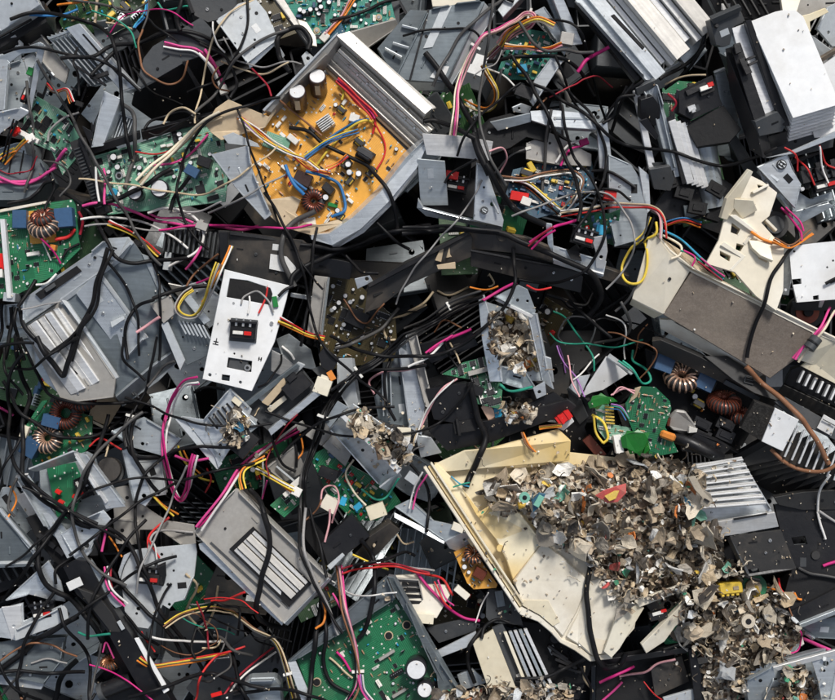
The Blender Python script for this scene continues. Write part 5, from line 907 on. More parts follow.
t.pcb(Z('K', '395,440 470,400 560,480 700,560 740,620 650,690 560,690 470,600'), 'pcbgreen', (-12, -12, -16), 30, 38, 19, 'cap_s connr conn filmy disc chip_l res filmb to'); t.bx('black_chip', FR(*Z('K', '470,500')[0], -9, 20), (-10, -5, 0), (9, 6, 6), 'black'); [t.bx('blue_cap', FR(*p, -8, a_), (-3, -4, 0), (3, 4, 8), 'partcyan') for p, a_ in zip(Z('K', '525,605 580,625'), (20, 50))]; t.bx('cream_socket', FR(*Z('K', '650,640')[0], -6, -20), (-9, -7, 0), (9, 7, 8), 'cream'); t.bx('cream_socket', FR(*Z('K', '475,615')[0], -6, 30), (-8, -7, 0), (8, 7, 7), 'creampale')
t = T('circuit_board', 'small green board with white plugs beside the beige slotted case', 'circuit board', 283, 502, -4)
t.pcb(Z('K', '245,625 325,555 350,520 380,600 300,672'), 'pcbgreen', (-4, -4, -4), 10, -40, 6, 'conn chip_s res cap_s'); t.bx('white_plug', FR(*Z('K', '350,535')[0], 2, -40), (-6, -3, 0), (6, 3, 7), 'partwhite'); t.bx('white_plug', FR(*Z('K', '318,572')[0], 2, -40), (-5, -2.5, 0), (5, 2.5, 6), 'partwhite')
t = T('beige_plate', 'beige ribbed panel pieces between the louvered box and the green boards', 'plastic panel', 285, 465, -10)
t.pl('panel', Z('K', '235,480 340,395 365,455 380,500 300,540'), 'warmgrey', (-8, -6, -12), 3); t.pl('panel', Z('K', '380,360 440,300 510,350 440,400'), 'warmgrey', (-8, -8, -10), 3); t.bx('rib', FR(*Z('K', '300,500')[0], -8, 40), (-10, -1, -1), (16, 1, 2), 'palegrey'); t.pl('panel', Z('K', '445,400 490,350 560,420 530,480'), 'warmgrey', (-6, -4, -10), 3)
# --- black open tray, duct of shreds
t = T('open_tray', 'black open plastic tray with a dusty green board inside', 'plastic tray', 490, 395, 4)
t.pl('floor', Z('J', '60,150 330,60 590,230 590,270 150,400 70,345'), 'blackmatte', -16, 4); t.pl('front_wall', Z('J', '70,345 95,320 290,305 590,225 625,250 600,275 300,390 140,420'), 'black', (8, 8, 10) if False else (4, 8, 12), 8); t.pl('left_block', Z('J', '58,185 215,160 262,330 90,300'), 'black', (12, 12, 6), 12); t.pl('block_rim', Z('J', '215,160 232,160 275,325 262,335'), 'darkgrey', (14, 14, 8), 3); t.pl('right_wall', Z('J', '420,255 540,195 600,235 590,262 500,285'), 'black', (8, 10, 10), 6); t.pl('back_wall', Z('J', '30,20 230,-40 260,20 80,90'), 'black', (4, 6, 2), 6); t.pl('pull_tab', Z('J', '20,360 80,370 120,430 40,450'), 'palegrey', (2, 2, -4), 3)
t.pcb(Z('J', '120,130 200,85 330,50 350,170 340,260 250,240 230,150'), 'pcbgreen', (0, 0, 2), 26, -15, 41, 'cap_s chip_l chip_s chip_q res connb to conn', 2); t.bx('pale_connector', FR(*Z('J', '270,115')[0], 4, -15), (-14, -2.5, 0), (14, 2.5, 5), 'warmgrey'); t.bx('blue_block', FR(*Z('J', '332,265')[0], -4, 80), (-9, -4, 0), (9, 4, 10), 'partcyan'); t.bx('winding_block', FR(*Z('J', '298,270')[0], -4, 60), (-8, -5, 0), (8, 5, 9), 'copperpale'); t.bx('black_relay', FR(*Z('J', '250,190')[0], 4, 20), (-7, -5, 0), (7, 5, 7), 'black')
t.boxes('socket', FR(*Z('J', '210,325')[0], 0, -10), [((-12, -6, 0), (12, 6, 8)), ((-9, -9, 0), (-6, 8, 11))], 'blackmatte'); t.pl('steel_tab', Z('J', '460,180 505,155 512,205 475,222'), 'galv', (16, 16, 14), 2, holes=[circ(*Z('J', '485,195')[0], 1.8)])
t = T('red_connector', 'bright red plastic connector block at the end of the black tray', 'connector', 563, 415, 14)
f = FR(*Z('J', '580,292')[0], 14, -35); t.boxes('housing', f, [((-8, -4.5, -4), (8, 4.5, 5)), ((-5, -5.2, 0), (-2, 5.2, 5.8)), ((2.5, -5.2, 0), (5.5, 5.2, 5.8))], 'partred'); t.bx('mouth', f, (-8.6, -2.8, 0), (-7.6, 2.8, 3), 'black'); t.pl('glass_tab', Z('J', '560,335 615,295 625,310 585,345'), 'white', (10, 10, 8), 2)
t = T('shred_duct', 'three-sided steel duct packed with pale shreds', 'metal duct', 515, 340, 10)
t.pl('left_wall', Z('G', '255,482 275,475 330,660 345,800 300,800 270,640'), 'galv', (22, 24, 14), 3); t.pl('hood', Z('G', '315,482 360,460 405,438 440,455 472,535 460,555 390,520'), 'galvdark', (20, 22, 24, 24, 20, 19, 19), 3, holes=[circ(*Z('G', '440,498')[0], 1.4)]); t.pl('right_wall', Z('G', '440,540 475,545 520,760 540,830 500,800'), 'galv', (18, 22, 16), 3); t.pl('floor', Z('G', '275,490 460,550 520,800 330,800'), 'galvdark', -6, 2); t.pl('right_end', Z('J', '500,60 530,70 545,160 520,155 495,100'), 'palegrey', (18, 18, 10), 3)
t.pl('bottom_lip', Z('J', '320,108 345,100 430,110 480,185 440,190 350,165'), 'galvdark', (14, 14, 8), 3); t.pl('hood_rib', Z('G', '318,495 330,490 465,552 455,562'), 'alu', (22, 22, 20), 2)
t = T('black_case', 'black case half hidden between the red connector and the round green board', 'case', 580, 440, -18)
t.pl('case_top', Z('J', '570,200 650,210 690,250 660,330 700,430 620,450 560,350'), 'black', (-14, -12, -20), ex=(0, 6, -20)); t.bx('maroon_fin', FR(*Z('J', '690,400')[0], -14, 50), (-12, -5, 0), (14, 5, 5), 'copperdark'); t.pl('grey_flap', Z('J', '590,190 640,225 670,290 640,320 600,260'), 'darkgrey', (-6, -6, -10), 3)
t = T('white_plate', 'triangular white plate scrap by the green plastic leaves', 'metal plate', 606, 374, 8)
t.pl('plate', Z('J', '655,215 668,180 742,62 832,130 735,190 690,200'), 'white', (6, 8, 12), 2); t.pl('fold', Z('J', '742,62 755,50 850,120 832,130'), 'galv', (14, 10, 12), 2)
t = T('white_plate', 'pale grey scrap plate left of the triangular white plate', 'metal plate', 575, 388, -2)
t.pl('plate', Z('J', '600,180 625,140 680,130 650,200 640,215'), 'palegrey', (-2, 0, 2), 2); t.pl('fold', Z('J', '600,180 640,215 636,224 594,188'), 'galvdark', (-2, -2, -8), 2)
# --- round board, black power unit, sinks
t = T('round_board', 'rounded bright green circuit board with a broken edge', 'circuit board', 650, 422, 14)
P_ = Z('L', '72,182 95,175 150,178 205,230 212,260 190,330 215,370 242,425 135,447 118,385 70,350 45,290 38,240'); b_, pf = t.pcb(P_, 'pcbgreen', (18, 16, 10), 16, 10, 71, 'res chip_s res', 2)
t.bx('orange_blob', pf.fr(*Z('L', '198,360')[0], 20), (-8, -4, 0), (8, 4, 6), 'partorange', bev=2.); t.pl('brown_edge', Z('L', '72,182 95,175 80,215 50,240'), 'tan', (20, 20, 18), 1.5); t.pl('cable_edge', Z('L', '5,250 40,240 60,330 35,335'), 'frag_dark', (10, 12, 10), 2)
def leaf(lb, pts, h, m='leafgreen'):
    t = T('plastic_leaf', lb, 'plastic leaf', pts[0][0], pts[0][1], h[0]); t.pl('blade', pts, m, h, 1.2, bev=.3); c = np.mean(np.array(pts), 0); t.bx('rib', FR(c[0], c[1], np.mean(h)+.2, 15), (-8, -.5, -1), (8, .5, .6), m)
leaf('glossy green plastic leaf above the yellow wire loop', Z('J', '672,240 683,228 690,212 712,208 722,200 745,214 768,218 788,234 762,236 742,248 728,244 712,264 695,256 680,260'), (16, 18, 16, 18, 17, 18, 16, 14, 16, 15, 17, 14, 17, 15))
leaf('glossy green plastic leaf lying over the round green board', Z('L', '20,370 38,356 45,342 68,346 84,336 108,350 132,350 122,372 128,390 108,412 98,442 80,428 58,434 46,410 28,408'), (20, 22, 21, 24, 23, 24, 21, 23, 20, 21, 18, 20, 18, 21, 19))
leaf('small green plastic leaf at the lower edge of the round board', Z('L', '100,395 112,398 125,385 132,412 126,436 112,455 104,436 95,440'), (16, 20, 17, 19, 13, 11, 18, 13))
t = T('circuit_board', 'green connector edge strip between the plastic leaves', 'circuit board', 606, 425, 6)
t.pcb(Z('J', '700,250 750,235 770,320 832,330 832,400 790,400 740,380 710,340'), 'pcblight', (4, 6, 8), 8, 10, 44, 'conn res', 2); [t.bx('contact', FR(608+q*.2, 407+q*3.2, 9, 5), (-4, -1, 0), (5, .8, 2), 'frag_yellow') for q in range(6)]; t.bx('white_post', FR(*Z('J', '782,390')[0], 8, 80), (-9, -4, 0), (9, 4, 9), 'partwhite')
t = T('power_unit', 'black open power unit with copper coils and blue transformers', 'power unit', 705, 385, 0)
t.pl('back_wall', Z('L', '130,5 160,0 300,60 470,150 610,225 590,262 440,180 270,100 140,40'), 'blackdusty', (14, 16, 12) if False else (12, 12, 4), 8); t.pl('floor', Z('L', '130,30 600,240 500,420 300,420 150,200'), 'blackmatte', -22, 3); t.pl('front_wall', Z('L', '240,390 310,345 440,405 400,440 250,420'), 'black', (4, 6, 4), 8); t.pl('inner_rail', Z('L', '410,150 540,215 530,232 400,165'), 'darkgrey', (10, 10, 8), 4)
t.coil(FR(*Z('L', '260,142')[0], -16), 11, 6, 'copperpale', 16, 40, wr=1.2); t.coil(FR(*Z('L', '420,237')[0], -14), 10, 6.5, 'copperdark', 24, 60, wr=.9); t.coil(FR(*Z('L', '490,290')[0], -14), 9, 5, 'copperdark', 20, 70)
for p, a_, w_ in zip(Z('L', '190,90 345,160'), (20, 25), (9, 9)): t.bx('blue_transformer', FR(*p, -14, a_), (-w_, -8, 0), (w_, 8, 13), 'partblue'); t.bx('transformer_frame', FR(*p, -14, a_), (-w_-3, -5, 0), (w_+3, 5, 7), 'ferrite')
for q in range(4): t.put(['filmy', 'cap_m', 'trans', 'disco'][q], FR(*Z('L', f'{300+q*15},{190+q*26}')[0], -18, 30)); t.boxes('socket', FR(*Z('L', f'{330+(q%2)*90},{320+q//2*40}')[0], -10, 25), [((-9, -6, 0), (9, 6, 9)), ((-6, -3, 8.6), (6, 3, 10))], 'black')
t = T('black_plate', 'dark panel with a stamped dash above the round coils', 'panel', 750, 378, 10)
t.pl('panel', Z('L', '330,60 420,60 560,150 610,230 520,200 440,150'), 'blackdusty', (16, 14, 14), 5); t.boxes('embossed_mark', FR(*Z('L', '500,150')[0], 16.5, 15), [((-5, -4, 0), (-3.6, 4, 1)), ((-4, -4, 0), (5, -2.8, 1)), ((-4, 2.8, 0), (5, 4, 1)), ((-3, -.6, 0), (4, .6, 1))], 'darkgrey')
t = T('grey_fish_part', 'smooth grey rounded plastic piece beside the round green board', 'plastic part', 680, 425, 8)
t.pl('body', Z('L', '205,290 225,265 260,270 300,320 310,340 280,350 220,345 200,325'), 'warmgrey', (10, 14, 16, 10, 6, 6, 8, 8), 5, bev=1.5); t.pl('tail', Z('L', '280,325 315,335 312,350 278,352'), 'partwhite', (10, 6, 6), 3); t.pl('red_spot', Z('L', '195,300 208,295 205,325 195,325'), 'copperdark', (12, 12, 10), 2)
t = T('black_pipe', 'smooth black curved moulding above the silver heat sink', 'moulding', 705, 450, 4)
bm = bmesh.new(); tube(bm, spline([(674, 437, 0), (690, 443, 6), (708, 452, 6), (722, 458, 0)]), [6]*200, 14); t.fin(bm, 'moulding', 'black', None, 60, 0); t.pl('flange', Z('L', '300,350 380,380 470,430 400,440 290,400'), 'black', (6, 6, 2), 4)
t = T('heat_sink', 'ribbed black heat sink with bright fin edges and a white end plate', 'heat sink', 795, 440, 22)
t.pl('foam_block', Z('L', '520,232 600,262 552,382 472,332'), 'foamdark', (30, 32, 24), 12); t.pl('end_plate', Z('L', '592,255 682,300 630,420 550,382'), 'white', (33, 33, 26), 3, holes=[circ(*Z('L', '608,296')[0], 1.5, 8)])
for q in range(9):
    a, b = Z('L', f'{682+q*26},{322+q*15} {636+q*28},{440+q*13}'); x2, y2 = Z('L', f'{470+q*34},{500+q*16}')[0]
    t.pl('fin', [(a[0]-1, a[1]), (a[0]+1, a[1]+.5), (b[0]+1, b[1]+.5), (b[0]-1, b[1])], 'alubright', (31-q, 31-q, 27-q), 2); t.pl('fin_web', [(a[0]-2, a[1]+2), (b[0], b[1]+2), (x2, y2), (x2+16, y2-26)], 'blackdusty', (27-q, 22-q, -4-q), 2)
t.pl('sink_body', Z('L', '470,450 560,385 640,420 900,560 900,640 640,600 500,520'), 'blackmatte', (0, 14, 14), 8); t.pl('top_bar', Z('L', '600,235 640,215 920,370 920,420 690,310'), 'darkgrey', (26, 26, 22), 6); t.pl('end_sticker', Z('L', '782,280 832,308 812,362 758,332'), 'sticker', (28, 28, 26), 1.5); t.bx('sticker_line', FR(*Z('L', '790,320')[0], 29, 28), (-6, -4, -.4), (8, -3, .4), 'darkgrey', bev=.05)
t = T('heat_sink', 'cream-framed vent with pale fin tips at the right edge', 'heat sink', 815, 380, 10)
t.pl('frame', Z('L', '660,110 690,100 920,220 920,300 832,250 640,165'), 'black', (16, 18, 14), 6)
for q in range(8): x_, y_ = Z('L', f'{690+q*24},{140+q*13}')[0]; t.bx('fin_tip', FR(x_, y_, 18, 115), (-7, -1.1, -3), (6, 1.1, 3), 'alubright')
t.pl('cream_rim', Z('L', '690,98 740,60 920,150 920,215'), 'cream', (20, 22, 20), 3); t.pl('shelf', Z('L', '640,170 832,260 900,300 900,330 780,280 620,210'), 'blackdusty', (10, 8, 6), 4)
t = T('heat_sink', 'silver heat sink with long flat fins above the black flat panel', 'heat sink', 718, 490, 12)
for q in range(8):
    a = Z('L', f'{300-q*8},{470+q*22} {470+q*12},{440+q*23}'); t.pl('fin', [(a[0][0], a[0][1]), a[1], (a[1][0]+2.6, a[1][1]+4.4), (a[0][0]-2, a[0][1]+5)], 'alu', (20+q*.4, 22+q*.4, 18+q*.4), 1.6); t.pl('fin_wall', [(a[0][0], a[0][1]+1), (a[1][0], a[1][1]+1), (a[1][0]+1, a[1][1]+2.6), (a[0][0]-1, a[0][1]+2.8)], 'alubright', 24+q*.4, 6)
t.pl('base', Z('L', '300,470 480,450 600,650 560,690 320,690 240,640'), 'galv', (8, 8, 8), 4); t.pl('front_plate', Z('P', '250,85 365,25 595,-15 615,42 440,75 260,100'), 'alu', (14, 18, 20), 4); t.pl('front_slot', Z('P', '440,8 565,-12 566,-6 442,15'), 'blackmatte', 20.5, 1.5, bev=0); t.pl('under_strip', Z('P', '250,100 440,75 445,88 255,115'), 'black', (8, 10, 8), 6)
t = T('plastic_cover', 'flat matte black square panel below the silver heat sink', 'panel', 760, 552, 10)
t.pl('panel', Z('P', '430,78 620,52 682,200 500,230'), 'blackdusty', (14, 16, 14), 3, holes=[Z('P', '500,205 538,198 545,220 505,225')]); t.pl('panel_edge', Z('P', '430,78 500,230 496,238 424,86'), 'darkgrey', (14, 13, 6), 3); t.pl('edge', Z('P', '500,230 682,200 684,212 500,242'), 'black', (14, 14, 4), 3)
t = T('black_chassis', 'wide black plastic chassis with a square hole at the right edge', 'chassis', 810, 560, 2)
t.pl('deck', Z('P', '600,-40 900,-100 900,250 740,230 670,190 620,50'), 'black', (4, 4, 4), 5, holes=[Z('P', '665,85 715,78 725,108 675,112')]); t.pl('front_drop', Z('P', '670,190 740,230 900,250 900,290 660,370 640,300'), 'blackmatte', (2, 2, 2), 4); t.pl('front_beam', Z('P', '655,365 900,240 900,330 690,415'), 'black', (6, 6, 4), 10); t.pl('beam_strip', Z('P', '690,408 900,325 900,345 695,425'), 'galvdark', (8, 8, 6), 4); t.cy('boss', FR(*Z('P', '755,150')[0], 4), 0, 0, 0, 1.5, 4.5, 'blackdusty', 16); t.pl('upper_wall', Z('L', '590,590 700,570 900,560 900,640 700,640 610,620'), 'blackdusty', (12, 12, 10), 6)
t = T('grey_plate', 'grey plate standing at the right edge under the black chassis', 'metal plate', 825, 640, -10)
t.pl('plate', Z('P', '690,420 790,385 900,370 900,480 760,470'), 'paintgrey', (-10, -8, -8), 3); t.pl('edge', Z('P', '690,420 760,470 752,478 682,428'), 'galvdark', (-10, -12, -14), 3)
# --- bottom
t = T('slotted_case', 'beige-grey metal case with a window of long white fins', 'metal case', 262, 555, 16)
CP = [(237, 487), (329, 576), (284, 624), (194, 531)]
t.pl('case_top', CP, 'warmgrey', (22, 20, 16, 18), ex=(2, 4, -22), holes=[]); t.pl('window', Z('N', '95,125 185,40 405,255 320,345'), 'blackmatte', (21.5, 22.5, 21), 1.4, bev=0)
wf = FR.three((*Z('N', '105,128')[0], 22), (*Z('N', '318,335')[0], 19.5), (*Z('N', '180,55')[0], 22.6)); [t.bx('fin', wf, (2, [1, 6, 14, 18.5, 26][q], -2), (76, [5, 13, 17.5, 25, 30][q], [.4, 2.4, .8, 2.6, 1][q]), ['alu', 'aluwarm', 'alu', 'aluwarm', 'alu'][q]) for q in range(5)]
t.pl('side_face', Z('N', '-25,110 0,100 300,400 290,420 -20,130'), 'galv', (16, 17, 15), 3); t.bx('side_slot', FR.three((*Z('N', '5,105')[0], 18), (*Z('N', '280,360')[0], 17), (*Z('N', '15,98')[0], 18)), (2, 3, -1), (96, 5, 1), 'darkgrey', bev=.1); t.pl('front_edge', Z('N', '300,410 470,235 475,248 310,425'), 'palegrey', (17, 20, 14), 3)
t = T('black_box', 'black plastic box with a ribbed top beside the beige slotted case', 'case', 345, 545, 4)
t.pl('box_top', Z('N', '440,105 555,-5 625,78 470,200'), 'black', (8, 8, 6), 14); t.pl('box_lip', Z('N', '462,190 520,140 530,150 475,205'), 'palegrey', (8, 8, 8), 2); t.pl('side', Z('N', '340,40 400,20 460,100 470,210 440,180'), 'blackmatte', (0, 2, 0), 6); t.pl('right_block', Z('N', '620,85 700,30 740,60 620,190 560,160'), 'blackdusty', (2, 2, -4), 10)
t = T('bottom_board', 'large green board in a grey tray at the bottom edge', 'circuit board', 380, 655, 4)
P_ = Z('N', '345,545 722,318 760,370 832,478 900,600 900,780 440,780'); b_, pf = t.pcb(P_, 'pcbgreen', (2, 4, 6), 40, -32, 90, 'cap_s chip_s chip_l res res res conn to disc res', avoid=[(417, 663, 18), (388, 636, 8), (406, 625, 8), (317, 682, 8), (348, 690, 12)])
t.pl('tray_rim', Z('N', '318,545 345,525 700,225 722,250 735,312 715,315 345,545 330,560'), 'warmgrey', (14, 14, 16), 4) if False else t.pl('tray_rim', Z('N', '316,548 690,225 722,312 345,542'), 'paintgrey', (12, 14, 10), 5); t.pl('tray_left', Z('N', '316,548 345,542 445,780 400,780'), 'galv', (12, 10, 8), 4); t.pl('tray_wall', Z('N', '690,222 715,225 850,470 1000,730 960,740 830,480 735,320'), 'paintgrey', (16, 18, 14), 6)
for p in Z('N', '695,455 763,415 423,632'): t.cy('mounting_ring', pf.fr(*p), 0, 0, 0, 1, 4.6, 'tan', 18); t.cy('mounting_hole', pf.fr(*p, 0, .8), 0, 0, 0, .8, 3.6, 'blackmatte', 16)
for p, r_ in zip(Z('N', '800,565 832,640'), (10.5, 8)): t.cy('capacitor', pf.fr(*p), 0, 0, 0, 18, r_, 'sleeveblack', 28); t.cy('capacitor_top', pf.fr(*p, 0, 17.9), 0, 0, 0, .7, r_*.86, 'captop', 26)
t.put('connb', pf.fr(*Z('N', '725,595')[0], -30)); t.bx('pin_header', pf.fr(*Z('N', '688,527')[0], -32), (-9, -1.5, 0), (9, 1.5, 4), 'warmgrey'); t.bx('pin_header', pf.fr(*Z('N', '735,668')[0], -32), (-8, -1.5, 0), (8, 1.5, 4), 'warmgrey')
t = T('cap_box', 'rounded bluish grey metal cover at the bottom edge', 'cover', 262, 690, 0)
t.pl('cover', Z('N', '145,640 170,615 270,612 290,640 295,780 150,780'), 'galvdark', (2, 4, 4), 12, bev=2.); t.pl('socket', Z('N', '30,690 140,660 150,720 40,760'), 'black', (0, 0, -2), 8); t.bx('red_label', FR(*Z('N', '45,672')[0], 4, -15), (-5, -2, 0), (6, 2, 2), 'partred')
t = T('vented_housing', 'white vented plastic housing beside the cream plastic tray', 'housing', 425, 595, 0)
t.pl('housing', Z('O', '-60,230 20,225 62,262 130,262 150,300 100,385 20,375 -40,300'), 'creampale', (-2, 0, 2), 8); t.pl('vent_face', Z('O', '-60,235 35,240 55,330 0,350 -70,300'), 'warmgrey', (1, 2, 1), 2); [t.bx('vent_slot', FR(*Z('O', f'{5+q*3},{258+q*23}')[0], 2.4, 3), (-9, -1.6, -1), (9, 1.6, .6), 'blackmatte', bev=.1) for q in range(4)]; t.bx('foam_dab', FR(*Z('O', '55,385')[0], 4, 5), (-9, -5, 0), (9, 5, 4), 'cream'); t.bx('plug', FR(*Z('O', '195,285')[0], 6, 40), (-8, -3.5, 0), (8, 3.5, 5), 'creampale')
t = T('steel_sheet', 'tall grey sheet blade standing right of the large bottom green board', 'metal sheet', 435, 650, 8)
t.pl('blade', Z('O', '-20,320 5,350 110,540 205,680 215,780 120,780 100,600 40,470'), 'paintgrey', (16, 16, 10), 3); t.pl('shelf', Z('O', '105,520 250,445 260,490 120,545'), 'galv', (0, 2, 2), 3); t.pl('shelf_lip', Z('O', '180,620 240,595 300,650 200,680'), 'galvdark', (-4, -4, -8), 3); t.pl('back_plate', Z('O', '60,440 200,405 260,420 250,450 110,500'), 'darkgrey', (-6, -4, -4), 3); t.pl('screw_plate', Z('O', '45,610 110,600 125,650 60,665'), 'galv', (2, 2, 2), 2, holes=[circ(*Z('O', '82,635')[0], 1.5)])
t = T('orange_board', 'broken orange circuit board scrap with a copper coil tucked under the cream plastic tray', 'circuit board', 475, 568, -4)
t.pcb(Z('O', '165,140 225,110 330,260 325,272 240,278 215,255'), 'pcborange', (-4, -4, 0), 10, 50, 15, 'disc res cap_m to', 2); t.coil(FR(*Z('O', '240,145')[0], -2), 6, 3.4, 'copper', 14, 30); t.bx('dark_relay', FR(*Z('O', '262,215')[0], -2, 30), (-6, -5, 0), (6, 5, 8), 'copperdark')
t = T('steel_bracket', 'silver bracket ends left of the cream plastic tray rim', 'bracket', 455, 540, 4)
t.pl('tab', Z('O', '132,98 195,62 225,70 232,108 180,142 150,130'), 'galv', (8, 10, 6), 2, holes=[circ(*Z('O', '207,95')[0], 1.7)]); t.pl('bar', Z('O', '-60,-30 0,-60 90,20 190,40 195,62 132,98 60,50'), 'galvdark', (2, 4, 6), 3); t.pl('bar_edge', Z('O', '-60,-10 60,50 132,98 128,108 -60,10'), 'palegrey', (2, 4, 6), 3); t.bx('cream_nub', FR(*Z('O', '180,42')[0], 9, 20), (-6, -4, 0), (6, 4, 5), 'creampale')
t = T('dark_case', 'dark grey square case beneath the rim of the cream plastic tray', 'case', 505, 605, -14)
t.pl('case_top', Z('O', '288,290 300,275 395,285 425,410 300,400 285,380'), 'darkgrey', (-10, -8, -8), 10); t.bx('sticker', FR(*Z('O', '338,310')[0], -7.6, 80), (-8, -4, 0), (8, 4, 1), 'paintgrey', bev=.1)
t = T('striped_sink', 'cream-sided heat sink with bright vertical fins at the bottom edge', 'heat sink', 500, 668, 2)
t.pl('cream_side', Z('O', '235,478 312,428 415,690 420,740 320,740 290,640'), 'cream', (6, 8, 6), 4); t.pl('dark_plate', Z('O', '310,428 350,412 490,690 480,740 420,740 415,690'), 'darkgrey', (2, 2, 0), 5)
for q in range(5): a, b = Z('O', f'{352+q*19},{440-q*3} {452+q*21},{660-q*8}'); t.pl('fin', [(a[0], a[1]), (a[0]+3.4, a[1]-.5), (b[0]+3.4, b[1]+8), (b[0], b[1]+8)], ['cream', 'galv', 'alubright', 'galvdark', 'alubright'][q], (8, 8, 4), 5)
t = T('ribbed_housing', 'black ribbed plastic housing below the cream plastic tray point', 'housing', 555, 645, -12)
t.pl('housing', Z('O', '420,400 500,410 640,480 690,560 640,700 560,700 470,520'), 'blackmatte', (-12, -10, -14), 8); [t.bx('rib', FR(*Z('O', f'{545+q*14},{505+q*22}')[0], -10, 35-q*6), (-8, -1.5, -1), (16, 1.5, 5), 'black') for q in range(4)]; t.cy('boss', FR(*Z('O', '545,460')[0], -10), 0, 0, 0, 5, 5, 'black', 14)
t = T('black_box', 'open black box with slim ribs at the bottom edge beside the shred pile', 'case', 660, 670, -6)
t.pl('box_floor', Z('P', '-60,560 280,500 340,720 320,800 -60,800'), 'blackmatte', -26, 3); t.pl('box_wall', Z('P', '-60,545 290,490 300,515 -60,570'), 'black', (-2, 0, -4), 6); t.pl('box_wall', Z('P', '270,500 295,495 350,720 330,800 310,780'), 'black', (2, 2, -2), 6); t.pl('inner_plate', Z('P', '140,580 260,540 290,640 160,700'), 'blackdusty', (-14, -14, -16), 3); t.pl('pale_tab', Z('P', '180,690 300,655 320,690 200,740'), 'palegrey', (-4, -4, -6), 3)
# --- the cream tray itself
t = T('cream_tray', 'yellowed cream plastic tray heaped with shredded plastic', 'plastic tray', 530, 560, 8)
t.pl('deck', [(440, 466), (468, 480), (505, 500), (600, 520), (640, 560), (628, 600), (632, 632), (613, 655), (590, 658), (577, 648), (562, 641), (553, 630), (542, 618), (520, 610)], 'creampale', (10, 10, 12), 3) if False else None
t.pl('yellow_back', Z('J', '100,470 205,420 300,410 560,338 605,380 602,455 455,485 250,490 130,500'), 'creamyellow', (6, 8, 12, 12, 14, 10, 2, 2, 4), 3)
t.pl('floor', [(434, 464), (560, 452), (650, 462), (700, 500), (712, 560), (690, 592), (640, 602), (606, 590), (540, 560), (500, 545), (470, 520)], 'creamyellow', -4, 3)
t.pl('left_deck', [(436, 463), (462, 487), (480, 512), (505, 540), (530, 578), (522, 606), (470, 545), (430, 470)], 'creamyellow', (8, 6, 4), 3)
t.pl('main_deck', [(480, 512), (512, 492), (560, 500), (606, 572), (640, 590), (634, 628), (612, 655), (590, 658), (577, 646), (562, 640), (553, 628), (540, 617), (521, 606), (530, 578), (505, 540)], 'creampale', (6, 10, 4), 3)
t.pl('deck_ridge', Z('J', '195,560 265,650 350,590 380,575 470,650 520,720 430,720 330,760 250,660'), 'creamyellow', (10, 8, 12, 12, 10, 8, 10, 8, 8), 2)
t.pl('deck_facet', [(484, 516), (500, 500), (519, 512), (543, 541), (513, 581), (506, 560)], 'creamyellow', (8, 9, 14, 11, 7.5, 8), 3, bev=1.2)
t.pl('deck_facet', [(543, 541), (562, 556), (588, 580), (577, 612), (563, 637), (553, 626), (540, 615), (522, 604), (513, 581)], 'creampale', (12, 13, 12, 8.2, 7.6, 7.6, 7.6, 7.6, 8), 3, bev=1.2)
t.pl('deck_facet', [(588, 580), (606, 574), (632, 592), (612, 653), (591, 655), (577, 644), (566, 637), (578, 612)], 'creampale', (10, 15, 13, 8, 8.6, 8, 7.6, 7.4), 3, bev=1.2)
t.pl('edge_stain', [(520, 600), (548, 600), (560, 622), (553, 626), (540, 615), (522, 605)], 'cream', (8.6, 9.4, 8.6, 8.3, 8.2, 8.3), .8, bev=.2)
t.cy('screw_boss', FR(590, 630, 7), 0, 0, 0, 3, 4, 'creampale', 16); t.cy('boss_hole', FR(590, 630, 9), 0, 0, 0, 1.2, 1.8, 'tan', 12); t.cy('screw_boss', FR(500, 548, 7), 0, 0, 0, 3, 3.6, 'creamyellow', 16)
f = FR.three((423, 467, 16), (518, 612, 10), (431, 462, 16)); t.bx('rim', f, (0, 0, -8), (174, 3.4, 1), 'creampale', bev=.8); t.bx('rim_groove', f, (2, 4.4, -7), (170, 7.6, -2), 'creamyellow', bev=.6); t.bx('rim_ridge', f, (0, 8.2, -8), (168, 10.4, 1), 'cream', bev=.6); t.bx('rim_slot', f, (118, 4, -1.9), (136, 5.2, -.6), 'blackmatte', bev=.1)
t.pl('front_lip', [(518, 611), (521, 606), (540, 616), (553, 627), (562, 639), (577, 645), (591, 656), (612, 653), (613, 659), (590, 662), (575, 651), (560, 643), (550, 632), (538, 622), (520, 615)], 'creampale', 7, 5, bev=.8)
t.pl('front_fold', [(578, 642), (592, 655), (612, 652), (636, 600), (628, 590), (606, 590)], 'creampale', (9, 9, 9), 2, holes=[circ(605, 646, 2)]); t.bx('deck_seam', FR.three((513, 581, 8.5), (540, 541, 9.2), (514, 582, 8.5)), (0, -.3, -1), (48, .3, .25), 'tan', bev=.05); t.bx('deck_slot', FR(513, 585, 7, 55), (-1, -.8, -1), (11, .8, 1.6), 'blackmatte', bev=.05)
t = T('plastic_bracket', 'cream broken bracket holding a small connector below the shred heap', 'plastic bracket', 660, 620, 18)
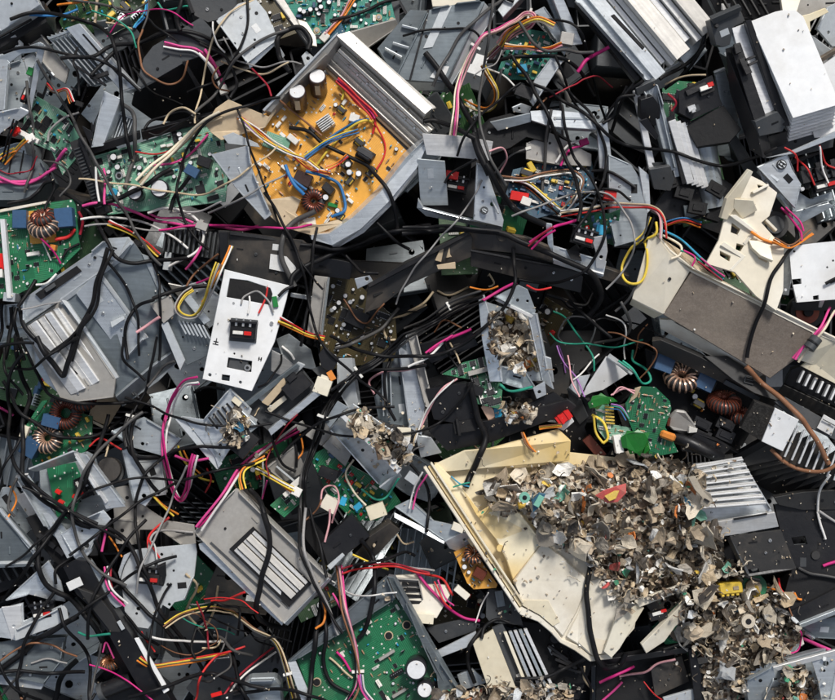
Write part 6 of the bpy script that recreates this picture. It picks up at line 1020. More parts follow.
t.pl('long_arm', Z('P', '100,490 270,310 288,322 255,400 230,420 190,480 120,525'), 'creampale', (20, 24, 22), 5); t.pl('top_arm', Z('P', '70,320 255,255 268,275 90,345'), 'creampale', (22, 24, 24), 5); t.pl('left_arm', Z('P', '-40,520 0,400 70,330 110,350 20,510 -10,545'), 'cream', (14, 18, 20), 4); t.bx('connector', FR(*Z('P', '165,375')[0], 14, -15), (-10, -4, 0), (8, 4, 8), 'black'); t.bx('connector_label', FR(*Z('P', '160,368')[0], 22, -15), (-6, -2, 0), (5, 1.5, 1), 'partwhite'); t.bx('red_dab', FR(*Z('P', '180,358')[0], 22, -15), (-3, -1.6, 0), (3, 1.6, 1.2), 'partred')
t = T('corner_box', 'steel box corner with a switch and shreds inside at the bottom right', 'metal box', 805, 678, 18)
t.pl('left_wall', Z('P', '490,625 585,560 600,600 560,720 520,760'), 'galvdark', (18, 26, 14), 3); t.pl('top_rim', Z('P', '585,565 822,500 835,520 605,580'), 'alu', (28, 28, 26), 3); t.pl('floor', Z('P', '590,580 820,520 810,760 560,760'), 'galvdark', 2, 2); t.pl('right_wall', Z('P', '735,545 822,505 835,520 808,720 780,720 760,620'), 'galv', (24, 27, 27), 3, holes=[circ(*Z('P', '788,555')[0], 3)]); t.socket(FR(*Z('P', '690,610')[0], 4, -12), 1.0); t.bx('outer_lip', FR(*Z('P', '832,600')[0], 24, 100), (-20, -3, -2), (30, 3, 1), 'galv')
t = T('white_plate', 'blank white plate lying at the bottom right edge', 'metal plate', 790, 698, 22)
t.pl('plate', Z('P', '500,690 640,650 835,620 880,640 880,780 520,780'), 'white', (20, 24, 24), 3) if False else t.pl('plate', Z('P', '500,745 600,700 830,690 880,700 880,780 520,780'), 'palegrey', (26, 28, 30), 2); t.pl('fold', Z('P', '500,745 520,780 510,790 492,752'), 'galv', (26, 26, 18), 2)
# ================================================================== wires
scan()
WN = {'black': 'black', 'grey': 'grey', 'darkgrey': 'charcoal', 'palepink': 'salmon', 'darkred': 'maroon'}
NW = [0]
def wire(col, r, r_, s, tip=None):
    r = r*.68 if col in ('black', 'darkgrey') else r*.62 if col == 'brown' else r*.62; p = Z(r_, s); pts = drape(p, r); thick = 'thick' if r >= 2.2 else 'slim' if r >= 1.4 else 'thin'
    lb = wl(f"{thick} {WN.get(col, col)} {'cable' if r >= 1.4 else 'wire'}", p) or f"{thick} {WN.get(col, col)} wire on the pile"
    m = pts[len(pts)//2]; t = T('power_cable' if r >= 1.4 else 'loose_wire', lb, 'cable' if r >= 1.4 else 'wire', *m)
    t.o['group'] = f"{WN.get(col, col)} {'cables' if r >= 1.4 else 'wires'} over the pile"
    R_ = random.Random(NW[0]); NW[0] += 1; ph = R_.uniform(0, 6)
    q = [np.array((a[0]+.7*math.sin(i*.11+ph)+.35*math.sin(i*.37+ph*3), a[1]+.7*math.cos(i*.13+ph)+.35*math.cos(i*.31+ph*2), a[2])) for i, a in enumerate(pts)]
    bm = bmesh.new(); tube(bm, q, r, 10 if r > 2.2 else 7); t.fin(bm, 'sheath', 'wire_'+col, None, 60, 0)
    for e, d in ((q[0], q[3]-q[0]), (q[-1], q[-4]-q[-1])):
        if tip and e is q[-1]:
            a = math.degrees(math.atan2(-d[1], -d[0])); t.bx('plug', FR(*e, a), (-1, -r*1.6, -r), (r*5, r*1.6, r*1.4), tip)
    for a in q[::2]: stamp(a[0], a[1], r*.8, a[2]+r*.7)
def harness(cols, r, r_, s, spread=1.0, tie=None, plug=None, plug0=None):
    r *= .6; p = Z(r_, s); n = len(cols); base = drape(p, r*1.5)
    seen = []; [seen.append(WN.get(c, c)) for c in cols if WN.get(c, c) not in seen]
    lb = wl(' and '.join(seen[:2])+' wires', p) or 'wire bundle on the pile'
    t = T('wire_harness', lb, 'wire bundle', *base[len(base)//2], 'bundled wires over the pile'); nr = []
    for i in range(len(base)):
        d = base[min(i+1, len(base)-1)]-base[max(i-1, 0)]; k = np.array((-d[1], d[0], 0)); nr.append(k/(np.linalg.norm(k)+1e-6))
    for j, c in enumerate(cols):
        R_ = random.Random(j*31+len(base)); ph, fq = R_.uniform(0, 6.3), R_.uniform(.05, .12); th0 = j*2*PI/n; Rb = r*(.9+.42*n**.75)*spread; q = []
        for i, (b, k) in enumerate(zip(base, nr)):
            e = min(1, min(i, len(base)-1-i)/12); fan = 1+(1-e)*.5; th = th0+i*.035+.6*math.sin(i*fq+ph); q.append(b+k*(Rb*fan*math.cos(th)+.5*math.sin(i*fq*1.7+ph))+np.array((0, 0, Rb*.8*(1+math.sin(th)))))
        bm = bmesh.new(); tube(bm, q, r, 7); t.fin(bm, 'strand', 'wire_'+c, None, 60, 0)
    def at(u):
        i = int(u*(len(base)-1)); d = base[min(i+2, len(base)-1)]-base[max(i-2, 0)]; return FR(*base[i], math.degrees(math.atan2(d[1], d[0])))
    for u in tie or (): t.bx('cable_tie', at(u), (-1.4, -n*r-1.2, -r), (1.4, n*r+1.2, r*2.8), 'partwhite')
    if plug: t.bx('plug', at(1), (-2, -n*r-1, -r), (7, n*r+1, r*2.5), plug)
    if plug0: t.bx('plug', at(0), (-7, -n*r-1, -r), (2, n*r+1, r*2.5), plug0)
    for b in base[::2]: stamp(b[0], b[1], r*n*.7, b[2]+r)
w, hn = wire, harness
# region by region: colour, radius, region, course
for a in [
 ('black', 2.2, 'A', '515,245 480,225 475,190 520,148 620,130 720,142 850,195'), ('black', 3, 'A', '270,255 370,245 450,190 560,150 680,132 840,170'), ('blue', 2, 'A', '130,70 220,55 275,20'), ('orange', 2, 'A', '210,15 270,15 330,-5'),
 ('cyan', 1.6, 'A', '515,120 540,60 545,-20'), ('blue', 1.6, 'A', '525,122 555,60 552,-20'), ('grey', 2, 'A', '180,535 190,490 240,445 290,422'), ('darkgrey', 3.2, 'A', '465,400 500,430 516,500 508,580 490,640 480,720'), ('black', 2.2, 'A', '555,495 580,460 650,432 720,436 770,475'),
 ('black', 1.8, 'A', '560,505 600,512 660,480 740,440'), ('pink', 2, 'A', '570,628 650,620 720,580 785,508'), ('red', 1.5, 'A', '515,580 600,585 675,560'), ('pink', 2.8, 'A', '-20,688 80,690 150,672 210,632 275,578'), ('black', 3, 'A', '350,292 400,222 430,190'), ('green', 1.6, 'A', '580,-10 620,35 720,42'), ('black', 3.2, 'A', '680,-20 665,60 690,130'), ('tan', 1.5, 'A', '400,90 450,95 500,110'),
 ('black', 3.8, 'B', '325,282 285,222 278,150 310,110 360,103 397,150 388,190'), ('grey', 1.4, 'B', '45,105 80,170 110,222 200,250 320,236 362,240'), ('tan', 1.4, 'B', '50,215 120,250 230,282 320,252'), ('black', 2.4, 'B', '-20,160 60,198 100,260 120,330 105,385'), ('darkred', 1.6, 'B', '175,260 230,320 255,375'),
 ('blue', 2, 'B', '385,592 440,550 500,502 560,470 622,455'), ('yellow', 2, 'B', '428,620 470,560 540,492 600,462 645,470'), ('red', 2, 'B', '510,310 560,370 610,420 642,460 632,505'), ('red', 1.5, 'B', '638,470 680,540 680,590 650,640'), ('yellow', 2, 'B', '500,318 525,345 520,375'), ('black', 3, 'B', '320,482 400,500 460,550 540,592 600,622 640,662 690,720 720,790 728,870'), ('brown', 1.8, 'B', '285,388 350,440 445,520'), ('blue', 2.4, 'B', '385,720 345,690 315,660 308,630'),
 ('blue', 2.6, 'F', '385,12 460,30 515,60 528,150 478,178'), ('darkgrey', 4, 'F', '415,150 340,190 297,240 290,330 320,400 342,438'), ('black', 3.6, 'F', '335,440 345,405 400,368 480,330 600,282 700,250 850,212'), ('black', 3, 'F', '370,292 500,300 600,272 700,242 850,236'), ('grey', 1.7, 'F', '-10,150 80,126 170,90 240,45 310,5'), ('pink', 2.6, 'F', '-30,210 80,218 140,218 190,203'), ('red', 1.6, 'F', '235,445 225,490 205,545'), ('grey', 1.6, 'F', '140,510 150,480 200,456 240,490 258,540'), ('tan', 2, 'F', '840,508 760,545 700,560 674,600 690,640 720,642'), ('blue', 3, 'F', '300,-20 330,50 375,95'), ('white', 1.5, 'F', '165,478 170,510 165,545'), ('black', 2.4, 'F', '275,480 300,455 335,440'),
 ('black', 4.2, 'C', '60,212 180,370 230,480 255,560 300,660'), ('black', 5.4, 'C', '235,500 260,580 300,665'), ('black', 1.8, 'C', '-30,130 120,110 200,104 250,120 272,150'), ('black', 2, 'C', '480,95 560,100 640,152 690,270 740,380 800,500'), ('black', 3, 'C', '300,208 420,200 520,212 600,232 660,262 720,335'), ('darkgrey', 2.4, 'C', '525,428 515,500 512,640 500,720'), ('white', 1.5, 'C', '290,245 350,285 398,338'), ('magenta', 3, 'C', '630,272 670,225 745,188'), ('black', 3.6, 'C', '50,455 100,452 180,490 245,530'), ('black', 2, 'C', '130,690 160,650 250,615'), ('darkgrey', 2, 'C', '345,270 320,360 300,400 280,410'), ('brown', 1.5, 'C', '480,415 520,370'), ('black', 2, 'C', '545,220 600,340 655,410'), ('grey', 1.6, 'C', '320,645 380,590 432,573', 'partwhite'), ('palepink', 1.5, 'C', '295,580 345,560 365,600 340,650'),
 ('black', 4.4, 'G', '280,-10 340,90 420,170 505,215'), ('black', 4.2, 'G', '-30,238 130,220 330,240 420,270 520,312 620,362 690,402 730,462 722,505 690,552'), ('black', 2.6, 'G', '-30,216 150,214 335,235'), ('magenta', 2.4, 'G', '270,498 330,462 405,428'), ('magenta', 2.4, 'G', '455,272 510,240 560,210 645,178'), ('tan', 1.8, 'G', '105,455 150,470 220,442'), ('tan', 2, 'G', '-10,540 55,505 90,460'), ('magenta', 2.4, 'G', '70,690 150,640 235,598'), ('brown', 1.5, 'G', '90,615 130,570 195,600'), ('black', 2.4, 'G', '690,-5 760,10 850,70'), ('black', 2, 'G', '635,112 700,75 780,80 842,115'), ('tan', 1.6, 'G', '300,395 320,430 300,440'), ('red', 1.6, 'G', '440,440 480,455 540,440'), ('orange', 1.5, 'G', '230,440 290,450 330,440'), ('violet', 1.2, 'G', '560,665 575,710 590,770'),
 ('black', 3, 'D', '322,142 305,210 240,262 160,312'), ('black', 2.4, 'D', '195,330 280,262 325,185'), ('tan', 1.6, 'D', '200,310 260,285 330,295'), ('red', 1.5, 'D', '690,590 730,640 760,700'), ('red', 1.6, 'D', '760,560 800,620 840,640'), ('white', 1.5, 'D', '765,560 790,640 810,690'), ('red', 1.5, 'D', '640,560 690,590 700,640'), ('darkred', 2, 'D', '200,350 230,390 215,420'),
 ('black', 3, 'H', '712,205 700,260 640,340 600,390 580,450 555,540 530,620 518,710'), ('cream', 2, 'H', '150,242 210,262 248,290 240,322 208,335'), ('cyan', 1.8, 'H', '160,225 260,270 330,350 405,412'), ('green', 1.6, 'H', '250,305 290,320 330,360'), ('magenta', 2, 'H', '640,140 672,180 695,230 690,270'), ('magenta', 1.6, 'H', '650,138 690,190 705,235'), ('orange', 2.4, 'H', '515,235 570,262 650,285'), ('darkgrey', 2, 'H', '75,430 50,490 5,535'), ('yellow', 2.2, 'H', '140,205 140,250 95,275 60,302 33,360 36,412 62,432 95,418 112,360 103,275'), ('magenta', 1.5, 'H', '260,300 300,330 290,365'), ('black', 2.4, 'H', '795,430 840,408'),
 ('brown', 4.2, 'L', '498,98 560,160 640,232 720,312 770,392 812,472'), ('brown', 3.2, 'L', '588,415 640,462 700,490 780,490 825,465'), ('white', 2, 'L', '790,500 765,560 770,640 785,720'), ('white', 2, 'P', '765,-10 780,40 800,92'), ('green', 2, 'L', '20,80 60,110 100,160 135,150 122,110 82,80 85,40'), ('palepink', 1.5, 'L', '-20,210 30,187 75,195'), ('magenta', 2.6, 'P', '785,192 860,170'), ('darkgrey', 2, 'P', '680,195 740,222 850,240'), ('white', 2.2, 'P', '490,425 580,425 625,452'), ('pink', 3, 'P', '600,478 640,460 700,466 795,498'), ('orange', 1.8, 'P', '585,280 640,300 618,345'), ('red', 1.8, 'P', '622,240 625,280 645,305'), ('orange', 2, 'P', '680,290 690,312 705,316'), ('grey', 2.2, 'P', '770,-20 800,0 840,30'),
 ('black', 3.6, 'E', '340,135 460,100 560,50 640,-10'), ('black', 3, 'E', '195,68 280,110 340,180 400,270 440,330 500,350 600,335 720,320'), ('pink', 2.4, 'E', '345,152 430,140 520,165 600,190 720,215 850,215'), ('white', 2, 'E', '340,200 430,190 520,195 600,220 660,250 722,302'), ('pink', 2, 'E', '560,165 600,182 680,185 740,205'), ('white', 2.2, 'E', '560,160 620,140 700,160 750,200 770,260 740,312 638,362'), ('pink', 2.2, 'E', '768,282 740,330 695,372'), ('brown', 1.8, 'E', '700,450 740,390 840,320'), ('magenta', 1.8, 'E', '735,422 840,398'), ('black', 3, 'E', '585,490 680,455 810,430'), ('black', 2.6, 'E', '590,490 520,510 482,570 465,640 480,720'), ('black', 2, 'E', '400,330 450,390 505,512 520,600 520,700'), ('black', 3.4, 'E', '420,300 375,420 350,510 280,620 190,695'), ('black', 2.4, 'E', '440,305 385,420 362,520 300,600 215,685'), ('black', 2, 'E', '590,350 605,480 600,600 590,720'), ('black', 3.8, 'E', '345,550 300,622 265,720'), ('palepink', 2.6, 'E', '515,612 605,558'), ('black', 2.6, 'E', '20,508 10,600 -5,700'), ('black', 3, 'E', '40,515 35,620 30,720'), ('black', 3.4, 'E', '60,518 95,600 195,700'), ('black', 2.8, 'E', '72,520 62,600 75,720'), ('black', 3, 'E', '130,415 105,470 75,518'), ('grey', 1.3, 'E', '85,525 160,512 235,500'), ('black', 2, 'E', '178,-10 200,70 183,155'), ('pink', 2.4, 'E', '-20,20 60,52 130,40 220,-5'), ('red', 3, 'E', '210,265 260,255 285,225'), ('magenta', 1.6, 'E', '165,265 200,310 225,355'), ('white', 1.3, 'E', '160,275 180,315 195,345'), ('white', 2, 'E', '130,435 180,430 215,395'), ('white', 2, 'E', '362,-10 370,80 378,120'), ('pink', 2.2, 'E', '385,-10 400,70 405,130'), ('grey', 1.7, 'E', '640,160 740,158 845,125'), ('black', 3, 'E', '640,150 660,100 720,30'), ('grey', 1.6, 'E', '350,225 450,215 560,228 720,222'), ('darkred', 2.4, 'E', '300,240 310,190 300,160'), ('black', 2, 'E', '300,280 260,300 240,330'),
 ('black', 3.4, 'I', '70,-10 62,120 80,230 75,330 90,420 120,530 200,622 290,682 355,702'), ('black', 2.8, 'I', '-20,160 60,250 120,302 200,360 290,376 380,350 450,292 495,268'), ('black', 2.4, 'I', '95,-10 120,110 160,200 260,230 380,240 505,235'), ('black', 4, 'I', '145,-10 200,80 240,132 260,92 295,-10'), ('black', 3.4, 'I', '492,268 470,330 480,390 512,440 625,455'), ('black', 3, 'I', '502,278 490,340 500,420 540,502 595,585'), ('black', 2, 'I', '602,-10 560,150 500,272'), ('black', 2, 'I', '468,-10 472,80 545,152'), ('darkgrey', 2, 'I', '555,172 620,102 665,80'), ('orange', 1.8, 'I', '590,582 625,625 665,662'), ('yellow', 1.6, 'I', '585,585 615,625 655,665'), ('yellow', 1.8, 'I', '690,390 700,450 740,520 792,546'), ('orange', 1.5, 'I', '700,400 720,470 760,520'), ('red', 1.6, 'I', '330,405 370,375 420,390 475,412'), ('pink', 2.2, 'I', '-20,240 45,287'), ('black', 2.2, 'I', '-20,110 100,110 200,50 300,-10'), ('black', 2, 'I', '0,20 20,110 70,210'), ('tan', 1.4, 'I', '400,420 410,400 405,440'), ('black', 2.2, 'I', '730,200 780,180 850,190'), ('orange', 1.6, 'I', '40,670 60,610 20,560'), ('pink', 2.2, 'I', '650,445 720,460 800,440'),
 ('palepink', 1.8, 'K', '832,88 760,115 680,120 622,160 640,205'), ('white', 1.5, 'K', '222,440 225,520 212,605'), ('pink', 1.6, 'K', '235,525 225,560 212,605'), ('black', 4, 'K', '160,568 210,622 240,720'), ('cream', 1.8, 'K', '560,452 530,510 560,572 612,622'), ('green', 1.8, 'K', '588,570 640,605 692,590 735,518'), ('palepink', 1.6, 'K', '440,622 450,560 490,550 505,602 478,690'), ('black', 2.4, 'K', '690,-10 700,60 680,150 690,230 720,305'), ('black', 2.6, 'K', '840,95 700,110 600,122 478,188'), ('black', 2, 'K', '340,380 350,430 345,480'), ('orange', 1.6, 'K', '355,360 370,420 355,450'), ('red', 1.6, 'K', '0,490 20,530 0,580'), ('tan', 1.6, 'K', '790,400 800,360 830,320'), ('grey', 1.3, 'K', '760,480 790,420 832,400'), ('white', 2, 'K', '290,20 320,50 335,75'), ('brown', 1.4, 'K', '380,680 420,640 440,600'),
 ('palepink', 1.8, 'J', '182,145 120,182 62,280 40,335'), ('white', 1.4, 'J', '170,150 100,210 45,300 20,390'), ('white', 2, 'J', '-10,100 60,70 135,5'), ('black', 4.6, 'J', '225,160 255,280 284,370 250,460 212,560'), ('cyan', 1.3, 'J', '222,555 190,545 158,518'), ('green', 1.3, 'J', '160,555 195,545 225,540'), ('green', 2.4, 'J', '338,170 380,195 465,180'), ('violet', 1.3, 'J', '568,20 590,90 630,150 652,215'), ('white', 1.4, 'J', '610,152 660,112 725,55'), ('palepink', 1.3, 'J', '600,60 612,150 640,215'), ('orange', 1.5, 'J', '430,350 450,390 478,420'), ('brown', 1.6, 'J', '420,350 440,395 470,425'), ('yellow', 2.2, 'J', '688,280 730,312 747,370 728,392'), ('yellow', 2, 'J', '695,290 705,345 730,385'), ('black', 2.4, 'J', '0,470 60,540 75,620 62,720'), ('black', 2, 'J', '130,0 150,60 180,100'), ('magenta', 1.8, 'J', '60,50 110,10 160,-20'), ('green', 1.8, 'J', '790,80 832,110'), ('palepink', 1.4, 'J', '770,210 800,180 850,200'), ('tan', 1.5, 'J', '150,10 175,50 190,90'),
 ('black', 4, 'M', '148,85 155,200 190,272 280,322 340,372 390,482 402,525'), ('black', 3.2, 'M', '240,-10 320,40 420,60 500,152 560,262 590,362 640,452 682,580 720,700'), ('black', 3, 'M', '370,85 400,200 480,290 560,362 622,432 665,570'), ('black', 4.2, 'M', '-30,605 60,540 160,460 310,368'), ('black', 2.6, 'M', '250,335 310,470 350,602 372,720'), ('black', 4, 'M', '185,720 230,612 300,545'), ('green', 2, 'M', '295,442 340,460 425,444'), ('pink', 2.2, 'M', '400,55 388,140'), ('red', 2, 'M', '572,115 568,70 630,15'), ('grey', 2, 'M', '575,125 600,62 725,70'), ('white', 2, 'M', '840,505 760,490 700,475 595,438'), ('tan', 2, 'M', '738,190 772,240 728,320 708,372 750,440 782,400 795,305'), ('grey', 1.6, 'M', '115,562 180,545 255,562'), ('brown', 1.6, 'M', '-10,562 80,500 140,480 210,510 275,548'), ('red', 1.6, 'M', '600,165 575,120 565,95'), ('white', 1.5, 'M', '590,165 585,120 572,100'), ('orange', 1.5, 'M', '405,85 440,120 470,155'), ('darkgrey', 1.8, 'M', '-10,690 60,620 90,590'), ('black', 2.4, 'M', '215,260 215,200 260,165'), ('red', 1.5, 'M', '545,430 560,480 580,520'), ('grey', 1.3, 'M', '720,330 760,335 840,328'), ('black', 2.2, 'M', '480,375 540,450 590,500'), ('pink', 1.5, 'M', '390,520 405,480 430,540'),
 ('black', 3.4, 'N', '588,98 640,200 636,330 602,440 578,475'), ('black', 2.4, 'N', '395,-20 430,100 462,225'), ('black', 3.6, 'N', '432,330 420,480 400,620 390,720'), ('black', 3, 'N', '438,330 458,430 450,560 480,632 565,685'), ('white', 1.4, 'N', '475,270 540,300 620,300 725,288'), ('yellow', 1.6, 'N', '555,155 620,180 695,208'), ('pink', 1.8, 'N', '478,302 530,372'), ('orange', 2, 'N', '440,265 452,390 418,425'), ('magenta', 2, 'N', '498,518 525,545 552,592'), ('tan', 1.8, 'N', '472,542 560,612'), ('grey', 1.8, 'N', '680,158 740,195 850,215', 'creampale'), ('tan', 1.6, 'N', '725,70 750,110 790,105'), ('black', 4, 'N', '228,-10 250,100 210,250 190,380 222,432 305,472'), ('red', 2, 'N', '10,340 80,325 160,280'), ('tan', 1.5, 'N', '-10,500 40,500 60,470'), ('palepink', 1.8, 'N', '475,-20 470,40 458,95'), ('grey', 1.4, 'N', '85,420 70,500 30,560'),
 ('magenta', 2.4, 'O', '25,220 90,290 140,350 200,396 265,412'), ('white', 1.2, 'O', '292,285 270,340 243,402'), ('black', 3.2, 'O', '275,428 222,490 218,560 242,640'), ('black', 3, 'O', '400,622 520,605 600,580 655,542'), ('black', 4, 'O', '680,185 668,280 680,400 700,520 742,592 800,590 825,535'), ('red', 2, 'O', '60,230 120,240 160,300'), ('grey', 1.8, 'O', '-20,195 40,200 90,215'), ('magenta', 2.4, 'O', '720,640 780,605 850,580'), ('pink', 2, 'O', '730,700 770,660 800,630'), ('tan', 1.6, 'O', '650,560 660,620 700,680'), ('black', 2, 'O', '640,560 680,640 690,720'), ('palepink', 2, 'P', '20,620 110,600 160,560 220,530'), ('black', 2.6, 'P', '180,510 260,490 330,520'),
]: w(*a)
for a in [
 (['white', 'pink', 'pink'], 1.7, 'A', '625,172 680,185 742,195 790,238 835,322'), (['cream', 'cream', 'tan'], 2.4, 'A', '540,700 620,610 700,535 780,482 850,450'), (['white', 'pink'], 2.6, 'B', '-5,205 40,262 62,325', 1, None, 'partwhite'),
 (['brown', 'red', 'white', 'orange'], 1.2, 'A', '160,300 200,340 260,345 290,400'), (['black', 'black', 'black'], 1.6, 'A', '-10,610 40,520 70,460'), (['orange', 'yellow', 'yellow'], 1.5, 'A', '10,615 60,570 120,535', 1, None, 'partwhite'),
 (['orange', 'white', 'red'], 1.3, 'B', '130,450 200,492 262,540 330,582 400,640 475,655', 1), (['white', 'yellow', 'violet'], 1.3, 'B', '140,452 212,522 300,572 380,602 435,645'), (['blue', 'blue', 'yellow', 'grey'], 1.3, 'B', '380,600 430,560 500,520 580,490'), (['red', 'orange', 'palepink'], 1.2, 'B', '460,640 500,620 540,590'), (['orange', 'palepink', 'orange'], 1.5, 'B', '460,140 510,80 545,20 570,-20', 1, None, 'partwhite', 'partwhite'), (['red', 'red', 'magenta'], 1.8, 'B', '500,305 550,350 620,420 640,450'),
 (['orange', 'yellow', 'red', 'white', 'brown'], 1.4, 'F', '288,568 330,590 390,625 445,642'), (['white', 'orange', 'yellow'], 1.6, 'F', '-20,500 40,420 68,360 92,282'),
 (['palepink', 'pink', 'cream', 'tan', 'palepink'], 1.5, 'C', '158,530 172,430 182,340 215,240 270,150 330,110 400,60 440,32 472,42 462,75 400,100 300,182', 1, [.72, .42]), (['orange', 'tan', 'yellow', 'brown'], 1.4, 'C', '275,245 305,310 325,362 310,402 270,405 205,365'), (['yellow', 'orange', 'palepink', 'cream'], 1.6, 'C', '340,160 380,110 470,80 540,110'), (['palepink', 'orange', 'cream', 'red'], 1.7, 'C', '360,165 440,180 520,185 570,175'), (['magenta', 'white'], 2, 'C', '560,622 600,562 650,540', 1, None, 'wire_magenta'),
 (['black', 'white', 'yellow', 'orange'], 1.6, 'G', '380,35 450,60 520,120 572,162', 1, [1.]), (['white', 'brown', 'tan'], 1.5, 'G', '345,32 430,40 500,22 600,8 645,35 640,70 610,125 575,160'), (['red', 'tan', 'white', 'palepink'], 1.6, 'G', '575,162 680,152 760,135 850,140 900,150 930,185 935,270'), (['black', 'darkgrey', 'black'], 2, 'G', '-20,605 60,572 160,510 265,475', 1, [.6]), (['black', 'black'], 2, 'G', '-20,630 80,580 180,528 268,492'), (['magenta', 'darkred'], 1.8, 'G', '455,290 500,250 545,225'),
 (['black', 'darkgrey', 'yellow'], 1.7, 'H', '85,275 115,240 135,180'), (['orange', 'red', 'blue', 'white', 'orange'], 1.3, 'H', '190,205 255,190 330,205'), (['pink', 'cream', 'pink'], 2.2, 'H', '845,525 790,590 750,640 690,720', 1, None), (['darkred', 'pink', 'green'], 1.5, 'H', '315,340 360,375 410,410'), (['orange', 'copper' if False else 'brown', 'orange'], 1.5, 'H', '590,265 660,290 760,230'),
 (['yellow', 'grey', 'brown', 'yellow'], 1.5, 'E', '845,360 790,480 742,548 692,552 668,520 690,472 725,448'), (['yellow', 'red', 'white', 'orange'], 1.5, 'E', '425,205 500,240 562,282 615,325'), (['orange', 'yellow', 'white'], 1.2, 'E', '-10,-40 20,-60 60,-75'),
 (['magenta', 'white', 'pink'], 2, 'I', '780,148 720,162 662,230 630,322 625,432 640,560 672,608 710,560 755,425'), (['black', 'black', 'darkgrey'], 1.8, 'I', '490,280 475,340 490,400', 1, [.1]),
 (['black', 'black', 'darkgrey', 'black'], 2.3, 'K', '760,-10 650,80 580,122 520,182 462,262 430,350 400,430 375,500 365,602 365,720', .9, [.5, .25]), (['white', 'pink', 'magenta'], 2.2, 'K', '-10,700 80,582 140,482 240,402 335,345', 1, None, 'partwhite'), (['yellow', 'orange', 'yellow'], 1.6, 'K', '150,560 140,515 155,480 225,448'), (['yellow', 'white', 'yellow', 'orange'], 1.4, 'K', '185,490 240,512 345,562', 1, None, 'partwhite'), (['pink', 'white'], 1.6, 'K', '780,640 800,560 832,500'),
 (['pink', 'white', 'darkred'], 1.8, 'M', '398,198 420,272 475,342'), (['tan', 'brown', 'yellow', 'darkgrey'], 1.4, 'M', '625,418 680,386 750,376 832,382 880,386 980,440 1050,492 1090,572 1112,690', 1, [.85]), (['orange', 'yellow', 'red', 'white'], 1.5, 'M', '555,508 600,546 680,552 850,555'), (['white', 'darkred'], 1.8, 'N', '88,662 140,602 255,528'),
 (['brown', 'palepink', 'pink', 'white', 'black'], 1.7, 'N', '500,205 522,330 552,440 572,540 576,640 535,720', 1, [.75]), (['red', 'darkred'], 1.8, 'N', '515,218 600,195 700,190 850,218'), (['pink', 'white', 'violet'], 1.6, 'N', '590,600 600,660 640,720'), (['black', 'grey'], 2.6, 'N', '365,-20 365,120 400,222 440,302 515,452'), (['red', 'pink'], 1.5, 'O', '100,250 130,320 160,350'), (['orange', 'brown', 'yellow'], 1.3, 'J', '490,330 530,325 570,320'), (['blue', 'green', 'violet', 'brown'], 1.2, 'L', '-20,250 20,260 45,300'),
]: hn(*a)
t = T('ferrite_ring', 'dark cylindrical ferrite sleeve round the pink pair at the right edge', 'ferrite', 809, 343, 30)
x_, y_ = Z('H', '738,655')[0]; hz = hmax(x_, y_, 5); t.cy('sleeve', FR(x_, y_, hz-6, 128), 0, 0, -7, 7, 6, 'darkgrey', 20, axis='u'); t.cy('seam', FR(x_, y_, hz-6, 128), 0, .3, -1, 1, 6.3, 'black', 20, axis='u')
t = T('cable_tie', 'knotted grey plastic tie gathering the pink wires beside the dark fins', 'cable tie', 198, 223, 10)
x_, y_ = Z('E', '752,205')[0]; hz = hmax(x_, y_, 5); t.boxes('tie_loop', FR(x_, y_, hz-4, 20), [((-6, -4, 0), (6, 4, 6)), ((-4, -6, 1), (0, 6, 5))], 'warmgrey'); t.bx('tie_tail', FR(x_, y_, hz, 60), (0, -1, -1), (9, 1, .4), 'warmgrey')
# ------------------------------------------------------------------ long slack leads over the whole pile
R = random.Random(21)
for k_ in range(110):
    x, y = (R.uniform(-5, 330), R.uniform(150, 700)) if k_ % 3 else (R.uniform(180, 620), R.uniform(0, 690)) if k_ % 2 else (R.uniform(0, 835), R.uniform(0, 130))
    a = R.uniform(0, 6.28); cv = R.gauss(0, .12); p = [(x, y)]
    for _ in range(R.randint(6, 13)): cv = cv*.9+R.gauss(0, .075); a += cv; d_ = R.uniform(13, 24); x += math.cos(a)*d_; y += math.sin(a)*d_; p.append((x, y))
    keep = [(205, 265, 292, 392), (650, 240, 835, 390), (700, 0, 835, 150), (440, 470, 720, 670), (285, 70, 420, 225), (575, 0, 690, 90), (195, 485, 330, 620), (600, 380, 690, 460)]
    if any(c[0] < q[0] < c[2] and c[1] < q[1] < c[3] for q in p for c in keep): continue
    if sum(30 < q[0] < 170 and 245 < q[1] < 400 for q in p) > 1 and R.random() < .8: continue
    c = R.choice(['black']*13+['darkgrey', 'darkgrey', 'grey', 'magenta', 'tan'])
    if c not in ('black', 'darkgrey') and any(20 < q[0] < 180 and 240 < q[1] < 410 for q in p): c = 'black'
    w(c, R.uniform(1.7, 3.0) if c in ('black', 'darkgrey') else R.uniform(1.2, 1.9), 'X', ' '.join(f'{q[0]:.1f},{q[1]:.1f}' for q in p))
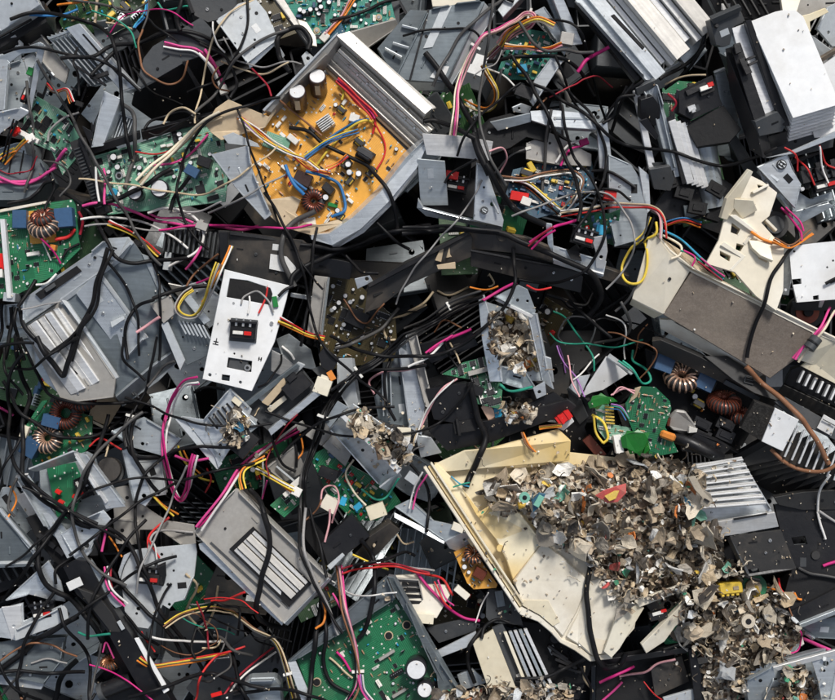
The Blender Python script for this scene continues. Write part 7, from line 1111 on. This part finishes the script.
# ------------------------------------------------------------------ thin wires lost between the parts
R = random.Random(5); k_ = 0
while k_ < 260:
    x, y = R.uniform(5, 830), R.uniform(5, 695)
    if hm(x, y) > -22: continue
    k_ += 1; a = R.uniform(0, 6.28); p = [(x, y)]; a2 = R.uniform(-.5, .5)
    for _ in range(R.randint(4, 10)):
        a += R.gauss(a2, .35); x += math.cos(a)*R.uniform(9, 18); y += math.sin(a)*R.uniform(9, 18)
        if hm(x, y) > -6: break
        p.append((x, y))
    if len(p) < 4: continue
    c = R.choice(['black']*10+['darkred', 'darkred', 'magenta', 'grey', 'tan', 'brown', 'brown', 'brown', 'red', 'white', 'yellow', 'green', 'darkgrey', 'darkgrey', 'darkgrey'])
    w(c, R.uniform(1.2, 2.8) if c in ('black', 'darkgrey') else R.uniform(1., 1.9), 'X', ' '.join(f'{q[0]:.1f},{q[1]:.1f}' for q in p))
# ================================================================== shreds of plastic
def chip(bm, c, size, th, Rn, mi=0):
    n = Rn.randint(6, 10); a0 = Rn.uniform(0, 6.28); el = Rn.choice((.18, .3, .45, .6, .8, 1.))*Rn.uniform(.85, 1.15); k = Rn.choice((1, 1, 1, -1))*size*Rn.uniform(.45, 2.2)
    eu = Matrix.Rotation(Rn.uniform(0, 6.28), 3, 'Z') @ Matrix.Rotation(Rn.gauss(0, .55), 3, 'X') @ Matrix.Rotation(Rn.gauss(0, .55), 3, 'Y') @ Matrix.Rotation(Rn.uniform(0, 3.14), 3, 'Z')
    rr = [Rn.uniform(.5, 1.15)*size for _ in range(n)]
    def put(x, y, z):
        z += Rn.gauss(0, size*.03); v = eu @ Vector((k*math.sin(x/k), y, z+k*(1-math.cos(x/k)))); return bm.verts.new((c[0]+v.x, c[1]+v.y, c[2]+v.z))
    def ring(f, z): return [put(math.cos(a0+i*2*PI/n)*rr[i]*f, math.sin(a0+i*2*PI/n)*rr[i]*el*f, z) for i in range(n)]
    o, m_, u, d = ring(1, th/2), ring(.5, th/2), ring(1, -th/2), ring(.5, -th/2); ct, cb = put(0, 0, th/2), put(0, 0, -th/2)
    for i in range(n):
        j = (i+1) % n
        for f in ((o[i], o[j], m_[j], m_[i]), (m_[i], m_[j], ct), (u[j], u[i], d[i], d[j]), (d[j], d[i], cb), (o[j], o[i], u[i], u[j])): bm.faces.new(f).material_index = mi
scan()
Rn = random.Random(99)
CW = [('beige', 22), ('grey', 17), ('dark', 15), ('white', 13), ('brown', 8), ('tan', 10), ('taupe', 22), ('silver', 4), ('green', 1.2), ('orange', 1.4), ('blue', .7), ('red', .8), ('yellow', .8), ('mint', 1)]
CN, CP_ = [c[0] for c in CW], [c[1] for c in CW]
ZONES = [
 ('shred heap', [(478, 492), (500, 478), (545, 468), (600, 462), (650, 452), (690, 462), (706, 480), (700, 512), (722, 528), (728, 560), (715, 585), (690, 596), (660, 604), (640, 598), (626, 612), (606, 590), (590, 566), (560, 548), (535, 530), (520, 512), (505, 520), (490, 510)], 26, 520, 170),
 ('shred pile', [(680, 600), (688, 574), (712, 560), (742, 562), (748, 580), (780, 588), (792, 612), (806, 640), (780, 660), (752, 672), (745, 700), (705, 705), (700, 660), (684, 640), (676, 622)], 16, 300, 90),
 ('shred-filled duct', [(488, 308), (512, 312), (528, 318), (536, 350), (540, 372), (520, 372), (498, 364), (488, 340)], 10, 60, 30),
 ('silver tray of shreds', [(347, 418), (362, 408), (380, 425), (405, 438), (412, 462), (398, 470), (372, 446), (350, 430)], 8, 110, 28),
 ('louvered metal box', [(222, 430), (236, 412), (250, 420), (246, 440), (228, 448)], 3, 50, 6),
 ('striped cream sink', [(432, 690), (470, 688), (520, 684), (570, 686), (580, 705), (430, 705)], 8, 150, 22),
 ('steel corner box', [(775, 690), (785, 668), (805, 662), (818, 680), (812, 705), (775, 705)], 2, 60, 8),
 ('black corner tray' if False else 'black open tray', [(500, 405), (520, 398), (538, 408), (530, 422), (505, 425)], 5, 60, 8),
]
TEXTN = dict(beige='beige', grey='grey', dark='dark', white='white', brown='brown', tan='tan', taupe='dusty taupe', silver='silvery', green='green', orange='orange', blue='blue', red='red', yellow='yellow', mint='mint green')
bmS = bmesh.new(); nfr = 0
for zn, P_, mound, ns, ni in ZONES:
    xs, ys = [p[0] for p in P_], [p[1] for p in P_]; cx, cy = np.mean(xs), np.mean(ys); base = {}
    def edge(x, y): return min(math.hypot(x-(a[0]+(b[0]-a[0])*k/6), y-(a[1]+(b[1]-a[1])*k/6)) for a, b in zip(P_, P_[1:]+P_[:1]) for k in range(6))
    def pt():
        while True:
            x, y = Rn.uniform(min(xs), max(xs)), Rn.uniform(min(ys), max(ys))
            if inside(x, y, P_): return x, y
    gx, gy = int((max(xs)-min(xs))/3)+1, int((max(ys)-min(ys))/3)+1; gv = {}
    for j in range(gy+1):
        for i in range(gx+1):
            x, y = min(xs)+i*3, min(ys)+j*3
            if inside(x, y, P_): gv[i, j] = bmS.verts.new((x+Rn.uniform(-1, 1), y+Rn.uniform(-1, 1), max(hm(x, y), -12)+.8+mound*.62*min(1, edge(x, y)/26)+Rn.gauss(0, 1.3)))
    for (i, j) in list(gv):
        q = [gv.get((i+a, j+b)) for a, b in ((0, 0), (1, 0), (1, 1), (0, 1))]
        if all(q): bmS.faces.new(q).material_index = Rn.choices((0, 1, 2, 4, 6), (2, 4, 7, 4, 4))[0]  # mound weighted to dark colours, painting the shade between the shreds
    for (i, j), v in gv.items(): stamp(v.co.x, v.co.y, 2, v.co.z)
    for i in range(ns):
        x, y = pt(); m = mound*min(1, edge(x, y)/28); h = hm(x, y); h = max(h, -12)
        chip(bmS, (x, y, h+.5+m*.28*Rn.random()), (Rn.uniform(1.5, 4) if Rn.random() < .55 else Rn.uniform(4, 8.5)), Rn.uniform(.4, 1.1), Rn, Rn.choices(range(len(CN)), CP_)[0])
    for i in range(ni):
        x, y = pt(); m = mound*min(1, edge(x, y)/28); h = max(hm(x, y), -12); c = Rn.choices(CN, CP_ if zn != 'shred-filled duct' else [30, 6, 4, 22, 6, 12, 8, 1, 0, 6, 0, 1, 3, 1])[0]; sz = Rn.uniform(5, 9.) if Rn.random() < .5 else Rn.uniform(9, 17)*(1 if zn in ('shred heap', 'shred pile') else .7)
        p = (x, y, h+3+m*Rn.uniform(.2, .5)); long_ = sz > 8.5
        t = T('plastic_fragment', None, 'plastic fragment', *p); bm = bmesh.new(); chip(bm, p, sz, Rn.uniform(.7, 1.7), Rn); t.k = (D-p[2])/D*S
        for o_ in [t.fin(bm, 'plastic_fragment', 'frag_'+c, None, None, 0)]:
            o_.parent = None; o_.location = t.o.location; bpy.data.objects.remove(t.o); where = side(x, y, (0, cx, cy)).replace('beside', 'middle')
            lb = f"{'large' if long_ else 'small'} {TEXTN[c]} plastic shred in the {'middle' if where == 'middle' else {'left of': 'left part', 'right of': 'right part', 'above': 'upper part', 'below': 'lower part', 'upper-left of': 'upper left part', 'upper-right of': 'upper right part', 'lower-left of': 'lower left part', 'lower-right of': 'lower right part'}[where]} of the {zn}"
            if zn in ('louvered metal box', 'striped cream sink', 'steel corner box', 'black open tray'): lb = f"{'large' if long_ else 'small'} {TEXTN[c]} plastic shred lying on the {zn}"
            props(o_, lb, 'plastic fragment', lb.split(' ', 1)[1].replace('shred', 'shreds')+(' large' if long_ else ''))
for zn, P_, mound, ns, ni in ZONES:                      # matted fines and fibres on top of the heaps
    xs, ys = [p[0] for p in P_], [p[1] for p in P_]
    for i in range(int(ns*1.3)):
        x, y = Rn.uniform(min(xs)-8, max(xs)+8), Rn.uniform(min(ys)-8, max(ys)+8)
        if not inside(x, y, P_) and Rn.random() < .75: continue
        h = hm(x, y)
        if i % 5:
            chip(bmS, (x, y, h+Rn.uniform(.5, 5)), Rn.uniform(1., 3.4), .5, Rn, Rn.choices(range(len(CN)), CP_)[0])
        else:
            a = Rn.uniform(0, 6.28); q = [(x, y, h+4)]
            for _ in range(Rn.randint(3, 5)): a += Rn.gauss(0, .7); q.append((q[-1][0]+math.cos(a)*3.2, q[-1][1]+math.sin(a)*3.2, h+Rn.uniform(2, 7)))
            f0 = len(bmS.faces); tube(bmS, spline(q, 1.5), Rn.uniform(.3, .7), 5); bmS.faces.ensure_lookup_table(); mi = Rn.choice((0, 1, 2, 2, 4, 5, 6))
            for k in range(f0, len(bmS.faces)): bmS.faces[k].material_index = mi
for i in range(2400):                                     # crumbs strewn thinly over everything low
    x, y = Rn.uniform(0, 835), Rn.uniform(0, 700)
    if Rn.random() > .25+.75*(x > 380 and y > 400): continue
    chip(bmS, (x, y, hm(x, y)+.8), Rn.uniform(.5, 1.6) if Rn.random() < .9 or y < 380 else Rn.uniform(1.6, 4), .6, Rn, Rn.choices((0, 6, 1, 3, 2, 4), (30, 30, 18, 12, 5, 6))[0])
uv_ = bmS.loops.layers.uv.new('UVMap')
for v in bmS.verts: v.co = W(*v.co)
bmesh.ops.recalc_face_normals(bmS, faces=bmS.faces)
o_ = bpy.data.objects.new('debris', finish_mesh(bmS, 'debris', ['frag_'+c for c in CN])); COL.objects.link(o_); props(o_, 'crumbs of shredded plastic strewn over the pile', None, None, 'stuff')
def special(name, lb, cat, pts, h, m, th=1.5):
    x, y = pts[0]; hz = max(hmax(p[0], p[1], 4) for p in pts)
    t = T(name, lb, cat, x, y, hz); t.pl('piece', pts, m, [hz+q for q in h], th, bev=.3); return t, hz
t, hz = special('plastic_shard', 'red almond-shaped shard with a yellowish centre on the shred heap', 'plastic shard', Z('J', '690,580 720,560 765,545 805,535 805,570 775,605 735,608'), (18, 20, 20, 18, 18, 16, 16), 'frag_red'); t.pl('pale_centre', Z('J', '722,580 760,560 778,560 765,590 740,600'), 'frag_yellow', hz+20.4, 1)
t, hz = special('plastic_tube', 'short teal plastic tube end lying on the cream plastic tray', 'plastic tube', Z('J', '455,600 480,570 505,575 480,625 460,645'), (16, 18, 18, 16, 14), 'frag_blue', 4); t.bx('tube_band', FR(*Z('J', '480,600')[0], hz+17, -60), (-6, -3, 0), (6, 3, 1.5), 'frag_mint')
t, hz = special('plastic_ring', 'mint green ring scrap beside the teal tube end', 'plastic ring', circ(*Z('J', '428,588')[0], 5.5, 12), [16]*12, 'frag_mint', 4); t.cy('ring_hole', FR(*Z('J', '428,588')[0], hz+16), 0, 0, -.4, .5, 2.4, 'black', 12)
t, hz = special('plastic_washer', 'pale round washer in the shred pile', 'washer', circ(*Z('P', '487,388')[0], 7, 16), [16]*16, 'frag_beige', 4); t.cy('washer_hole', FR(*Z('P', '487,388')[0], hz+16), 0, 0, -.4, .5, 3, 'black', 12)
t, hz = special('plastic_link', 'beige broken hook link beside the silver heat sink', 'plastic hook', Z('L', '265,515 290,508 320,560 350,575 362,605 340,628 312,615 318,590 290,560'), (14, 14, 12, 12, 10, 10, 10, 12, 14), 'frag_beige', 4); t.bx('link_pin', FR(*Z('L', '335,600')[0], hz+12, 30), (-3, -1, -1), (3, 1, 1), 'black')
t, hz = special('plastic_shard', 'dark curved shard with a notch at the foot of the shred heap', 'plastic shard', Z('P', '300,300 350,250 380,255 340,310 310,330'), (14, 16, 16, 14, 12), 'frag_dark'); t.bx('notch', FR(*Z('P', '340,285')[0], hz+15, -45), (-4, -.6, 0), (4, .6, .8), 'frag_taupe')

t = T('yellow_block', 'small bright yellow plastic block among the shreds', 'plastic block', 735, 592, 24)
f = FR(*Z('P', '455,290')[0], hmax(735, 592, 8)+5, -6); t.bx('block', f, (-12, -6, -18), (12, 6, 3), 'partyellow', bev=1.4); [t.bx('tooth', f, (-10+q*5, 5, -6), (-7+q*5, 8, 2), 'partyellow') for q in range(4)]; t.bx('notch', f, (2, -2, 2.8), (8, 2, 3.6), 'frag_tan')
t = T('round_disc', 'dark green board disc with a dusty cap in the shred pile', 'circuit board', 760, 592, 12)
t.cy('disc', FR(*Z('P', '545,285')[0], hmax(759, 590, 8)-4, 0, .1, .1), 0, 0, 0, 3, 13, 'pcbgreen', 26); t.cy('cap', FR(*Z('P', '540,285')[0], hmax(759, 590, 8)-1, 0, .1, .1), 0, 0, 0, 4, 8, 'frag_taupe', 16)

# ================================================================== light and camera
wd = bpy.data.worlds.new('World'); SC.world = wd; wd.use_nodes = True; nt = wd.node_tree; bg = nt.nodes['Background']
sky = nt.nodes.new('ShaderNodeTexSky'); sky.sky_type = 'NISHITA'; sky.sun_disc = False
EL, AZ = math.radians(48), math.radians(20)
sky.sun_elevation = EL; sky.sun_rotation = AZ; sky.air_density = 1.; sky.dust_density = 3.
hs_ = nt.nodes.new('ShaderNodeHueSaturation'); hs_.inputs['Saturation'].default_value = .55
tcw = nt.nodes.new('ShaderNodeTexCoord'); cl = nt.nodes.new('ShaderNodeTexNoise'); cl.inputs['Scale'].default_value = 2.6; cl.inputs['Detail'].default_value = 6.; cl.inputs['Roughness'].default_value = .55
nt.links.new(tcw.outputs['Generated'], cl.inputs['Vector']); cloud = mixc(nt, ramp(nt, cl.outputs['Fac'], .42, .6), (.35, .38, .42), (2.1, 2.08, 2.05))
nt.links.new(sky.outputs[0], hs_.inputs['Color']); nt.links.new(mixc(nt, 1., hs_.outputs[0], cloud, 'MULTIPLY'), bg.inputs['Color']); bg.inputs['Strength'].default_value = .1
sd = bpy.data.lights.new('sun', 'SUN'); sd.energy = 3.1; sd.angle = math.radians(11); sd.color = (1, .97, .93)
so = bpy.data.objects.new('sun', sd); COL.objects.link(so)
d_ = Vector((math.sin(AZ)*math.cos(EL), math.cos(AZ)*math.cos(EL), math.sin(EL))); so.rotation_euler = d_.to_track_quat('Z', 'Y').to_euler(); so.location = d_*6
cd = bpy.data.cameras.new('camera'); co = bpy.data.objects.new('camera', cd); COL.objects.link(co)
co.location = (0, 0, Z0+D*S); co.rotation_euler = (0, 0, 0); cd.sensor_width = 36; cd.lens = 36/(835/D); cd.clip_end = 200
SC.camera = co
SC.view_settings.view_transform = 'Standard'; SC.view_settings.look = 'None'; SC.view_settings.exposure = 0; SC.view_settings.gamma = 1
